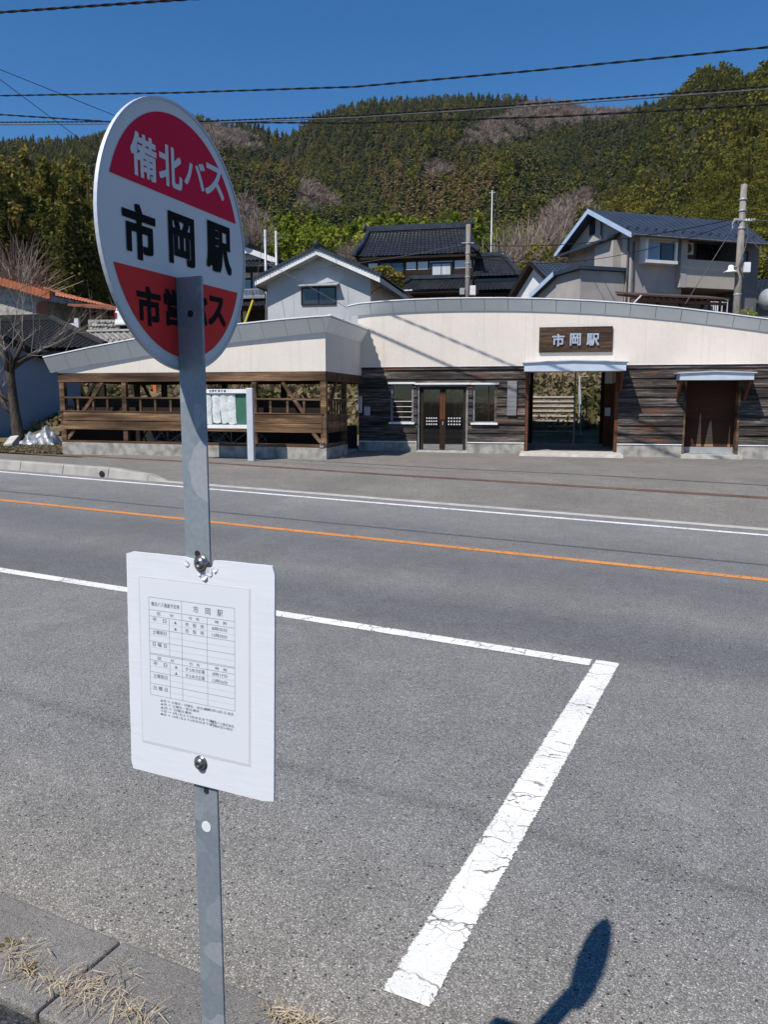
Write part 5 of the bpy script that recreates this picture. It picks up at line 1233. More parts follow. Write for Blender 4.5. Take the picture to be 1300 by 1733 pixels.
# long front: right of the bay is a recessed balcony
zbt, zbb = Q.hit(1200, 441, -.3)[1], Q.hit(1200, 488, -.3)[1]
MB().box(2.602, u1b, .0, 5.5, 3.5, sfz(0) - .12).build('wall', M['housegrey'], mh)
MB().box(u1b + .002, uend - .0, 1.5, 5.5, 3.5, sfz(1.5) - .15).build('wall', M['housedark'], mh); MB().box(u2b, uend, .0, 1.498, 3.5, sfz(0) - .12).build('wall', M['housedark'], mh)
MB().box(u1b + .002, u2b - .002, -.32, -.2, zbb, zbt).build('balcony_parapet', M['housebeige'], mh); MB().box(u1b + .002, u2b - .002, -.2, 1.498, zbb, zbb + .15).build('balcony_floor', M['housebeige'], mh)
MB().box(u1b - .35, u1b, -.34, -.003, zbb - .02, sfz(-.3) - .25).build('wall', M['housegrey'], mh)
a, b, c, d = Q.rect(1158, 410, 1175, 431, .5); acu = MB().box(a, b, .5, .82, c, d).build('air_conditioner', M['frame_w'], mh, bevel=.02); MB().lathe([(.22, 0), (.22, .01), (.03, .012)], ((a + b) / 2 - .05, .5, (c + d) / 2), (0, -1, 0), 18).build('fan_grille', M['cable_grey'], acu)
a, b, c, d = Q.rect(1180, 415, 1243, 440, 1.48); window(mh, a, b, c - .8, d, 1.47, M['frame_d'], M['pane_dark'], .04, 3)
a, b, c, d = Q.rect(1236, 425, 1266, 447, 0); window(mh, a + .45, b, c, d, -.01, M['frame_d'], M['pane_dark'], .04, 0)
# bay window
a, b, c, d = Q.rect(1094, 398, 1148, 446, -.5); bw = MB(); bw.box(a, b, -.5, -.003, d - .18, d); bw.box(a, b, -.55, -.003, c, c + .14); bw.box(a, a + .12, -.5, -.003, c + .14, d - .18); bw.box(b - .12, b, -.5, -.003, c + .14, d - .18); bo_ = bw.build('bay_window', M['frame_w'], mh)
MB().box(a + .12, b - .12, -.40, -.38, c + .14, d - .30).build('pane', M['pane_dark'], bo_); MB().box(a + .13, (a + b) / 2 - .02, -.41, -.402, c + .16, d - .32).build('curtain', M['pane_blue'], bo_); MB().box((a + b) / 2 - .03, (a + b) / 2 + .03, -.43, -.404, c + .14, d - .18).build('mullion', M['frame_d'], bo_); MB().box(a + .12, b - .12, -.46, -.38, d - .32, d - .18).build('shutter_box', M['housegrey'], bo_)
# projecting block and skirt roof on the gable side
n0_, zk = Q.side(1040, 398, -.5); n1_, zk1 = Q.side(944, 434, -.55)
mb = MB(); mb.hexa([(-.75, .9, Q.side(1040, 398, -.75)[1] - .1), (-.002, .9, Q.side(1040, 398, -.75)[1] + .2), (-.002, bn_ - .3, bz_ + .05), (-.75, bn_ - .3, bz_ - .25)], [(-.75, .9, Q.side(1040, 398, -.75)[1]), (-.002, .9, Q.side(1040, 398, -.75)[1] + .3), (-.002, bn_ - .3, bz_ + .15), (-.75, bn_ - .3, bz_ - .15)])
mb.build('skirt_roof', M['tile_blue'], mh)
pj = Q.side(1007, 430, -.45)[0]; pj0 = Q.side(1038, 430, -.45)[0]; ztop_ = Q.side(1007, 412, -.45)[1] - .1
MB().box(-.45, -.003, pj0, pj, 3.5, ztop_).build('projecting_wall', M['housegrey'], mh)
for n_, u_ in ((pj + .06, -.06), (.12, -.06)): MB().tube([(u_ - .04, n_, 4), (u_ - .04, n_, sfz(n_) - .4)], .045, 6).build('downpipe', M['cable_grey'], mh)
MB().tube([(.08, -.06, 4), (.08, -.06, efz - .2)], .045, 6).build('downpipe', M['cable_grey'], mh)
gv = Q.side(1003, 380, -.02); MB().box(-.03, -.001, gv[0] - .25, gv[0] + .25, gv[1] - .5, gv[1] + .5).build('gable_vent', M['dark'], mh)
MB().tube([(-.5, -.82, efz - .08), (ub, -.82, efz - .08)], .06, 6).build('gutter', M['cable_grey'], mh)
# porch
pa, pz_ = Q.hit(1008, 490, -1.9); pb, pzb = Q.hit(1236, 505, -1.9); pt_ = Q.hit(1100, 478, -.02)[1]; pm = (pz_ + pzb) / 2 - .05
mb = MB(); slab(mb, (-1.0, -1.9, pm), (pb, -1.9, pm), (pb, -.33, pm + .30), (-1.0, -.33, pm + .30), .07); pr = mb.build('porch_roof', M['tin_maroon'], mh)
mb = MB()
for k in range(15): u = -.9 + (pb + .8) * k / 14; mb.bar((u, -1.85, pm - .12), (u, -.34, pm + .16), .07, .09)
mb.box(-1.0, pb, -1.75, -1.65, pm - .30, pm - .18); mb.build('rafter', M['tin_red'], pr)
mb = MB()
for k in range(5): u = -.9 + (pb + .8) * k / 4; mb.box(u - .06, u + .06, -1.76, -1.64, 3.5, pm - .30)
mb.build('porch_post', M['darkwood'], mh)
MB().box(0.0, pb, -.06, -.004, 3.5, pm + .1).build('porch_back', M['dark'], mh)
for x0_, x1_ in ((1188, 1199), (1203, 1216), (1222, 1232)):
    a, b, c, d = Q.rect(x0_, 506, x1_, 530, -.4); MB().grid(lambda s, t: (a + (b - a) * s, -.4 + .05 * math.sin(s * 25), c - .6 + (d - c + .6) * t), 24, 1).build('curtain', M['curtain'], mh)
MB().bar((Q.hit(1073, 513, -2)[0], -2, Q.hit(1073, 513, -2)[1]), (Q.hit(1086, 500, -2)[0], -2, Q.hit(1086, 500, -2)[1]), .05, .05).build('strut', M['frame_w'], mh)
# lean-to at its left foot
n_, z_ = Q.side(944, 465, -2.0); mb = MB(); u_ = -3.2
(na1, z1_), (na2, z2_) = Q.side(945, 464, -2.4), Q.side(905, 502, -2.4)
MB().prism([(-2.4, na1 - 2.0, 3.5), (-2.4, na2 + .3, 3.5), (-2.4, na2, z2_), (-2.4, na1, z1_ - .1), (-2.4, na1 - 2.0, z1_ - .1)], (2.35, 0, 0)).build('lean_to_wall', M['housegrey'], mh)
mb = MB(); mb.hexa([(-2.65, na1, z1_ - .1), (-2.65, na2, z2_ - .1), (-.01, na2, z2_ - .1), (-.01, na1, z1_ - .1)], [(-2.65, na1, z1_ + .1), (-2.65, na2, z2_ + .1), (-.01, na2, z2_ + .1), (-.01, na1, z1_ + .1)]); mb.hexa([(-2.65, na1 - 2.2, z1_ - .08), (-2.65, na1 - .003, z1_ - .08), (-.01, na1 - .003, z1_ - .08), (-.01, na1 - 2.2, z1_ - .08)], [(-2.65, na1 - 2.2, z1_ + .08), (-2.65, na1 - .003, z1_ + .08), (-.01, na1 - .003, z1_ + .08), (-.01, na1 - 2.2, z1_ + .08)]); lt_ = mb.build('lean_to_roof', M['tile_blue'], mh)
MB().hexa([(-2.70, na1, z1_ - .13), (-2.70, na2, z2_ - .13), (-2.655, na2, z2_ - .13), (-2.655, na1, z1_ - .13)], [(-2.70, na1, z1_ + .12), (-2.70, na2, z2_ + .12), (-2.655, na2, z2_ + .12), (-2.655, na1, z1_ + .12)]).build('barge_board', M['barge_blue'], lt_)
# far tiled roof at the right edge
Z_ = Frame(1300, 46, 12); zh = Z_.root('far_tiled_house', 'low dark tiled roof beyond the modern house at the right edge', 'house')
a0_, za_ = Z_.hit(1262, 510, -.5); b0_, zt_ = Z_.hit(1275, 474, 3); rm = MB(); tiled(rm, (a0_, -.5, za_), (a0_ + 9, -.5, za_), (a0_ + 9, 3, zt_), (b0_, 3, zt_)); rm.build('roof', M['tile'], zh); MB().box(a0_ + .5, a0_ + 9, 0, 6, 3.5, za_ - .05).build('wall', M['housedark'], zh)
c = at(1296, 505, 36); tk = thing('oil_tank', 'grey rounded steel oil tank on legs at the right edge behind the station roof', 'tank', (c.x + .75, c.y, 0)); bz5 = c.z - .05
MB().lathe([(.05, -.95), (.38, -.9), (.44, -.8), (.45, .8), (.38, .9), (.05, .95)], (0, 0, bz5), (1, .2, 0), 20).build('tank_body', M['steel'], tk, smooth=True)
for k in (-.45, .45): MB().tube([(k, 0, bz5 - .3), (k * 1.3, .0, 3.5)], .03, 6).build('leg', M['steel'], tk)

# ---- left side: blue barn, dark roofed house, orange roof, carport
BW = Frame(0, 29, 37.0 - 90 + 0) ; 
# barn gable wall: its plane runs away to the right at azimuth 37 degrees
bo = at(0, 700, 29.0); ba = R(90 - 37); bd = Vector((math.sin(R(37)), math.cos(R(37)), 0)); bnn = Vector((-math.cos(R(37)), math.sin(R(37)), 0))
bn_root = thing('blue_barn', 'slate blue walled barn with a thin dark roof behind the pollarded tree', 'barn', (bo.x, bo.y, 0))
bp = lambda t, n, z: tuple(bd * t + bnn * n + Vector((0, 0, z)))
rk = lambda t: 4.0 - .39 * t
MB().prism([bp(-4, 0, 0), bp(3.25, 0, 0), bp(3.25, 0, rk(3.25) - .1), bp(-4, 0, rk(-4) - .1)], bnn * 7).build('wall', M['bluewall'], bn_root)
mb = MB(); mb.hexa([bp(-4.2, -.35, rk(-4.2) - .08), bp(3.6, -.35, rk(3.6) - .08), bp(3.6, 7, rk(3.6) - .08), bp(-4.2, 7, rk(-4.2) - .08)], [bp(-4.2, -.35, rk(-4.2) + .06), bp(3.6, -.35, rk(3.6) + .06), bp(3.6, 7, rk(3.6) + .06), bp(-4.2, 7, rk(-4.2) + .06)])
mb.build('roof', M['dark'], bn_root)
MB().tube([bp(1.3, -.4, rk(1.3) - .05), bp(1.75, -.4, rk(1.75) - .12)], .10, 8).build('gutter_end', M['cable'], bn_root)
M['tile_matt'] = mat('old_matt_tile', (.010, .0105, .012), (.018, .0185, .021), 3, .75, spec=.2)
KF = Frame(60, 36, 14); kh = KF.root('dark_tiled_house', 'dark tiled roof with a black rake descending to the shelter roof, behind the bare tree', 'house')
e0_, e1_, r1_, r0_ = KF.hit(-60, 612), KF.hit(178, 588), KF.hit(86, 542, 4), KF.hit(-70, 541, 4)
rm = MB(); tiled(rm, (e0_[0], 0, e1_[1]), (e1_[0], 0, e1_[1]), (r1_[0], 4, r1_[1]), (r0_[0], 4, r1_[1]), .3, .3); r_ = rm.build('roof', M['tile_matt'], kh)
rg = MB().box(r0_[0], r1_[0], 3.85, 4.15, r1_[1], r1_[1] + .3); rg.tube([(r1_[0], 4, r1_[1] + .12), (e1_[0], 0, e1_[1] + .12)], .16, 8); rg.build('ridge', M['dark'], r_)
MB().prism([(e0_[0], .5, 1), (e1_[0] - .6, .5, 1), (e1_[0] - .6, .5, e1_[1] - .1), (e0_[0], .5, e1_[1] - .1)], (0, .4, 0)).build('wall', M['housedark'], kh); mb = MB(); bk_ = (r1_[0] + .3, 8, e1_[1]); mb.poly((e1_[0] - .1, .1, e1_[1]), bk_, (r1_[0], 4, r1_[1])); mb.poly((r0_[0], 4, r1_[1]), (r1_[0], 4, r1_[1]), bk_, (e0_[0], 8, e1_[1])); mb.build('hip', M['tile_matt'], r_)
OF = Frame(40, 46, 12); oh = OF.root('orange_tiled_house', 'house with a bright orange tile roof at the left edge under the bamboo', 'house')
(o0, oz0), (o1, oz1) = OF.hit(-60, 458), OF.hit(97, 502); z3_ = OF.hit(-60, 458)[1]
rm = MB(); tiled(rm, (o1, -.6, oz1), (o1, 8, oz1), (o0, 8, oz0), (o0, -.6, oz0), .3, .3, .07)
tiled(rm, (o0 - 6, -.6, oz0 - 1.8), (o0 - 6, 8, oz0 - 1.8), (o0, 8, oz0), (o0, -.6, oz0), .3, .3, .07)
for k in range(26): t_ = (k + .5) / 26; x_, z_ = o0 + (o1 - o0) * t_, oz0 + (oz1 - oz0) * t_; rm.box(x_ - .15, x_ + .11, -.74, -.2, z_ - .22, z_ + .20)
r_ = rm.build('roof', M['tile_orange'], oh)
mb = MB(); mb.hexa([(o1, -.6, oz1 - .35), (o0, -.6, oz0 - .35), (o0, 8, oz0 - .35), (o1, 8, oz1 - .35)], [(o1, -.6, oz1 - .03), (o0, -.6, oz0 - .03), (o0, 8, oz0 - .03), (o1, 8, oz1 - .03)]); mb.build('eaves', M['greywood'], r_)
MB().prism([(o0 - 5, 0, 3), (o1 - .8, 0, 3), (o1 - .8, 0, oz1 - .1), (o0, 0, oz0 - .4), (o0 - 5, 0, oz0 - 1.9)], (0, 7, 0)).build('wall', M['conc'], oh)
a, b, c, d = OF.rect(62, 515, 84, 530); MB().lathe([(.02, 0), (.45, .0), (.45, .03), (.02, .03)], ((a + b) / 2, 0, (c + d) / 2), (0, -1, 0), 16).build('round_window', M['tin_red'], oh)
MB().box(OF.hit(0, 545, -2)[0] - 3, OF.hit(42, 545, -2)[0], -3.2, -.01, OF.hit(20, 541, -2)[1] - .12, OF.hit(20, 541, -2)[1]).build('porch_roof', M['tin_maroon'], oh)
CF = Frame(140, 47, 12); ch = CF.root('timber_carport', 'open carport with a rusty red-brown roof on thin dark poles', 'carport')
(c0, cz0), (c1, cz1) = CF.hit(104, 500.5, 2.5), CF.hit(197, 519, 2.5); (d0, dz0), (d1, dz1) = CF.hit(130, 514, -1.2), CF.hit(205, 523, -1.2)
mb = MB(); slab(mb, (d0 - .6, -1.2, dz0), (d1, -1.2, dz1), (c1, 3.5, cz1), (c0, 3.5, cz0), .10); mb.build('roof', M['tin_red'], ch)
for k in range(5):
    t_ = k / 4; u = d0 + (d1 - d0) * t_; MB().box(u - .06, u + .06, -1.0, -.88, 4.5, dz0 + (dz1 - dz0) * t_ - .1).build('post', M['darkwood'], ch)
    u = c0 + (c1 - c0) * t_; MB().box(u - .06, u + .06, 3.0, 3.12, 4.5, cz0 + (cz1 - cz0) * t_ - .2).build('post', M['darkwood'], ch)
for k in range(3): u = d0 + (d1 - d0) * (k + .3) / 3; MB().bar((u, -.94, dz0 - 1.5), (u + .9, -.94, dz0 - .3), .07, .07).build('brace', M['darkwood'], ch)
c = at(121, 560, 45.5); wp = thing('white_garden_wall', 'short white rendered wall in front of the carport', 'wall', (c.x, c.y, 0)); wz1 = at(121, 538, 45.5).z; wx0, wx1 = at(92, 550, 45.5).x - c.x, at(132, 550, 45.5).x - c.x
MB().prism([(wx0, 0, 4), (wx1, 0, 4), (wx1, 0, wz1), (wx1 * .45, 0, wz1), (wx1 * .35, 0, wz1 - .3), (wx0, 0, wz1 - .25)], (0, .3, 0)).build('wall_panel', M['plaster'], wp)
# retaining wall of ribbed concrete, with a rubble wall on it
RF = Frame(190, 43, 12); a, b, c, d = RF.rect(148, 560, 300, 600); b += 1.0
rw = RF.root('retaining_wall', 'low concrete retaining wall with herringbone ribs below the white car', 'wall')
MB().box(a, b, 0, .5, 2.0, d).build('wall_panel', M['conc'], rw); mb = MB()
for k in range(30):
    u = a + k * .33
    if u + .6 < b: mb.bar((u, -.02, d - .9), (u + .45, -.02, d - .45), .06, .09); mb.bar((u + .55, -.02, d - .40), (u + .15, -.02, d - .06), .06, .07)
mb.build('rib', M['conc_light'], rw); MB().box(a, b, -.06, .55, d + .001, d + .10).build('coping', M['conc_light'], rw)
tag(MB().prism([tuple(RF.pt(u_, n_, d - .03)) for u_, n_ in ((a, .52), (b, .52), (b, 7), (a, 7))], (0, 0, -3)).build('upper_lane', M['fore']), kind='structure')
def rubble():
    c = at(176, 560, 45); r = thing('rubble_wall', 'rough grey rubble stone wall left of the white car', 'wall', (c.x, c.y, 0)); zt_ = at(176, 537, 45).z; mb = MB()
    for i in range(9):
        for j in range(5):
            x = -.75 + i * .17 + (j % 2) * .08 + rng.normal(0, .02); z = c.z - .1 + j * .19; rr_ = rng.uniform(.09, .12)
            pts = []
            if z > zt_ - .1 - (0.25 if i < 2 else 0): continue
            mb.lathe([(.02, -rr_), (rr_ * .8, -rr_ * .7), (rr_ * 1.05, 0), (rr_ * .85, rr_ * .6), (.02, rr_ * .85)], (x, rng.normal(0, .03), z), (rng.normal(0, .4), rng.normal(0, .4), 1), 7)
    mb.box(-.9, .9, .08, .6, 3.5, zt_ - .12); mb.build('stonework', M['conc'], r)
rubble()
# white kei car
def car():
    c = at(215, 558, 44.0); r = thing('white_car', 'white boxy small car seen from behind, half hidden by the round sign', 'car', (c.x, c.y, c.z)); r.rotation_euler = (0, 0, R(-14))
    W_ = .72; body = MB(); prof = [(0, .25), (0, .75), (-.02, .95), (.06, 1.02), (2.6, 1.0), (3.3, .85), (3.35, .3)]
    body.prism([(-W_, y, z) for y, z in prof], (2 * W_, 0, 0)); b_ = body.build('body', mat('white_car_paint', (.74, .74, .75), (.70, .70, .71), 2, .25, spec=.6), r, bevel=.05)
    cab = MB(); cab.hexa([(-W_ + .02, .04, 1.0), (W_ - .02, .04, 1.0), (W_ - .02, 2.5, 1.0), (-W_ + .02, 2.5, 1.0)], [(-W_ + .12, .18, 1.62), (W_ - .12, .18, 1.62), (W_ - .12, 1.75, 1.62), (-W_ + .12, 1.75, 1.62)]); cab.build('cabin', b_.data.materials[0], r, bevel=.05)
    MB().hexa([(-W_ + .12, .035, 1.04), (W_ - .12, .035, 1.04), (W_ - .12, .06, 1.04), (-W_ + .12, .06, 1.04)], [(-W_ + .2, .13, 1.52), (W_ - .2, .13, 1.52), (W_ - .2, .16, 1.52), (-W_ + .2, .16, 1.52)]).build('rear_window', M['pane_dark'], r)
    for s_ in (-1, 1):
        MB().box(s_ * (W_ - .13), s_ * (W_ - .01), -.035, .0, .62, .92).build('tail_light', mat('red_tail_light', (.35, .02, .02), None, 3, .2), r)
        for y in (.65, 2.7): w_ = MB().lathe([(.18, -.09), (.27, -.08), (.27, .08), (.18, .09)], (s_ * (W_ - .08), y, .27), (1, 0, 0), 20).build('wheel', M['cable'], r); MB().lathe([(.17, 0), (.17, .02), (.03, .03)], (s_ * W_, y, .27), (s_, 0, 0), 16).build('rim', M['alu'], w_)
    MB().box(-.17, .17, -.03, -.003, .62, .78).build('number_plate', mat('yellow_plate', (.72, .52, .03), None, 3, .5), r); MB().box(-W_, W_, -.07, .0, .26, .46).build('bumper', b_.data.materials[0], r, bevel=.03)
car()
# ================================================================== STAIRS AND RAIL BEHIND THE STATION
st0 = S.hit(902, 715, 6.4); st1 = S.hit(966, 715, 6.4)
sr = S.root('concrete_stairs', 'concrete steps climbing the bank behind the station passage', 'stairs')
nst = 9; zs0 = flz; n0 = 6.0; mb = MB(); rise = .18; run = .42
for k in range(nst): mb.box(st0[0] - .7, st1[0] + .15, n0 + k * run, n0 + nst * run + .6, zs0 + k * rise - (.3 if k == 0 else 0), zs0 + (k + 1) * rise)
mb.build('steps', mat('old_stair_concrete', (.27, .23, .17), (.17, .145, .11), 3, .9, bump=.3), sr)
nz = MB()
for k in range(nst): nz.box(st0[0] - .7, st1[0] + .15, n0 + k * run - .05, n0 + k * run - .002, zs0 + (k + 1) * rise - .05, zs0 + (k + 1) * rise + .006)
nz.build('step_nosing', M['conc_light'], sr)
hr = MB(); ur_ = st1[0] + .35
for k in (0, 4, 8): hr.tube([(ur_, n0 + k * run, zs0 + k * rise - .2), (ur_, n0 + k * run, zs0 + (k + 1) * rise + .8)], .03, 6)
hr.tube([(ur_, n0, zs0 + rise + .8), (ur_, n0 + 8 * run, zs0 + 9 * rise + .8)], .028, 6); hr.tube([(ur_, n0, zs0 + rise + .4), (ur_, n0 + 8 * run, zs0 + 9 * rise + .4)], .02, 6); hr.build('handrail', M['steel'], sr)
MB().box(ur_ + .3, ur_ + 4, n0 + 5 * run, n0 + 5 * run + .25, .2, zs0 + 5 * rise).build('side_wall', M['conc_light'], sr)
MB().box(uL, uR, DEPTH, n0 + .05, -.1, flz - .01).build('landing', M['conc'], sr)
# orange marker post on the bank seen through the shelter
c = at(262, 660, 33); zc = tz(c.x, c.y); mp_ = thing('marker_post', 'orange marker post on the grassy bank seen through the bicycle shelter', 'post', (c.x, c.y, zc)); M['orange_plastic'] = mat('orange_plastic', (.62, .16, .03), None, 3, .5)
MB().box(-.07, .07, -.07, .07, -.4, at(262, 650, 33).z - zc + .3).build('post_body', M['orange_plastic'], mp_); MB().box(-.09, .09, -.09, .09, at(262, 650, 33).z - zc + .3, at(262, 650, 33).z - zc + .36).build('cap', M['flash'], mp_)
# hedge bushes on the bank
# ================================================================== POLES AND CABLES
def pole(name, label, px, Y, ytop, r0, r1, m, base=None, extra=None, lean=0):
    b = at(px, 600, Y); zb = base if base is not None else min(tz(b.x, b.y), 6) - .3; zt = at(px, ytop, Y).z
    r = thing(name, label, 'utility pole', (b.x, b.y, zb)); h = zt - zb
    MB().tube([(0, 0, 0), (lean * .5, 0, h * .5), (lean, 0, h)], [r0, (r0 + r1) / 2, r1], 14).build('shaft', m, r, smooth=True)
    if extra: extra(r, zb, Y, lambda y: at(px, y, Y).z - zb)
    return r
def fit1(r, zb, Y, z):
    MB().box(.12, .42, -.2, .15, z(500), z(484)).build('junction_box', M['flash'], r, bevel=.02); MB().box(-.42, -.16, -.15, .1, z(499), z(488)).build('junction_box', M['steel'], r, bevel=.02)
    mb = MB()
    for y in (413, 430, 447, 470): mb.lathe([(.142, 0), (.147, .02), (.147, .05), (.142, .07)], (0, 0, z(y)), (0, 0, 1), 14)
    mb.bar((-.35, 0, z(411)), (.3, 0, z(411)), .05, .06); mb.build('band', M['steel'], r)
pole('utility_pole', 'stout weathered concrete pole with a white box standing in front of the tiled farmhouse', 790, 44, 380, .145, .115, M['polec'], None, fit1)
pole('utility_pole', 'thin tall steel pole rising right of the tiled farmhouse ridge', 828.5, 66, 322, .085, .055, M['steel'], 5, lambda r, zb, Y, z: MB().bar((-.25, 0, z(326)), (.25, 0, z(326)), .06, .06).build('crossarm', M['steel'], r))
pole('utility_pole', 'thin grey steel pole beside the round sign, left of a close pair', 452.5, 49.5, 389, .095, .075, M['steel'], 4); pole('utility_pole', 'thin grey steel pole above the grey gable roof, right of a close pair', 470.5, 49.8, 391, .095, .075, M['steel'], 4)
def fit2(r, zb, Y, z):
    for y in (339, 358, 388, 500): MB().lathe([(.148, 0), (.153, .02), (.153, .04), (.148, .06)], (0, 0, z(y)), (0, 0, 1), 12).build('band', M['steel'], r)
    mb = MB(); mb.bar((-.35, -.1, z(372)), (.45, -.1, z(375)), .06, .07); mb.tube([(-.3, -.15, z(372)), (-.4, -.1, z(380)), (-.38, -.1, z(388))], .03, 6)
    for k in range(4): mb.lathe([(.03, 0), (.06, .04), (.04, .1), (.02, .12)], (.1 + .1 * k, -.15, z(377)), (0, 0, 1), 8)
    mb.build('crossarm', M['steel'], r)
    MB().tube([(.12, -.12, z(378)), (.2, -.18, z(400)), (.05, -.2, z(430)), (-.1, -.2, z(452)), (.1, -.2, z(470))], .025, 6).build('loose_cable', M['cable_grey'], r)
    MB().box(.13, .36, -.2, .1, z(462), z(445)).build('junction_box', M['flash'], r, bevel=.015)
    MB().lathe([(.03, .28), (.09, .26), (.12, .1), (.26, .02), (.26, 0)], (-.36, -.1, z(462)), (0, 0, 1), 16).build('lamp_shade', M['flash'], r, smooth=True); MB().tube([(-.36, -.1, z(453)), (-.05, -.05, z(451))], .025, 6).build('lamp_arm', M['steel'], r)
pole('utility_pole', 'leaning weathered grey pole with a white lamp in front of the modern house', 1243, 31.5, 312, .165, .115, M['polec'], None, fit2)
# yellow guy-wire guard
a, b = at(414, 548, 44), at(428, 508, 44); gw = thing('guy_wire', 'yellow plastic guard on a slanting guy wire beside the grey gable house', 'guy wire', (a.x, a.y, a.z - 1.5)); O_ = Vector((a.x, a.y, a.z - 1.5)); dd = (b - a)
MB().tube([a - dd * .6 - O_, b - O_], .055, 8).build('guard_sleeve', mat('yellow_plastic', (.78, .60, .02), None, 3, .5), gw); MB().tube([b - O_, at(447, 400, 46) - O_], .012, 5).build('wire', M['cable_grey'], gw)

def cable(label, pts, r=.012, sag=0.0, twist=0, m='cable', n=40, name='power_cable', grp=None):
    """pts: points in space the cable hangs through"""
    P = [Vector(p) for p in pts]; path = []
    for k in range(len(P) - 1):
        L = (P[k + 1] - P[k]).length
        for i in range(n + (k == len(P) - 2)):
            t = i / n; path.append(P[k].lerp(P[k + 1], t) - Vector((0, 0, sag * 4 * t * (1 - t))))
    mb = MB()
    if twist:
        # two strands wound round one another
        A = [];
        for ph in (0, math.pi):
            q = []; s = 0; last = None
            fine = []
            for k in range(len(path) - 1):
                L = (path[k + 1] - path[k]).length; nn = max(1, int(L / (twist / 8)))
                for i in range(nn): fine.append(path[k].lerp(path[k + 1], i / nn))
            for k, p in enumerate(fine):
                d = (fine[min(k + 1, len(fine) - 1)] - fine[max(0, k - 1)]).normalized(); x = d.cross(Vector((0, 0, 1))).normalized(); y = x.cross(d)
                if last is not None: s += (p - last).length
                last = p; a = 2 * math.pi * s / twist + ph; q.append(p + (x * math.cos(a) + y * math.sin(a)) * r * .9)
            mb.tube(q, r, 5)
    else: mb.tube(path, r, 6)
    return tag(mb.build(name, M[m], smooth=True), label, 'cable', grp)
def far(px, py, Y): return at(px, py, Y)
def ext(a, b, t): return a + (b - a) * t
# (left pixel point, right pixel point) with distances; runs on past the frame
def run(label, L_, R_, mid=None, **k):
    a, b = at(*L_), at(*R_); A, B = ext(a, b, -.35), ext(a, b, 1.3)
    if mid: c = at(*mid); A, B = ext(c, a, 1.35), ext(c, b, 1.3); return cable(label, [A, a, c, b, B], **k)
    return cable(label, [A, B], **k)
run('thick black twisted cable crossing the top left corner of the sky', (0, 21, 15), (300, 0, 13.5), r=.013, twist=.6)
def multi(label, pts, **k):
    P = [at(*p) for p in pts]; P = [ext(P[0], P[1], -.6)] + P + [ext(P[-2], P[-1], 1.6)]; return cable(label, P, n=12, **k)
multi('black twisted power cable crossing the sky above the hills from edge to edge', [(0, 162, 21), (300, 157, 19.3), (600, 147, 17.7), (900, 120, 16.2), (1300, 80, 14.4)], r=.012, twist=.7)
multi('paired grey communication cables running level above the round sign to the right edge', [(0, 211, 25), (350, 208.5, 22.3), (600, 199, 20.4), (900, 180, 18.6), (1300, 151, 16.5)], r=.014, m='cable_grey')
multi('dark lashed cable just above the paired grey ones, spiral wrapped', [(0, 207, 25.0), (350, 205, 22.3), (600, 196, 20.4), (900, 176, 18.6), (1300, 146, 16.5)], r=.011, twist=.35)
multi('thin black cable sagging from above the round sign across the wooded hills', [(0, 194, 25.4), (200, 207, 24), (600, 208, 21), (950, 197, 18.8), (1300, 177, 16.9)], r=.014, twist=.8)
multi('thin wire slanting down from the left edge to the top of the round sign', [(0, 118, 30), (195, 196, 34), (420, 290, 40)], r=.012); multi('thin wire slanting down steeply from the left edge behind the round sign', [(0, 135, 30), (150, 247, 37), (300, 350, 44)], r=.012)
multi('thin dark wire across the bamboo left of the round sign', [(0, 417, 44), (165, 416, 44)], r=.012); multi('thin dark wire in front of the orange roof dipping right', [(60, 444, 44), (170, 431, 44)], r=.012)
Pz = lambda px, py, Y: at(px, py, Y)
cable('grey drop wire from the stout concrete pole down to the grey gable house', [at(788, 413, 44), at(455, 460, 46)], r=.016, m='cable_grey', sag=.2); cable('dark wire from the stout pole rising right toward the leaning pole', [at(792, 413, 44), at(1255, 368, 31.5)], r=.018, sag=.45)
cable('dark wire from the stout pole across the modern house roof, lower strand', [at(792, 432, 44), at(1255, 372, 31.5)], r=.014, sag=.9); cable('pale wire leaving the leaning pole toward the right edge', [at(1256, 370, 31.5), at(1400, 368, 30)], r=.018, m='cable_grey', sag=.1); cable('dark wire above the pale one at the right edge', [at(1256, 360, 31.5), at(1400, 362, 30)], r=.012, sag=.1)
cable('taut guy wire slanting left from the leaning pole across the balcony', [at(1250, 372, 31.5), at(1160, 515, 29.5)], r=.014, m='cable_grey'); cable('thin stay slanting right below the modern house eave', [at(1272, 406, 34), at(1330, 470, 32)], r=.013, m='cable_grey')
cable('wire from the pair of steel poles across to the bamboo', [at(452, 395, 49.5), at(360, 412, 49)], r=.014); cable('wire linking the steel pole pair to the stout concrete pole', [at(470, 397, 49.8), at(788, 424, 44)], r=.014, sag=.8); cable('dark wire running right from the stout pole past the thin tall pole', [at(792, 424, 44), at(960, 440, 50)], r=.012, sag=.2)
cable('diagonal wire crossing the front of the grey gable house', [at(452, 445, 44), at(605, 531, 40)], r=.014, m='cable_grey')
for k, (pw, hw) in enumerate(((4.75, 6.5), (4.95, 6.2))):
    q0, q1 = xy(-32, pw), xy(26, pw + .1)
    cable(('overhead cable above the near lane, upper of two casting thin shadows on the road', 'overhead cable above the near lane, lower of two casting thin shadows on the road')[k], [(q0[0], q0[1], hw + .6), (q1[0], q1[1], hw - .5)], r=.014, sag=.25)
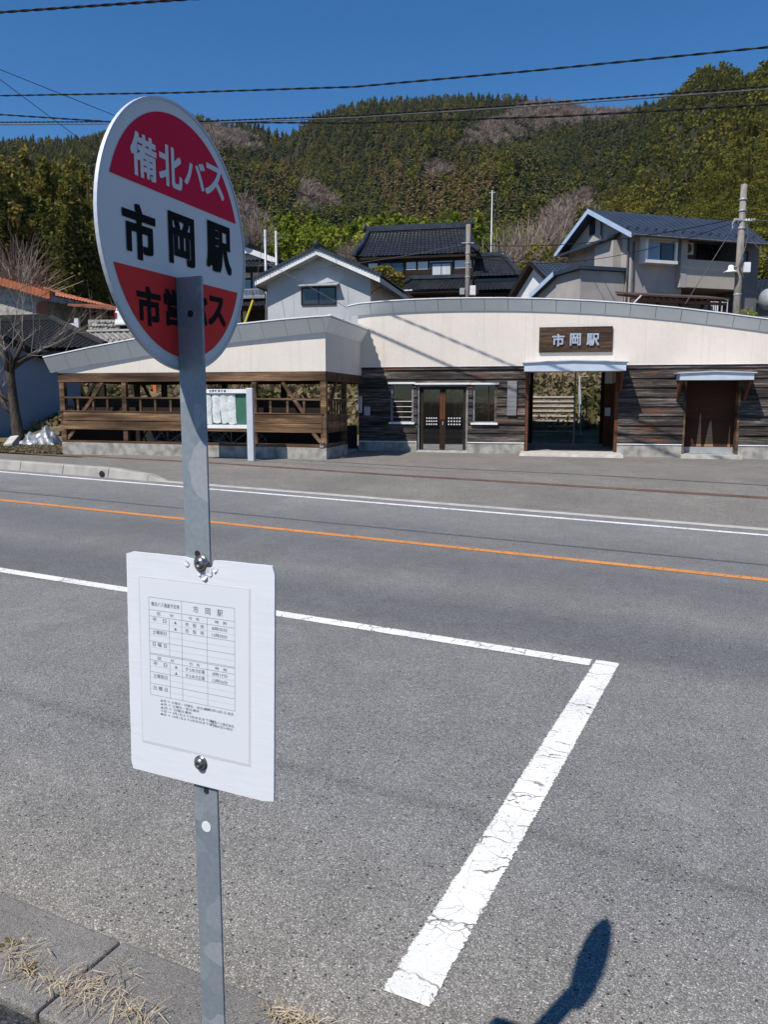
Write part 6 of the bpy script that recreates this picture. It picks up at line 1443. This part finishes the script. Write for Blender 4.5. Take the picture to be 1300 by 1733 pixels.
# ================================================================== LEFT VERGE: pollarded tree, tarp, stone
def bare_tree():
    c = at(28, 742, 26.5); zb = zg(c.x, c.y); r = thing('bare_tree', 'pollarded leafless tree with long whip-like shoots in front of the blue barn', 'tree', (c.x, c.y, zb))
    ht = at(22, 612, 26.5).z - zb; rg_ = np.random.default_rng(3); tr = MB()
    tr.tube([(.12, 0, -.1), (.05, 0, .25), (-.02, 0, ht * .4), (-.10, .05, ht * .75), (-.08, 0, ht)], [.27, .19, .155, .14, .135], 12); 
    heads = []
    for (dx, dz_, th_) in ((-.75, .55, .09), (.1, .35, .13), (.75, .25, .10), (-.25, .7, .08), (.45, .65, .07)):
        e = (dx, rg_.normal(0, .25), ht + dz_); tr.tube([(-.09, 0, ht * .92), (dx * .5, e[1] * .5, ht + dz_ * .35), e], [th_ + .04, th_, th_ * .85], 8); heads.append((e, th_))
    for (dx, zz) in ((-.65, ht * .60), (-.5, ht * .45)): e = (dx, .1, zz + .45); tr.tube([(-.05, 0, zz - .25), (dx * .7, .05, zz), e], [.09, .08, .07], 7); heads.append((e, .07))
    tr.build('trunk', M['bark'], r, smooth=True); tw = MB()
    def shoot(p, d, L, rad, lev):
        n = 5; pts = [Vector(p)]; d = Vector(d).normalized()
        for k in range(n): d = (d + Vector((rg_.normal(0, .10), rg_.normal(0, .10), .07))).normalized(); pts.append(pts[-1] + d * L / n)
        tw.tube(pts, [rad * (1 - .75 * i / n) for i in range(n + 1)], 4, cap=False)
        if lev > 0:
            for k in range(1 + lev * 2):
                i = rg_.integers(1, n); q = pts[i]; dd = (d + Vector((rg_.normal(0, .6), rg_.normal(0, .6), rg_.normal(.1, .4)))).normalized(); shoot(q, dd, L * rg_.uniform(.3, .55), rad * .55, lev - 1)
    for e, th_ in heads:
        for k in range(3):
            az = rg_.uniform(0, 2 * math.pi); up_ = rg_.uniform(.3, 1.5); shoot(e, (math.cos(az), math.sin(az), up_), rg_.uniform(.7, 1.8), rg_.uniform(.007, .012), 2 if k < 1 else 1)
    for k in range(3): shoot((.35 + rg_.normal(0, .2), 0, ht + .3), (rg_.normal(.1, .15), rg_.normal(0, .1), 1), rg_.uniform(2.4, 3.9), .014, 2 if k < 1 else 1)
    for k in range(4): shoot((.5, 0, ht + .2), (1, rg_.normal(0, .3), rg_.uniform(-.1, .5)), rg_.uniform(1.6, 3.0), .010, 2 if k < 3 else 1)
    tw.build('shoots', M['twig'], r, fix=False)
bare_tree()
c = at(68, 742, 25.6); zb = zg(c.x, c.y)
M['tarp'] = mat('silver_tarpaulin', (.30, .32, .36), (.10, .11, .13), 4, .38, metal=.2, bump=.5, bscale=9, bdist=.04)
rg_ = np.random.default_rng(11); ph = rg_.uniform(0, 6, 8)
def tarp(s, t):
    x, y = (s - .5) * 1.25, (t - .5) * .9; e = max(0, 1 - max(abs(2 * s - 1), abs(2 * t - 1)) ** 3)
    peak = .33 * math.exp(-((x - .24) / .26) ** 2) + .14 * math.exp(-((x + .32) / .26) ** 2) + .16
    fold = .08 * abs(math.sin(7 * x + 3 * y + ph[0])) + .06 * abs(math.sin(11 * y - 5 * x + ph[1])) + .025 * math.sin(23 * x + ph[2] + 6 * y)
    return (x + .03 * math.sin(9 * y), y + .05 * math.sin(8 * x), e ** .7 * (peak + fold) * (1 - .55 * abs(2 * t - 1)) + .03)
tp = thing('tarpaulin', 'crumpled silver tarpaulin heaped on the ground left of the bicycle shelter', 'tarpaulin', (c.x, c.y, zb)); MB().grid(tarp, 90, 70).build('sheet', M['tarp'], tp, smooth=True)
MB().lathe([(.3, 0), (.32, .12), (.2, .3), (.02, .34)], (.12, .02, 0), (0, 0, 1), 10).build('covered_load', M['dark'], tp)
c = at(18, 757, 24.6); sb_ = thing('stone_slab', 'small tilted pale stone slab on the verge below the bare tree', 'stone', (c.x, c.y, zg(c.x, c.y)))
MB().hexa([(-.17, -.14, -.03), (.12, -.14, -.03), (.20, .14, -.03), (-.09, .14, -.03)], [(-.17, -.14, .09), (.10, -.14, .12), (.20, .14, .36), (-.07, .14, .33)]).build('slab_body', M['conc_light'], sb_, bevel=.01)

# ================================================================== VEGETATION
def norm(a): return a / np.maximum(1e-9, np.linalg.norm(a, axis=-1, keepdims=True))
def leaf_quads(C, size, g, flat=0.0, elong=1.0):
    """random quads at centres C"""
    n = len(C); a = norm(g.normal(size=(n, 3))); b = g.normal(size=(n, 3)); b[:, 2] *= (1 - flat); b = norm(b - a * (a * b).sum(1, keepdims=True))
    s = (size * g.uniform(.6, 1.3, n))[:, None] if np.ndim(size) == 0 else (size * g.uniform(.6, 1.3, n))[:, None]
    A, B_ = a * s * elong * .5, b * s * .5
    V = np.stack([C - A - B_ * .35, C + B_ * .8 - A * .2, C + A + B_ * .2, C - B_ * .8 + A * .25], 1).reshape(-1, 3)
    return V, np.arange(4 * n).reshape(-1, 4)
def conifer(g, n, R_=.19, droop=.35):
    t = g.uniform(0, 1, n) ** .85; r = R_ * (1 - t) ** .8 * g.uniform(.55, 1.12, n) + .012; az = g.uniform(0, 2 * math.pi, n); z = .10 + .88 * t
    d = np.stack([np.cos(az), np.sin(az), np.zeros(n)], 1); sdv = np.stack([-np.sin(az), np.cos(az), np.zeros(n)], 1); up = np.array([0, 0, 1.0])
    w = (r * .42 + .008)[:, None]; r_ = r[:, None]; base = np.stack([np.zeros(n), np.zeros(n), z], 1)
    p0 = base + d * r_ * .15 + up * .02; p2 = base + d * r_ - up * (r_ * droop); p1 = base + d * r_ * .6 + sdv * w + up * (r_ * .12 - .01); p3 = base + d * r_ * .6 - sdv * w - up * .012
    V = np.stack([p0, p1, p2, p3], 1).reshape(-1, 3); F_ = np.arange(4 * n).reshape(-1, 4); tint = g.uniform(0, 1, n)
    # dark dense inside so that the sky does not shine through the stem
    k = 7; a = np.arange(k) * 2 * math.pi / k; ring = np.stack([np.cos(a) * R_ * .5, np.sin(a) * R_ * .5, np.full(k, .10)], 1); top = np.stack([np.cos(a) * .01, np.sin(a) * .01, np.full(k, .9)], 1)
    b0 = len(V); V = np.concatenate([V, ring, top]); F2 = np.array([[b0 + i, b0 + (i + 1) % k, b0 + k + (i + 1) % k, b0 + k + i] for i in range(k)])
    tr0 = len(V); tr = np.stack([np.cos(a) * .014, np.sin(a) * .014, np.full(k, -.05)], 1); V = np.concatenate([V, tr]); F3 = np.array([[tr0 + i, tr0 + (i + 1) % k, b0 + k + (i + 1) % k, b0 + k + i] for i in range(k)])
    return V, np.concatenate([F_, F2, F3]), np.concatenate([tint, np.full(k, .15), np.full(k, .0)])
def roundtree(g, n, size=.13, tall=.42, wid=.30, base=.55):
    d = norm(g.normal(size=(n, 3))); rr_ = g.uniform(.45, 1, n)[:, None] ** .6; lump = (1 + .22 * np.sin(5 * d[:, 0] + 3 * d[:, 2]) * np.cos(4 * d[:, 1] - 2))[:, None]
    C = d * rr_ * lump * np.array([wid, wid, tall]) + np.array([0, 0, base]); V, F_ = leaf_quads(C, size, g); return V, F_, np.clip(g.uniform(0, 1, n), 0, 1)
def bamboo(g, n, size=.085):
    """a clump of arching plumes"""
    Vs = []; C = []
    k = 12; az = g.uniform(0, 6.28, k); lean = g.uniform(.05, .26, k); hh = g.uniform(.65, 1.0, k)
    idx = g.integers(0, k, n); t = g.uniform(.32, 1, n) ** .8
    x = lean[idx] * np.cos(az[idx]) * t ** 2.0 * 1.15; y = lean[idx] * np.sin(az[idx]) * t ** 2.0 * 1.15; z = hh[idx] * (t - .10 * t ** 3)
    sp_ = .085 * (1.15 - t); C = np.stack([x + g.normal(0, 1, n) * sp_, y + g.normal(0, 1, n) * sp_, z + g.normal(0, 1, n) * .025], 1)
    V, F_ = leaf_quads(C, size, g, .2, 1.7); return V, F_, g.uniform(0, 1, n)
def barecrown(g, n, w=.010):
    """spray of fine twigs"""
    az = g.uniform(0, 6.28, n); el = g.uniform(.25, 1.45, n); L = g.uniform(.25, .62, n); o = np.stack([g.normal(0, .07, n), g.normal(0, .07, n), g.uniform(.2, .55, n)], 1)
    d = np.stack([np.cos(az) * np.cos(el), np.sin(az) * np.cos(el), np.sin(el)], 1); s = norm(np.cross(d, g.normal(size=(n, 3)))) * w
    V = np.stack([o - s, o + s, o + d * L[:, None] + s * .35, o + d * L[:, None] - s * .35], 1).reshape(-1, 3); F_ = np.arange(4 * n).reshape(-1, 4); t0 = len(V)
    k = 5; a = np.arange(k) * 2 * math.pi / k; b0 = np.stack([np.cos(a) * .022, np.sin(a) * .022, np.full(k, -.05)], 1); b1 = np.stack([np.cos(a) * .012, np.sin(a) * .012, np.full(k, .55)], 1); V = np.concatenate([V, b0, b1]); F2 = np.array([[t0 + i, t0 + (i + 1) % k, t0 + k + (i + 1) % k, t0 + k + i] for i in range(k)])
    return V, np.concatenate([F_, F2]), np.concatenate([g.uniform(0, 1, n), np.full(k, .2)])
def merged(name, protos, items, m, label, cat):
    """items: (proto index, x, y, z, height, widthfactor, yaw, tint shift)"""
    Vs, Fs, Ts = [], [], []; off = 0
    for (pi, x, y, z, h, wf, yaw, ts) in items:
        V, F_, t = protos[pi]; c, s = math.cos(yaw), math.sin(yaw); W = V.copy(); W[:, 0], W[:, 1] = (V[:, 0] * c - V[:, 1] * s) * h * wf, (V[:, 0] * s + V[:, 1] * c) * h * wf; W[:, 2] = V[:, 2] * h
        W += (x, y, z); Vs.append(W); Fs.append(F_ + off); Ts.append(np.clip(t * .55 + ts, 0, 1)); off += len(V)
    o = np_mesh(name, np.concatenate(Vs), np.concatenate(Fs), m, np.concatenate(Ts)); return tag(o, label, cat, kind='stuff')
M['leaf_cedar'] = leaf('cedar_foliage', [(0, (0.043, 0.060, 0.026)), (.35, (0.081, 0.107, 0.041)), (.6, (0.139, 0.149, 0.056)), (.82, (0.213, 0.163, 0.073)), (1, (0.260, 0.195, 0.090))], .5)
M['leaf_olive'] = leaf('olive_foliage', [(0, (0.059, 0.064, 0.014)), (.4, (0.136, 0.138, 0.023)), (.75, (0.222, 0.193, 0.036)), (1, (0.314, 0.235, 0.051))], .4)
M['leaf_bamboo'] = leaf('bamboo_foliage', [(0, (0.074, 0.108, 0.015)), (.45, (0.179, 0.225, 0.027)), (.8, (0.304, 0.321, 0.045)), (1, (0.420, 0.380, 0.083))], .35, trans=.3)
M['leaf_grove'] = leaf('grove_foliage', [(0, (0.047, 0.059, 0.017)), (.4, (0.131, 0.137, 0.031)), (.7, (0.277, 0.218, 0.055)), (1, (0.446, 0.310, 0.095))], .45, trans=.28)
M['leaf_bare'] = leaf('bare_wood_twigs', [(0, (0.137, 0.102, 0.083)), (.5, (0.285, 0.223, 0.183)), (1, (0.455, 0.370, 0.307))], 0, trans=.1)
def inv_r(az, y):                       # distance at which the terrain shows at row y
    rs = np.linspace(95, 690, 140); ys = np.array([ypx(az, r) for r in rs]); k = np.where(ys <= y)[0]
    return float(rs[k[0]]) if len(k) else None
def inpoly(x, y, P):
    c = False; j = len(P) - 1
    for i in range(len(P)):
        if (P[i][1] > y) != (P[j][1] > y) and x < (P[j][0] - P[i][0]) * (y - P[i][1]) / (P[j][1] - P[i][1]) + P[i][0]: c = not c
        j = i
    return c
BARE = [[(780, 262), (800, 226), (850, 208), (890, 182), (930, 176), (1080, 184), (1060, 212), (980, 216), (900, 232), (840, 255)], [(840, 452), (890, 415), (945, 362), (1000, 328), (965, 392), (925, 440)], [(500, 368), (505, 330), (550, 330), (560, 368)], [(330, 260), (350, 215), (425, 240), (445, 262), (400, 262)], [(400, 440), (405, 355), (440, 360), (450, 440)], [(715, 312), (740, 285), (760, 300), (735, 315)], [(600, 440), (640, 430), (700, 440), (660, 460)]]
g = np.random.default_rng(21)
P_con = [conifer(g, 85, .25 + .025 * (i % 3)) for i in range(6)]; P_ol = [roundtree(g, 75, .19, .46, .28, .52) for i in range(3)] + [conifer(g, 75, .27, .2) for i in range(3)]; P_ol2 = [roundtree(g, 330, .095, .46, .28, .52) for i in range(3)] + [conifer(g, 240, .27, .2) for i in range(3)]; oli2 = []; P_con2 = [conifer(g, 320, .25 + .025 * (i % 3)) for i in range(6)]; P_bare = [barecrown(g, 150, .020) for i in range(4)]; P_rd = [roundtree(g, 110, .15, .40, .33, .58) for i in range(3)]
con, oli, bar_, rnd = [], [], [], []
def project(x, y, z):
    v = Vector((x, y, z - CAMH)); fy = v.y * math.cos(PIT) - v.z * math.sin(PIT); uz = v.y * math.sin(PIT) + v.z * math.cos(PIT); return 650 + FOC * v.x / fy, 866.5 - FOC * uz / fy
tries = 0
gx = np.arange(-260, 1580, 8.5)
for px0 in gx:
    y = 500.0
    while y > 120:
        px = px0 + g.uniform(-6, 6); yy = y + g.uniform(-5, 5); az = math.atan((px - 650) / FOC); y -= 6.5
        r = inv_r(az, yy)
        if r is None or r < 98: continue
        x, yw = r * math.sin(az), r * math.cos(az); z = tz(x, yw); sx, sy = project(x, yw, z)
        b = next((k for k, P_ in enumerate(BARE) if inpoly(sx, sy, P_)), None)
        right = px > 930 + (400 - yy) * .55 and r < 520
        sc_ = min(1.05, max(.6, r / 330))
        if b is not None:
            for _ in range(2): bar_.append((int(g.integers(4)), x + g.normal(0, 2), yw + g.normal(0, 2), z - .3, g.uniform(5, 7.5) * sc_, g.uniform(1.2, 1.6), g.uniform(0, 6.28), g.uniform(0, .45)))
        elif right:
            k_ = g.uniform(); patch = .5 + .5 * math.sin(sx * .021 + 1) * math.sin(sy * .03)
            (oli2 if r < 300 else oli).append((int(g.integers(6)), x, yw, z - .3, g.uniform(4.2, 7.2) * sc_, g.uniform(.9, 1.25), g.uniform(0, 6.28), g.uniform(0, .25) + .2 * patch))
        else:
            tone = .5 + .5 * math.sin(sx * .017 + .8 + .01 * sy) * math.cos(sy * .028 + sx * .008); brown = g.uniform() < (.10 + .35 * (tone > .78) + .5 * (inpoly(sx, sy, [(370, 245), (470, 235), (600, 260), (560, 330), (430, 350), (370, 320)]) or inpoly(sx, sy, [(610, 300), (700, 290), (830, 320), (800, 400), (660, 390)])))
            if g.uniform() < .82: con.append((int(g.integers(6)), x, yw, z - .3, g.uniform(6.0, 10.5) * sc_ * (1 if r < 450 else .85), g.uniform(1.0, 1.35), g.uniform(0, 6.28), (.42 if brown else .02) + .26 * tone + g.uniform(0, .10)))
            else: rnd.append((int(g.integers(3)), x, yw, z - .3, g.uniform(5.5, 8.5) * sc_ * (1 if r < 450 else .8), g.uniform(.9, 1.2), g.uniform(0, 6.28), g.uniform(.05, .5)))
# the crests, seen edge-on, need trees set by distance instead
for px0 in np.arange(-260, 1580, 10.0):
    for r0_ in np.arange(430, 730, 15.0):
        px = px0 + g.uniform(-5, 5); r = r0_ + g.uniform(-7, 7); az = math.atan((px - 650) / FOC); x, yw = r * math.sin(az), r * math.cos(az); z = tz(x, yw); sx, sy = project(x, yw, z)
        y0_ = ypx(az, r); y1_ = ypx(az, r + 40); 
        if y1_ - y0_ < -22 or y1_ - y0_ > 6: continue                    # only where the slope is seen at a grazing angle, up to just past the crest
        if any(inpoly(sx, sy, P_) for P_ in BARE):
            if g.uniform() < .6: bar_.append((int(g.integers(4)), x, yw, z - .3, g.uniform(6, 9), g.uniform(1.1, 1.5), g.uniform(0, 6.28), g.uniform(0, .45)))
        elif px > 1120: oli.append((int(g.integers(6)), x, yw, z - .3, g.uniform(5, 8), g.uniform(1.0, 1.3), g.uniform(0, 6.28), g.uniform(0, .3)))
        elif g.uniform() < .8: con.append((int(g.integers(6)), x, yw, z - .3, g.uniform(6.5, 9.5), g.uniform(1.0, 1.35), g.uniform(0, 6.28), g.uniform(.0, .25)))
        else: rnd.append((int(g.integers(3)), x, yw, z - .3, g.uniform(6, 8.5), g.uniform(.9, 1.2), g.uniform(0, 6.28), g.uniform(.05, .4)))
print('forest', len(con), len(oli), len(bar_), len(rnd))
# the cedars that show largest stand as trees of their own, the rest as one wood
key = lambda it: -it[4] / math.hypot(it[1], it[2])
con.sort(key=key); near, con = con[:150], con[150:]
meshes = []
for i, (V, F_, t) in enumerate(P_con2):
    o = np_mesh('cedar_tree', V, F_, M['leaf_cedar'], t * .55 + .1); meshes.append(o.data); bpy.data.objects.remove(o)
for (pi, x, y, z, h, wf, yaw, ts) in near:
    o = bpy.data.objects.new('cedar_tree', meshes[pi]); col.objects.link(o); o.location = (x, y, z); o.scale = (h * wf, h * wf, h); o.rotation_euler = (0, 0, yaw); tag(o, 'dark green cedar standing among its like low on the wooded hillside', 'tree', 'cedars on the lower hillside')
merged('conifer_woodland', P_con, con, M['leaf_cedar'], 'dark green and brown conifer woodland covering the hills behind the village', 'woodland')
merged('broadleaf_woodland', P_rd, rnd, M['leaf_olive'], 'rounded evergreen trees scattered through the hillside conifers', 'woodland')
merged('hillside_thicket', P_ol, oli, M['leaf_olive'], 'olive green bushy thicket covering the steep hill on the right', 'woodland')
merged('hillside_thicket', P_ol2, oli2, M['leaf_olive'], 'olive green bushes on the nearer foot of the steep hill on the right', 'woodland')
merged('bare_woodland', P_bare, bar_, M['leaf_bare'], 'greyish leafless trees in patches on the hillsides', 'woodland')
# bamboo and tall trees of the nearer slopes: each a tree of its own
def tree_thing(name, label, cat, grp, V, F_, t, m, x, y, h, wf, yaw, trunk=True, base=None):
    z = (tz(x, y) if base is None else base) - .2; r = thing(name, label, cat, (x, y, z), grp); W = V * np.array([h * wf, h * wf, h]); o = np_mesh('crown', W, F_, m, t, r); r.rotation_euler = (0, 0, yaw)
    if trunk: MB().tube([(0, 0, -.3), (.02 * h * .3, 0, h * .35), (0, 0, h * .8)], [h * .018, h * .013, h * .005], 7).build('trunk', M['bark'], r)
    return r
P_bb = [bamboo(g, 3200, .034) for i in range(4)]; k = 0
for px in np.arange(405, 900, 15):
    for row, (rr_, top) in enumerate(((84, 372), (97, 352))):
        pp = px + g.uniform(-8, 8) + row * 7; az = math.atan((pp - 650) / FOC); r_ = rr_ + g.uniform(-4, 5); x, y = r_ * math.sin(az), r_ * math.cos(az)
        top_ = top + (28 if pp > 800 else 0) + (14 if pp < 470 else 0) + (10 if 560 < pp < 600 else 0) + g.uniform(-8, 10); h = at(pp, top_, y).z - tz(x, y)
        V, F_, t = P_bb[int(g.integers(4))]; tree_thing('bamboo_clump', 'bright green bamboo clump in the grove rising behind the tiled roofs', 'bamboo', 'bamboo grove behind the houses', V, F_, np.clip(t * .6 + g.uniform(0, .35), 0, 1), M['leaf_bamboo'], x, y, max(5, h), g.uniform(1.0, 1.35), g.uniform(0, 6.28), True)
# tall dark grove on the left
P_gr = [bamboo(g, 8500, .021) for i in range(3)]
spec = [(-60, 232, 66), (-20, 250, 70), (8, 245, 62), (30, 258, 74), (52, 238, 68), (78, 246, 64), (100, 232, 70), (124, 238, 66), (148, 246, 72), (170, 240, 65), (195, 262, 72), (225, 280, 78), (-100, 240, 70), (-140, 236, 68), (255, 300, 84), (20, 300, 61), (62, 320, 61), (110, 300, 62), (150, 310, 57), (185, 330, 60), (-30, 310, 61), (300, 330, 88), (345, 345, 92), (385, 350, 95)]
spec = [q for q in spec]
tips = ['brownish green tall bamboo plume in the grove above the orange roof', 'dark green bamboo plume in the lower front of the left grove']
for i, (px, top, r_) in enumerate(spec):
    az = math.atan((px - 650) / FOC); x, y = r_ * math.sin(az), r_ * math.cos(az); h = at(px, top, y).z - tz(x, y); kd = i % 3
    V, F_, t = P_gr[kd]; dark = top > 290
    tree_thing('grove_tree', tips[1] if dark else tips[0], 'tree', 'tall trees in the left grove', V, F_, np.clip(t * .6 + (g.uniform(-.05, .1) if dark else g.uniform(.1, .42)), 0, 1), M['leaf_grove'], x, y, h, g.uniform(.8, 1.15), g.uniform(0, 6.28), True)
# low bright shrubs at the foot of the grove and round the village
P_sh = [roundtree(g, 420, .085, .45, .48, .45) for i in range(3)]
for i, (px, py, Y, h, m_, lab) in enumerate([(80, 492, 58, 2.6, 'leaf_bamboo', 'bright green shrub over the end of the orange roof'), (130, 470, 60, 4.2, 'leaf_bamboo', 'tall bright green shrub above the carport'), (162, 490, 58, 4.4, 'leaf_bamboo', 'leafy green shrub beside the lower edge of the round sign'), (140, 560, 44.5, .9, 'leaf_olive', 'small green bush at the foot of the carport'), (1266, 528, 30, .8, 'leaf_bamboo', 'small light green bush above the station roof beside the leaning pole'), (875, 470, 66, 3.0, 'leaf_olive', 'olive bush left of the white outbuilding'), (915, 436, 70, 3.5, 'leaf_olive', 'olive bush above the white outbuilding roof')]):
    c = at(px, py, Y); V, F_, t = P_sh[i % 3]; tree_thing('shrub', lab, 'shrub', None, V, F_, np.clip(t * .7 + .15, 0, 1), M[m_], c.x, c.y, h, 1.0, i, False, c.z - h * .45)
P_bt = [barecrown(g, 520, .0045) for i in range(2)]
for i, (px, py, Y, h, lab) in enumerate([(850, 440, 72, 6.5, 'pale leafless bush between the farmhouse and the modern house'), (890, 420, 80, 7.5, 'pale leafless tree above the white outbuilding'), (592, 428, 72, 3.5, 'pale leafless tree left of the farmhouse roof'), (930, 405, 84, 7, 'pale leafless tree against the left eave of the modern house'), (432, 395, 80, 5, 'pale leafless tree right of the round sign'), (25, 470, 50, 6, 'pale leafless tree over the orange roof at the left edge')]):
    c = at(px, py, Y); V, F_, t = P_bt[i % 2]; tree_thing('leafless_tree', lab, 'tree', None, V, F_, t, M['leaf_bare'], c.x, c.y, h, 1.1, i, False, c.z - h * .6)
# cloud-pruned garden pine
c = at(648, 470, 56); pn = thing('garden_pine', 'small cloud-pruned pine between the grey gable house and the tiled farmhouse', 'tree', (c.x, c.y, 4.5)); Vs = []; Fs = []; off = 0
for (px, py, w) in ((640, 461, .95), (662, 468, .9), (640, 478, .6), (672, 482, .5), (651, 456, .6)):
    q = at(px, py, 56); d = norm(g.normal(size=(420, 3))) * g.uniform(.5, 1, (420, 1)) ** .5; C = d * np.array([w, w * .8, w * .38]) + np.array([q.x - c.x, q.y - c.y, q.z - 4.5]); V, F_ = leaf_quads(C, .20, g); Vs.append(V); Fs.append(F_ + off); off += len(V)
np_mesh('crown', np.concatenate(Vs), np.concatenate(Fs), M['leaf_olive'], g.uniform(.35, 1, off // 4), pn); zt_ = at(650, 470, 56).z - 4.5
MB().tube([(0, 0, 0), (.3, 0, zt_ * .4), (-.2, 0, zt_ * .7), (.1, 0, zt_)], [.16, .13, .10, .06], 7).build('trunk', M['bark'], pn)
# rough dry growth on the bank behind the station
V = []; n = 26000
xs_ = g.uniform(-14, 17, n); ys_ = g.uniform(29.6, 42, n); C = []
for x, y in zip(xs_, ys_):
    C.append((x, y, tz(x, y) + g.uniform(0, .22)))
C = np.array(C); V, F_ = leaf_quads(C, .26, g, 0, 1.8); tn = np.clip(.5 + .35 * np.sin(C[:, 0] * .9) * np.sin(C[:, 1] * .7 + 1) + g.uniform(-.25, .25, n), 0, 1)
M['leaf_dry'] = leaf('bank_growth', [(0, (.055, .060, .022)), (.3, (.11, .105, .042)), (.5, (.20, .16, .09)), (1, (.33, .26, .165))], 0, trans=.2)
tag(np_mesh('bank_undergrowth', V, F_, M['leaf_dry'], tn), 'dry grass and low weeds covering the bank behind the station', 'undergrowth', kind='stuff')
# weeds and litter on the verge at the left
n = 24000; px_ = g.uniform(-30, 104, n); py_ = g.uniform(742, 768, n); C = []
for a, b in zip(px_, py_):
    p = ground(a, b) if False else None
for i in range(n):
    t = g.uniform(); a = at(px_[i], 750, g.uniform(21.8, 31)); s_, p_ = sp(a.x, a.y)
    if p_ < 15.0: continue
    C.append((a.x, a.y, zg(a.x, a.y) + g.uniform(-.03, .035)))
C = np.array(C); V, F_ = leaf_quads(C, .07, g, .3, 1.6); tag(np_mesh('verge_weeds', V, F_, M['leaf_dry'], np.where(g.uniform(0, 1, len(C)) < .25, g.uniform(.1, .4, len(C)), g.uniform(.5, 1, len(C)))), 'low weeds and dead leaves on the verge around the bare tree', 'weeds', kind='stuff')
# ================================================================== AIR
def haze():
    m = bpy.data.materials.new('thin_air_haze'); m.use_nodes = True; nt = m.node_tree; nt.nodes.clear()
    o = nt.nodes.new('ShaderNodeOutputMaterial'); v = nt.nodes.new('ShaderNodeVolumePrincipled')
    v.inputs['Color'].default_value = (0.80, 0.88, 1.0, 1); v.inputs['Density'].default_value = 0.00005; v.inputs['Anisotropy'].default_value = 0.2
    nt.links.new(v.outputs[0], o.inputs['Volume'])
    h = MB().box(-1600, 1600, -1600, 1600, -36, 290).build('haze', m); tag(h, kind='stuff')
haze()
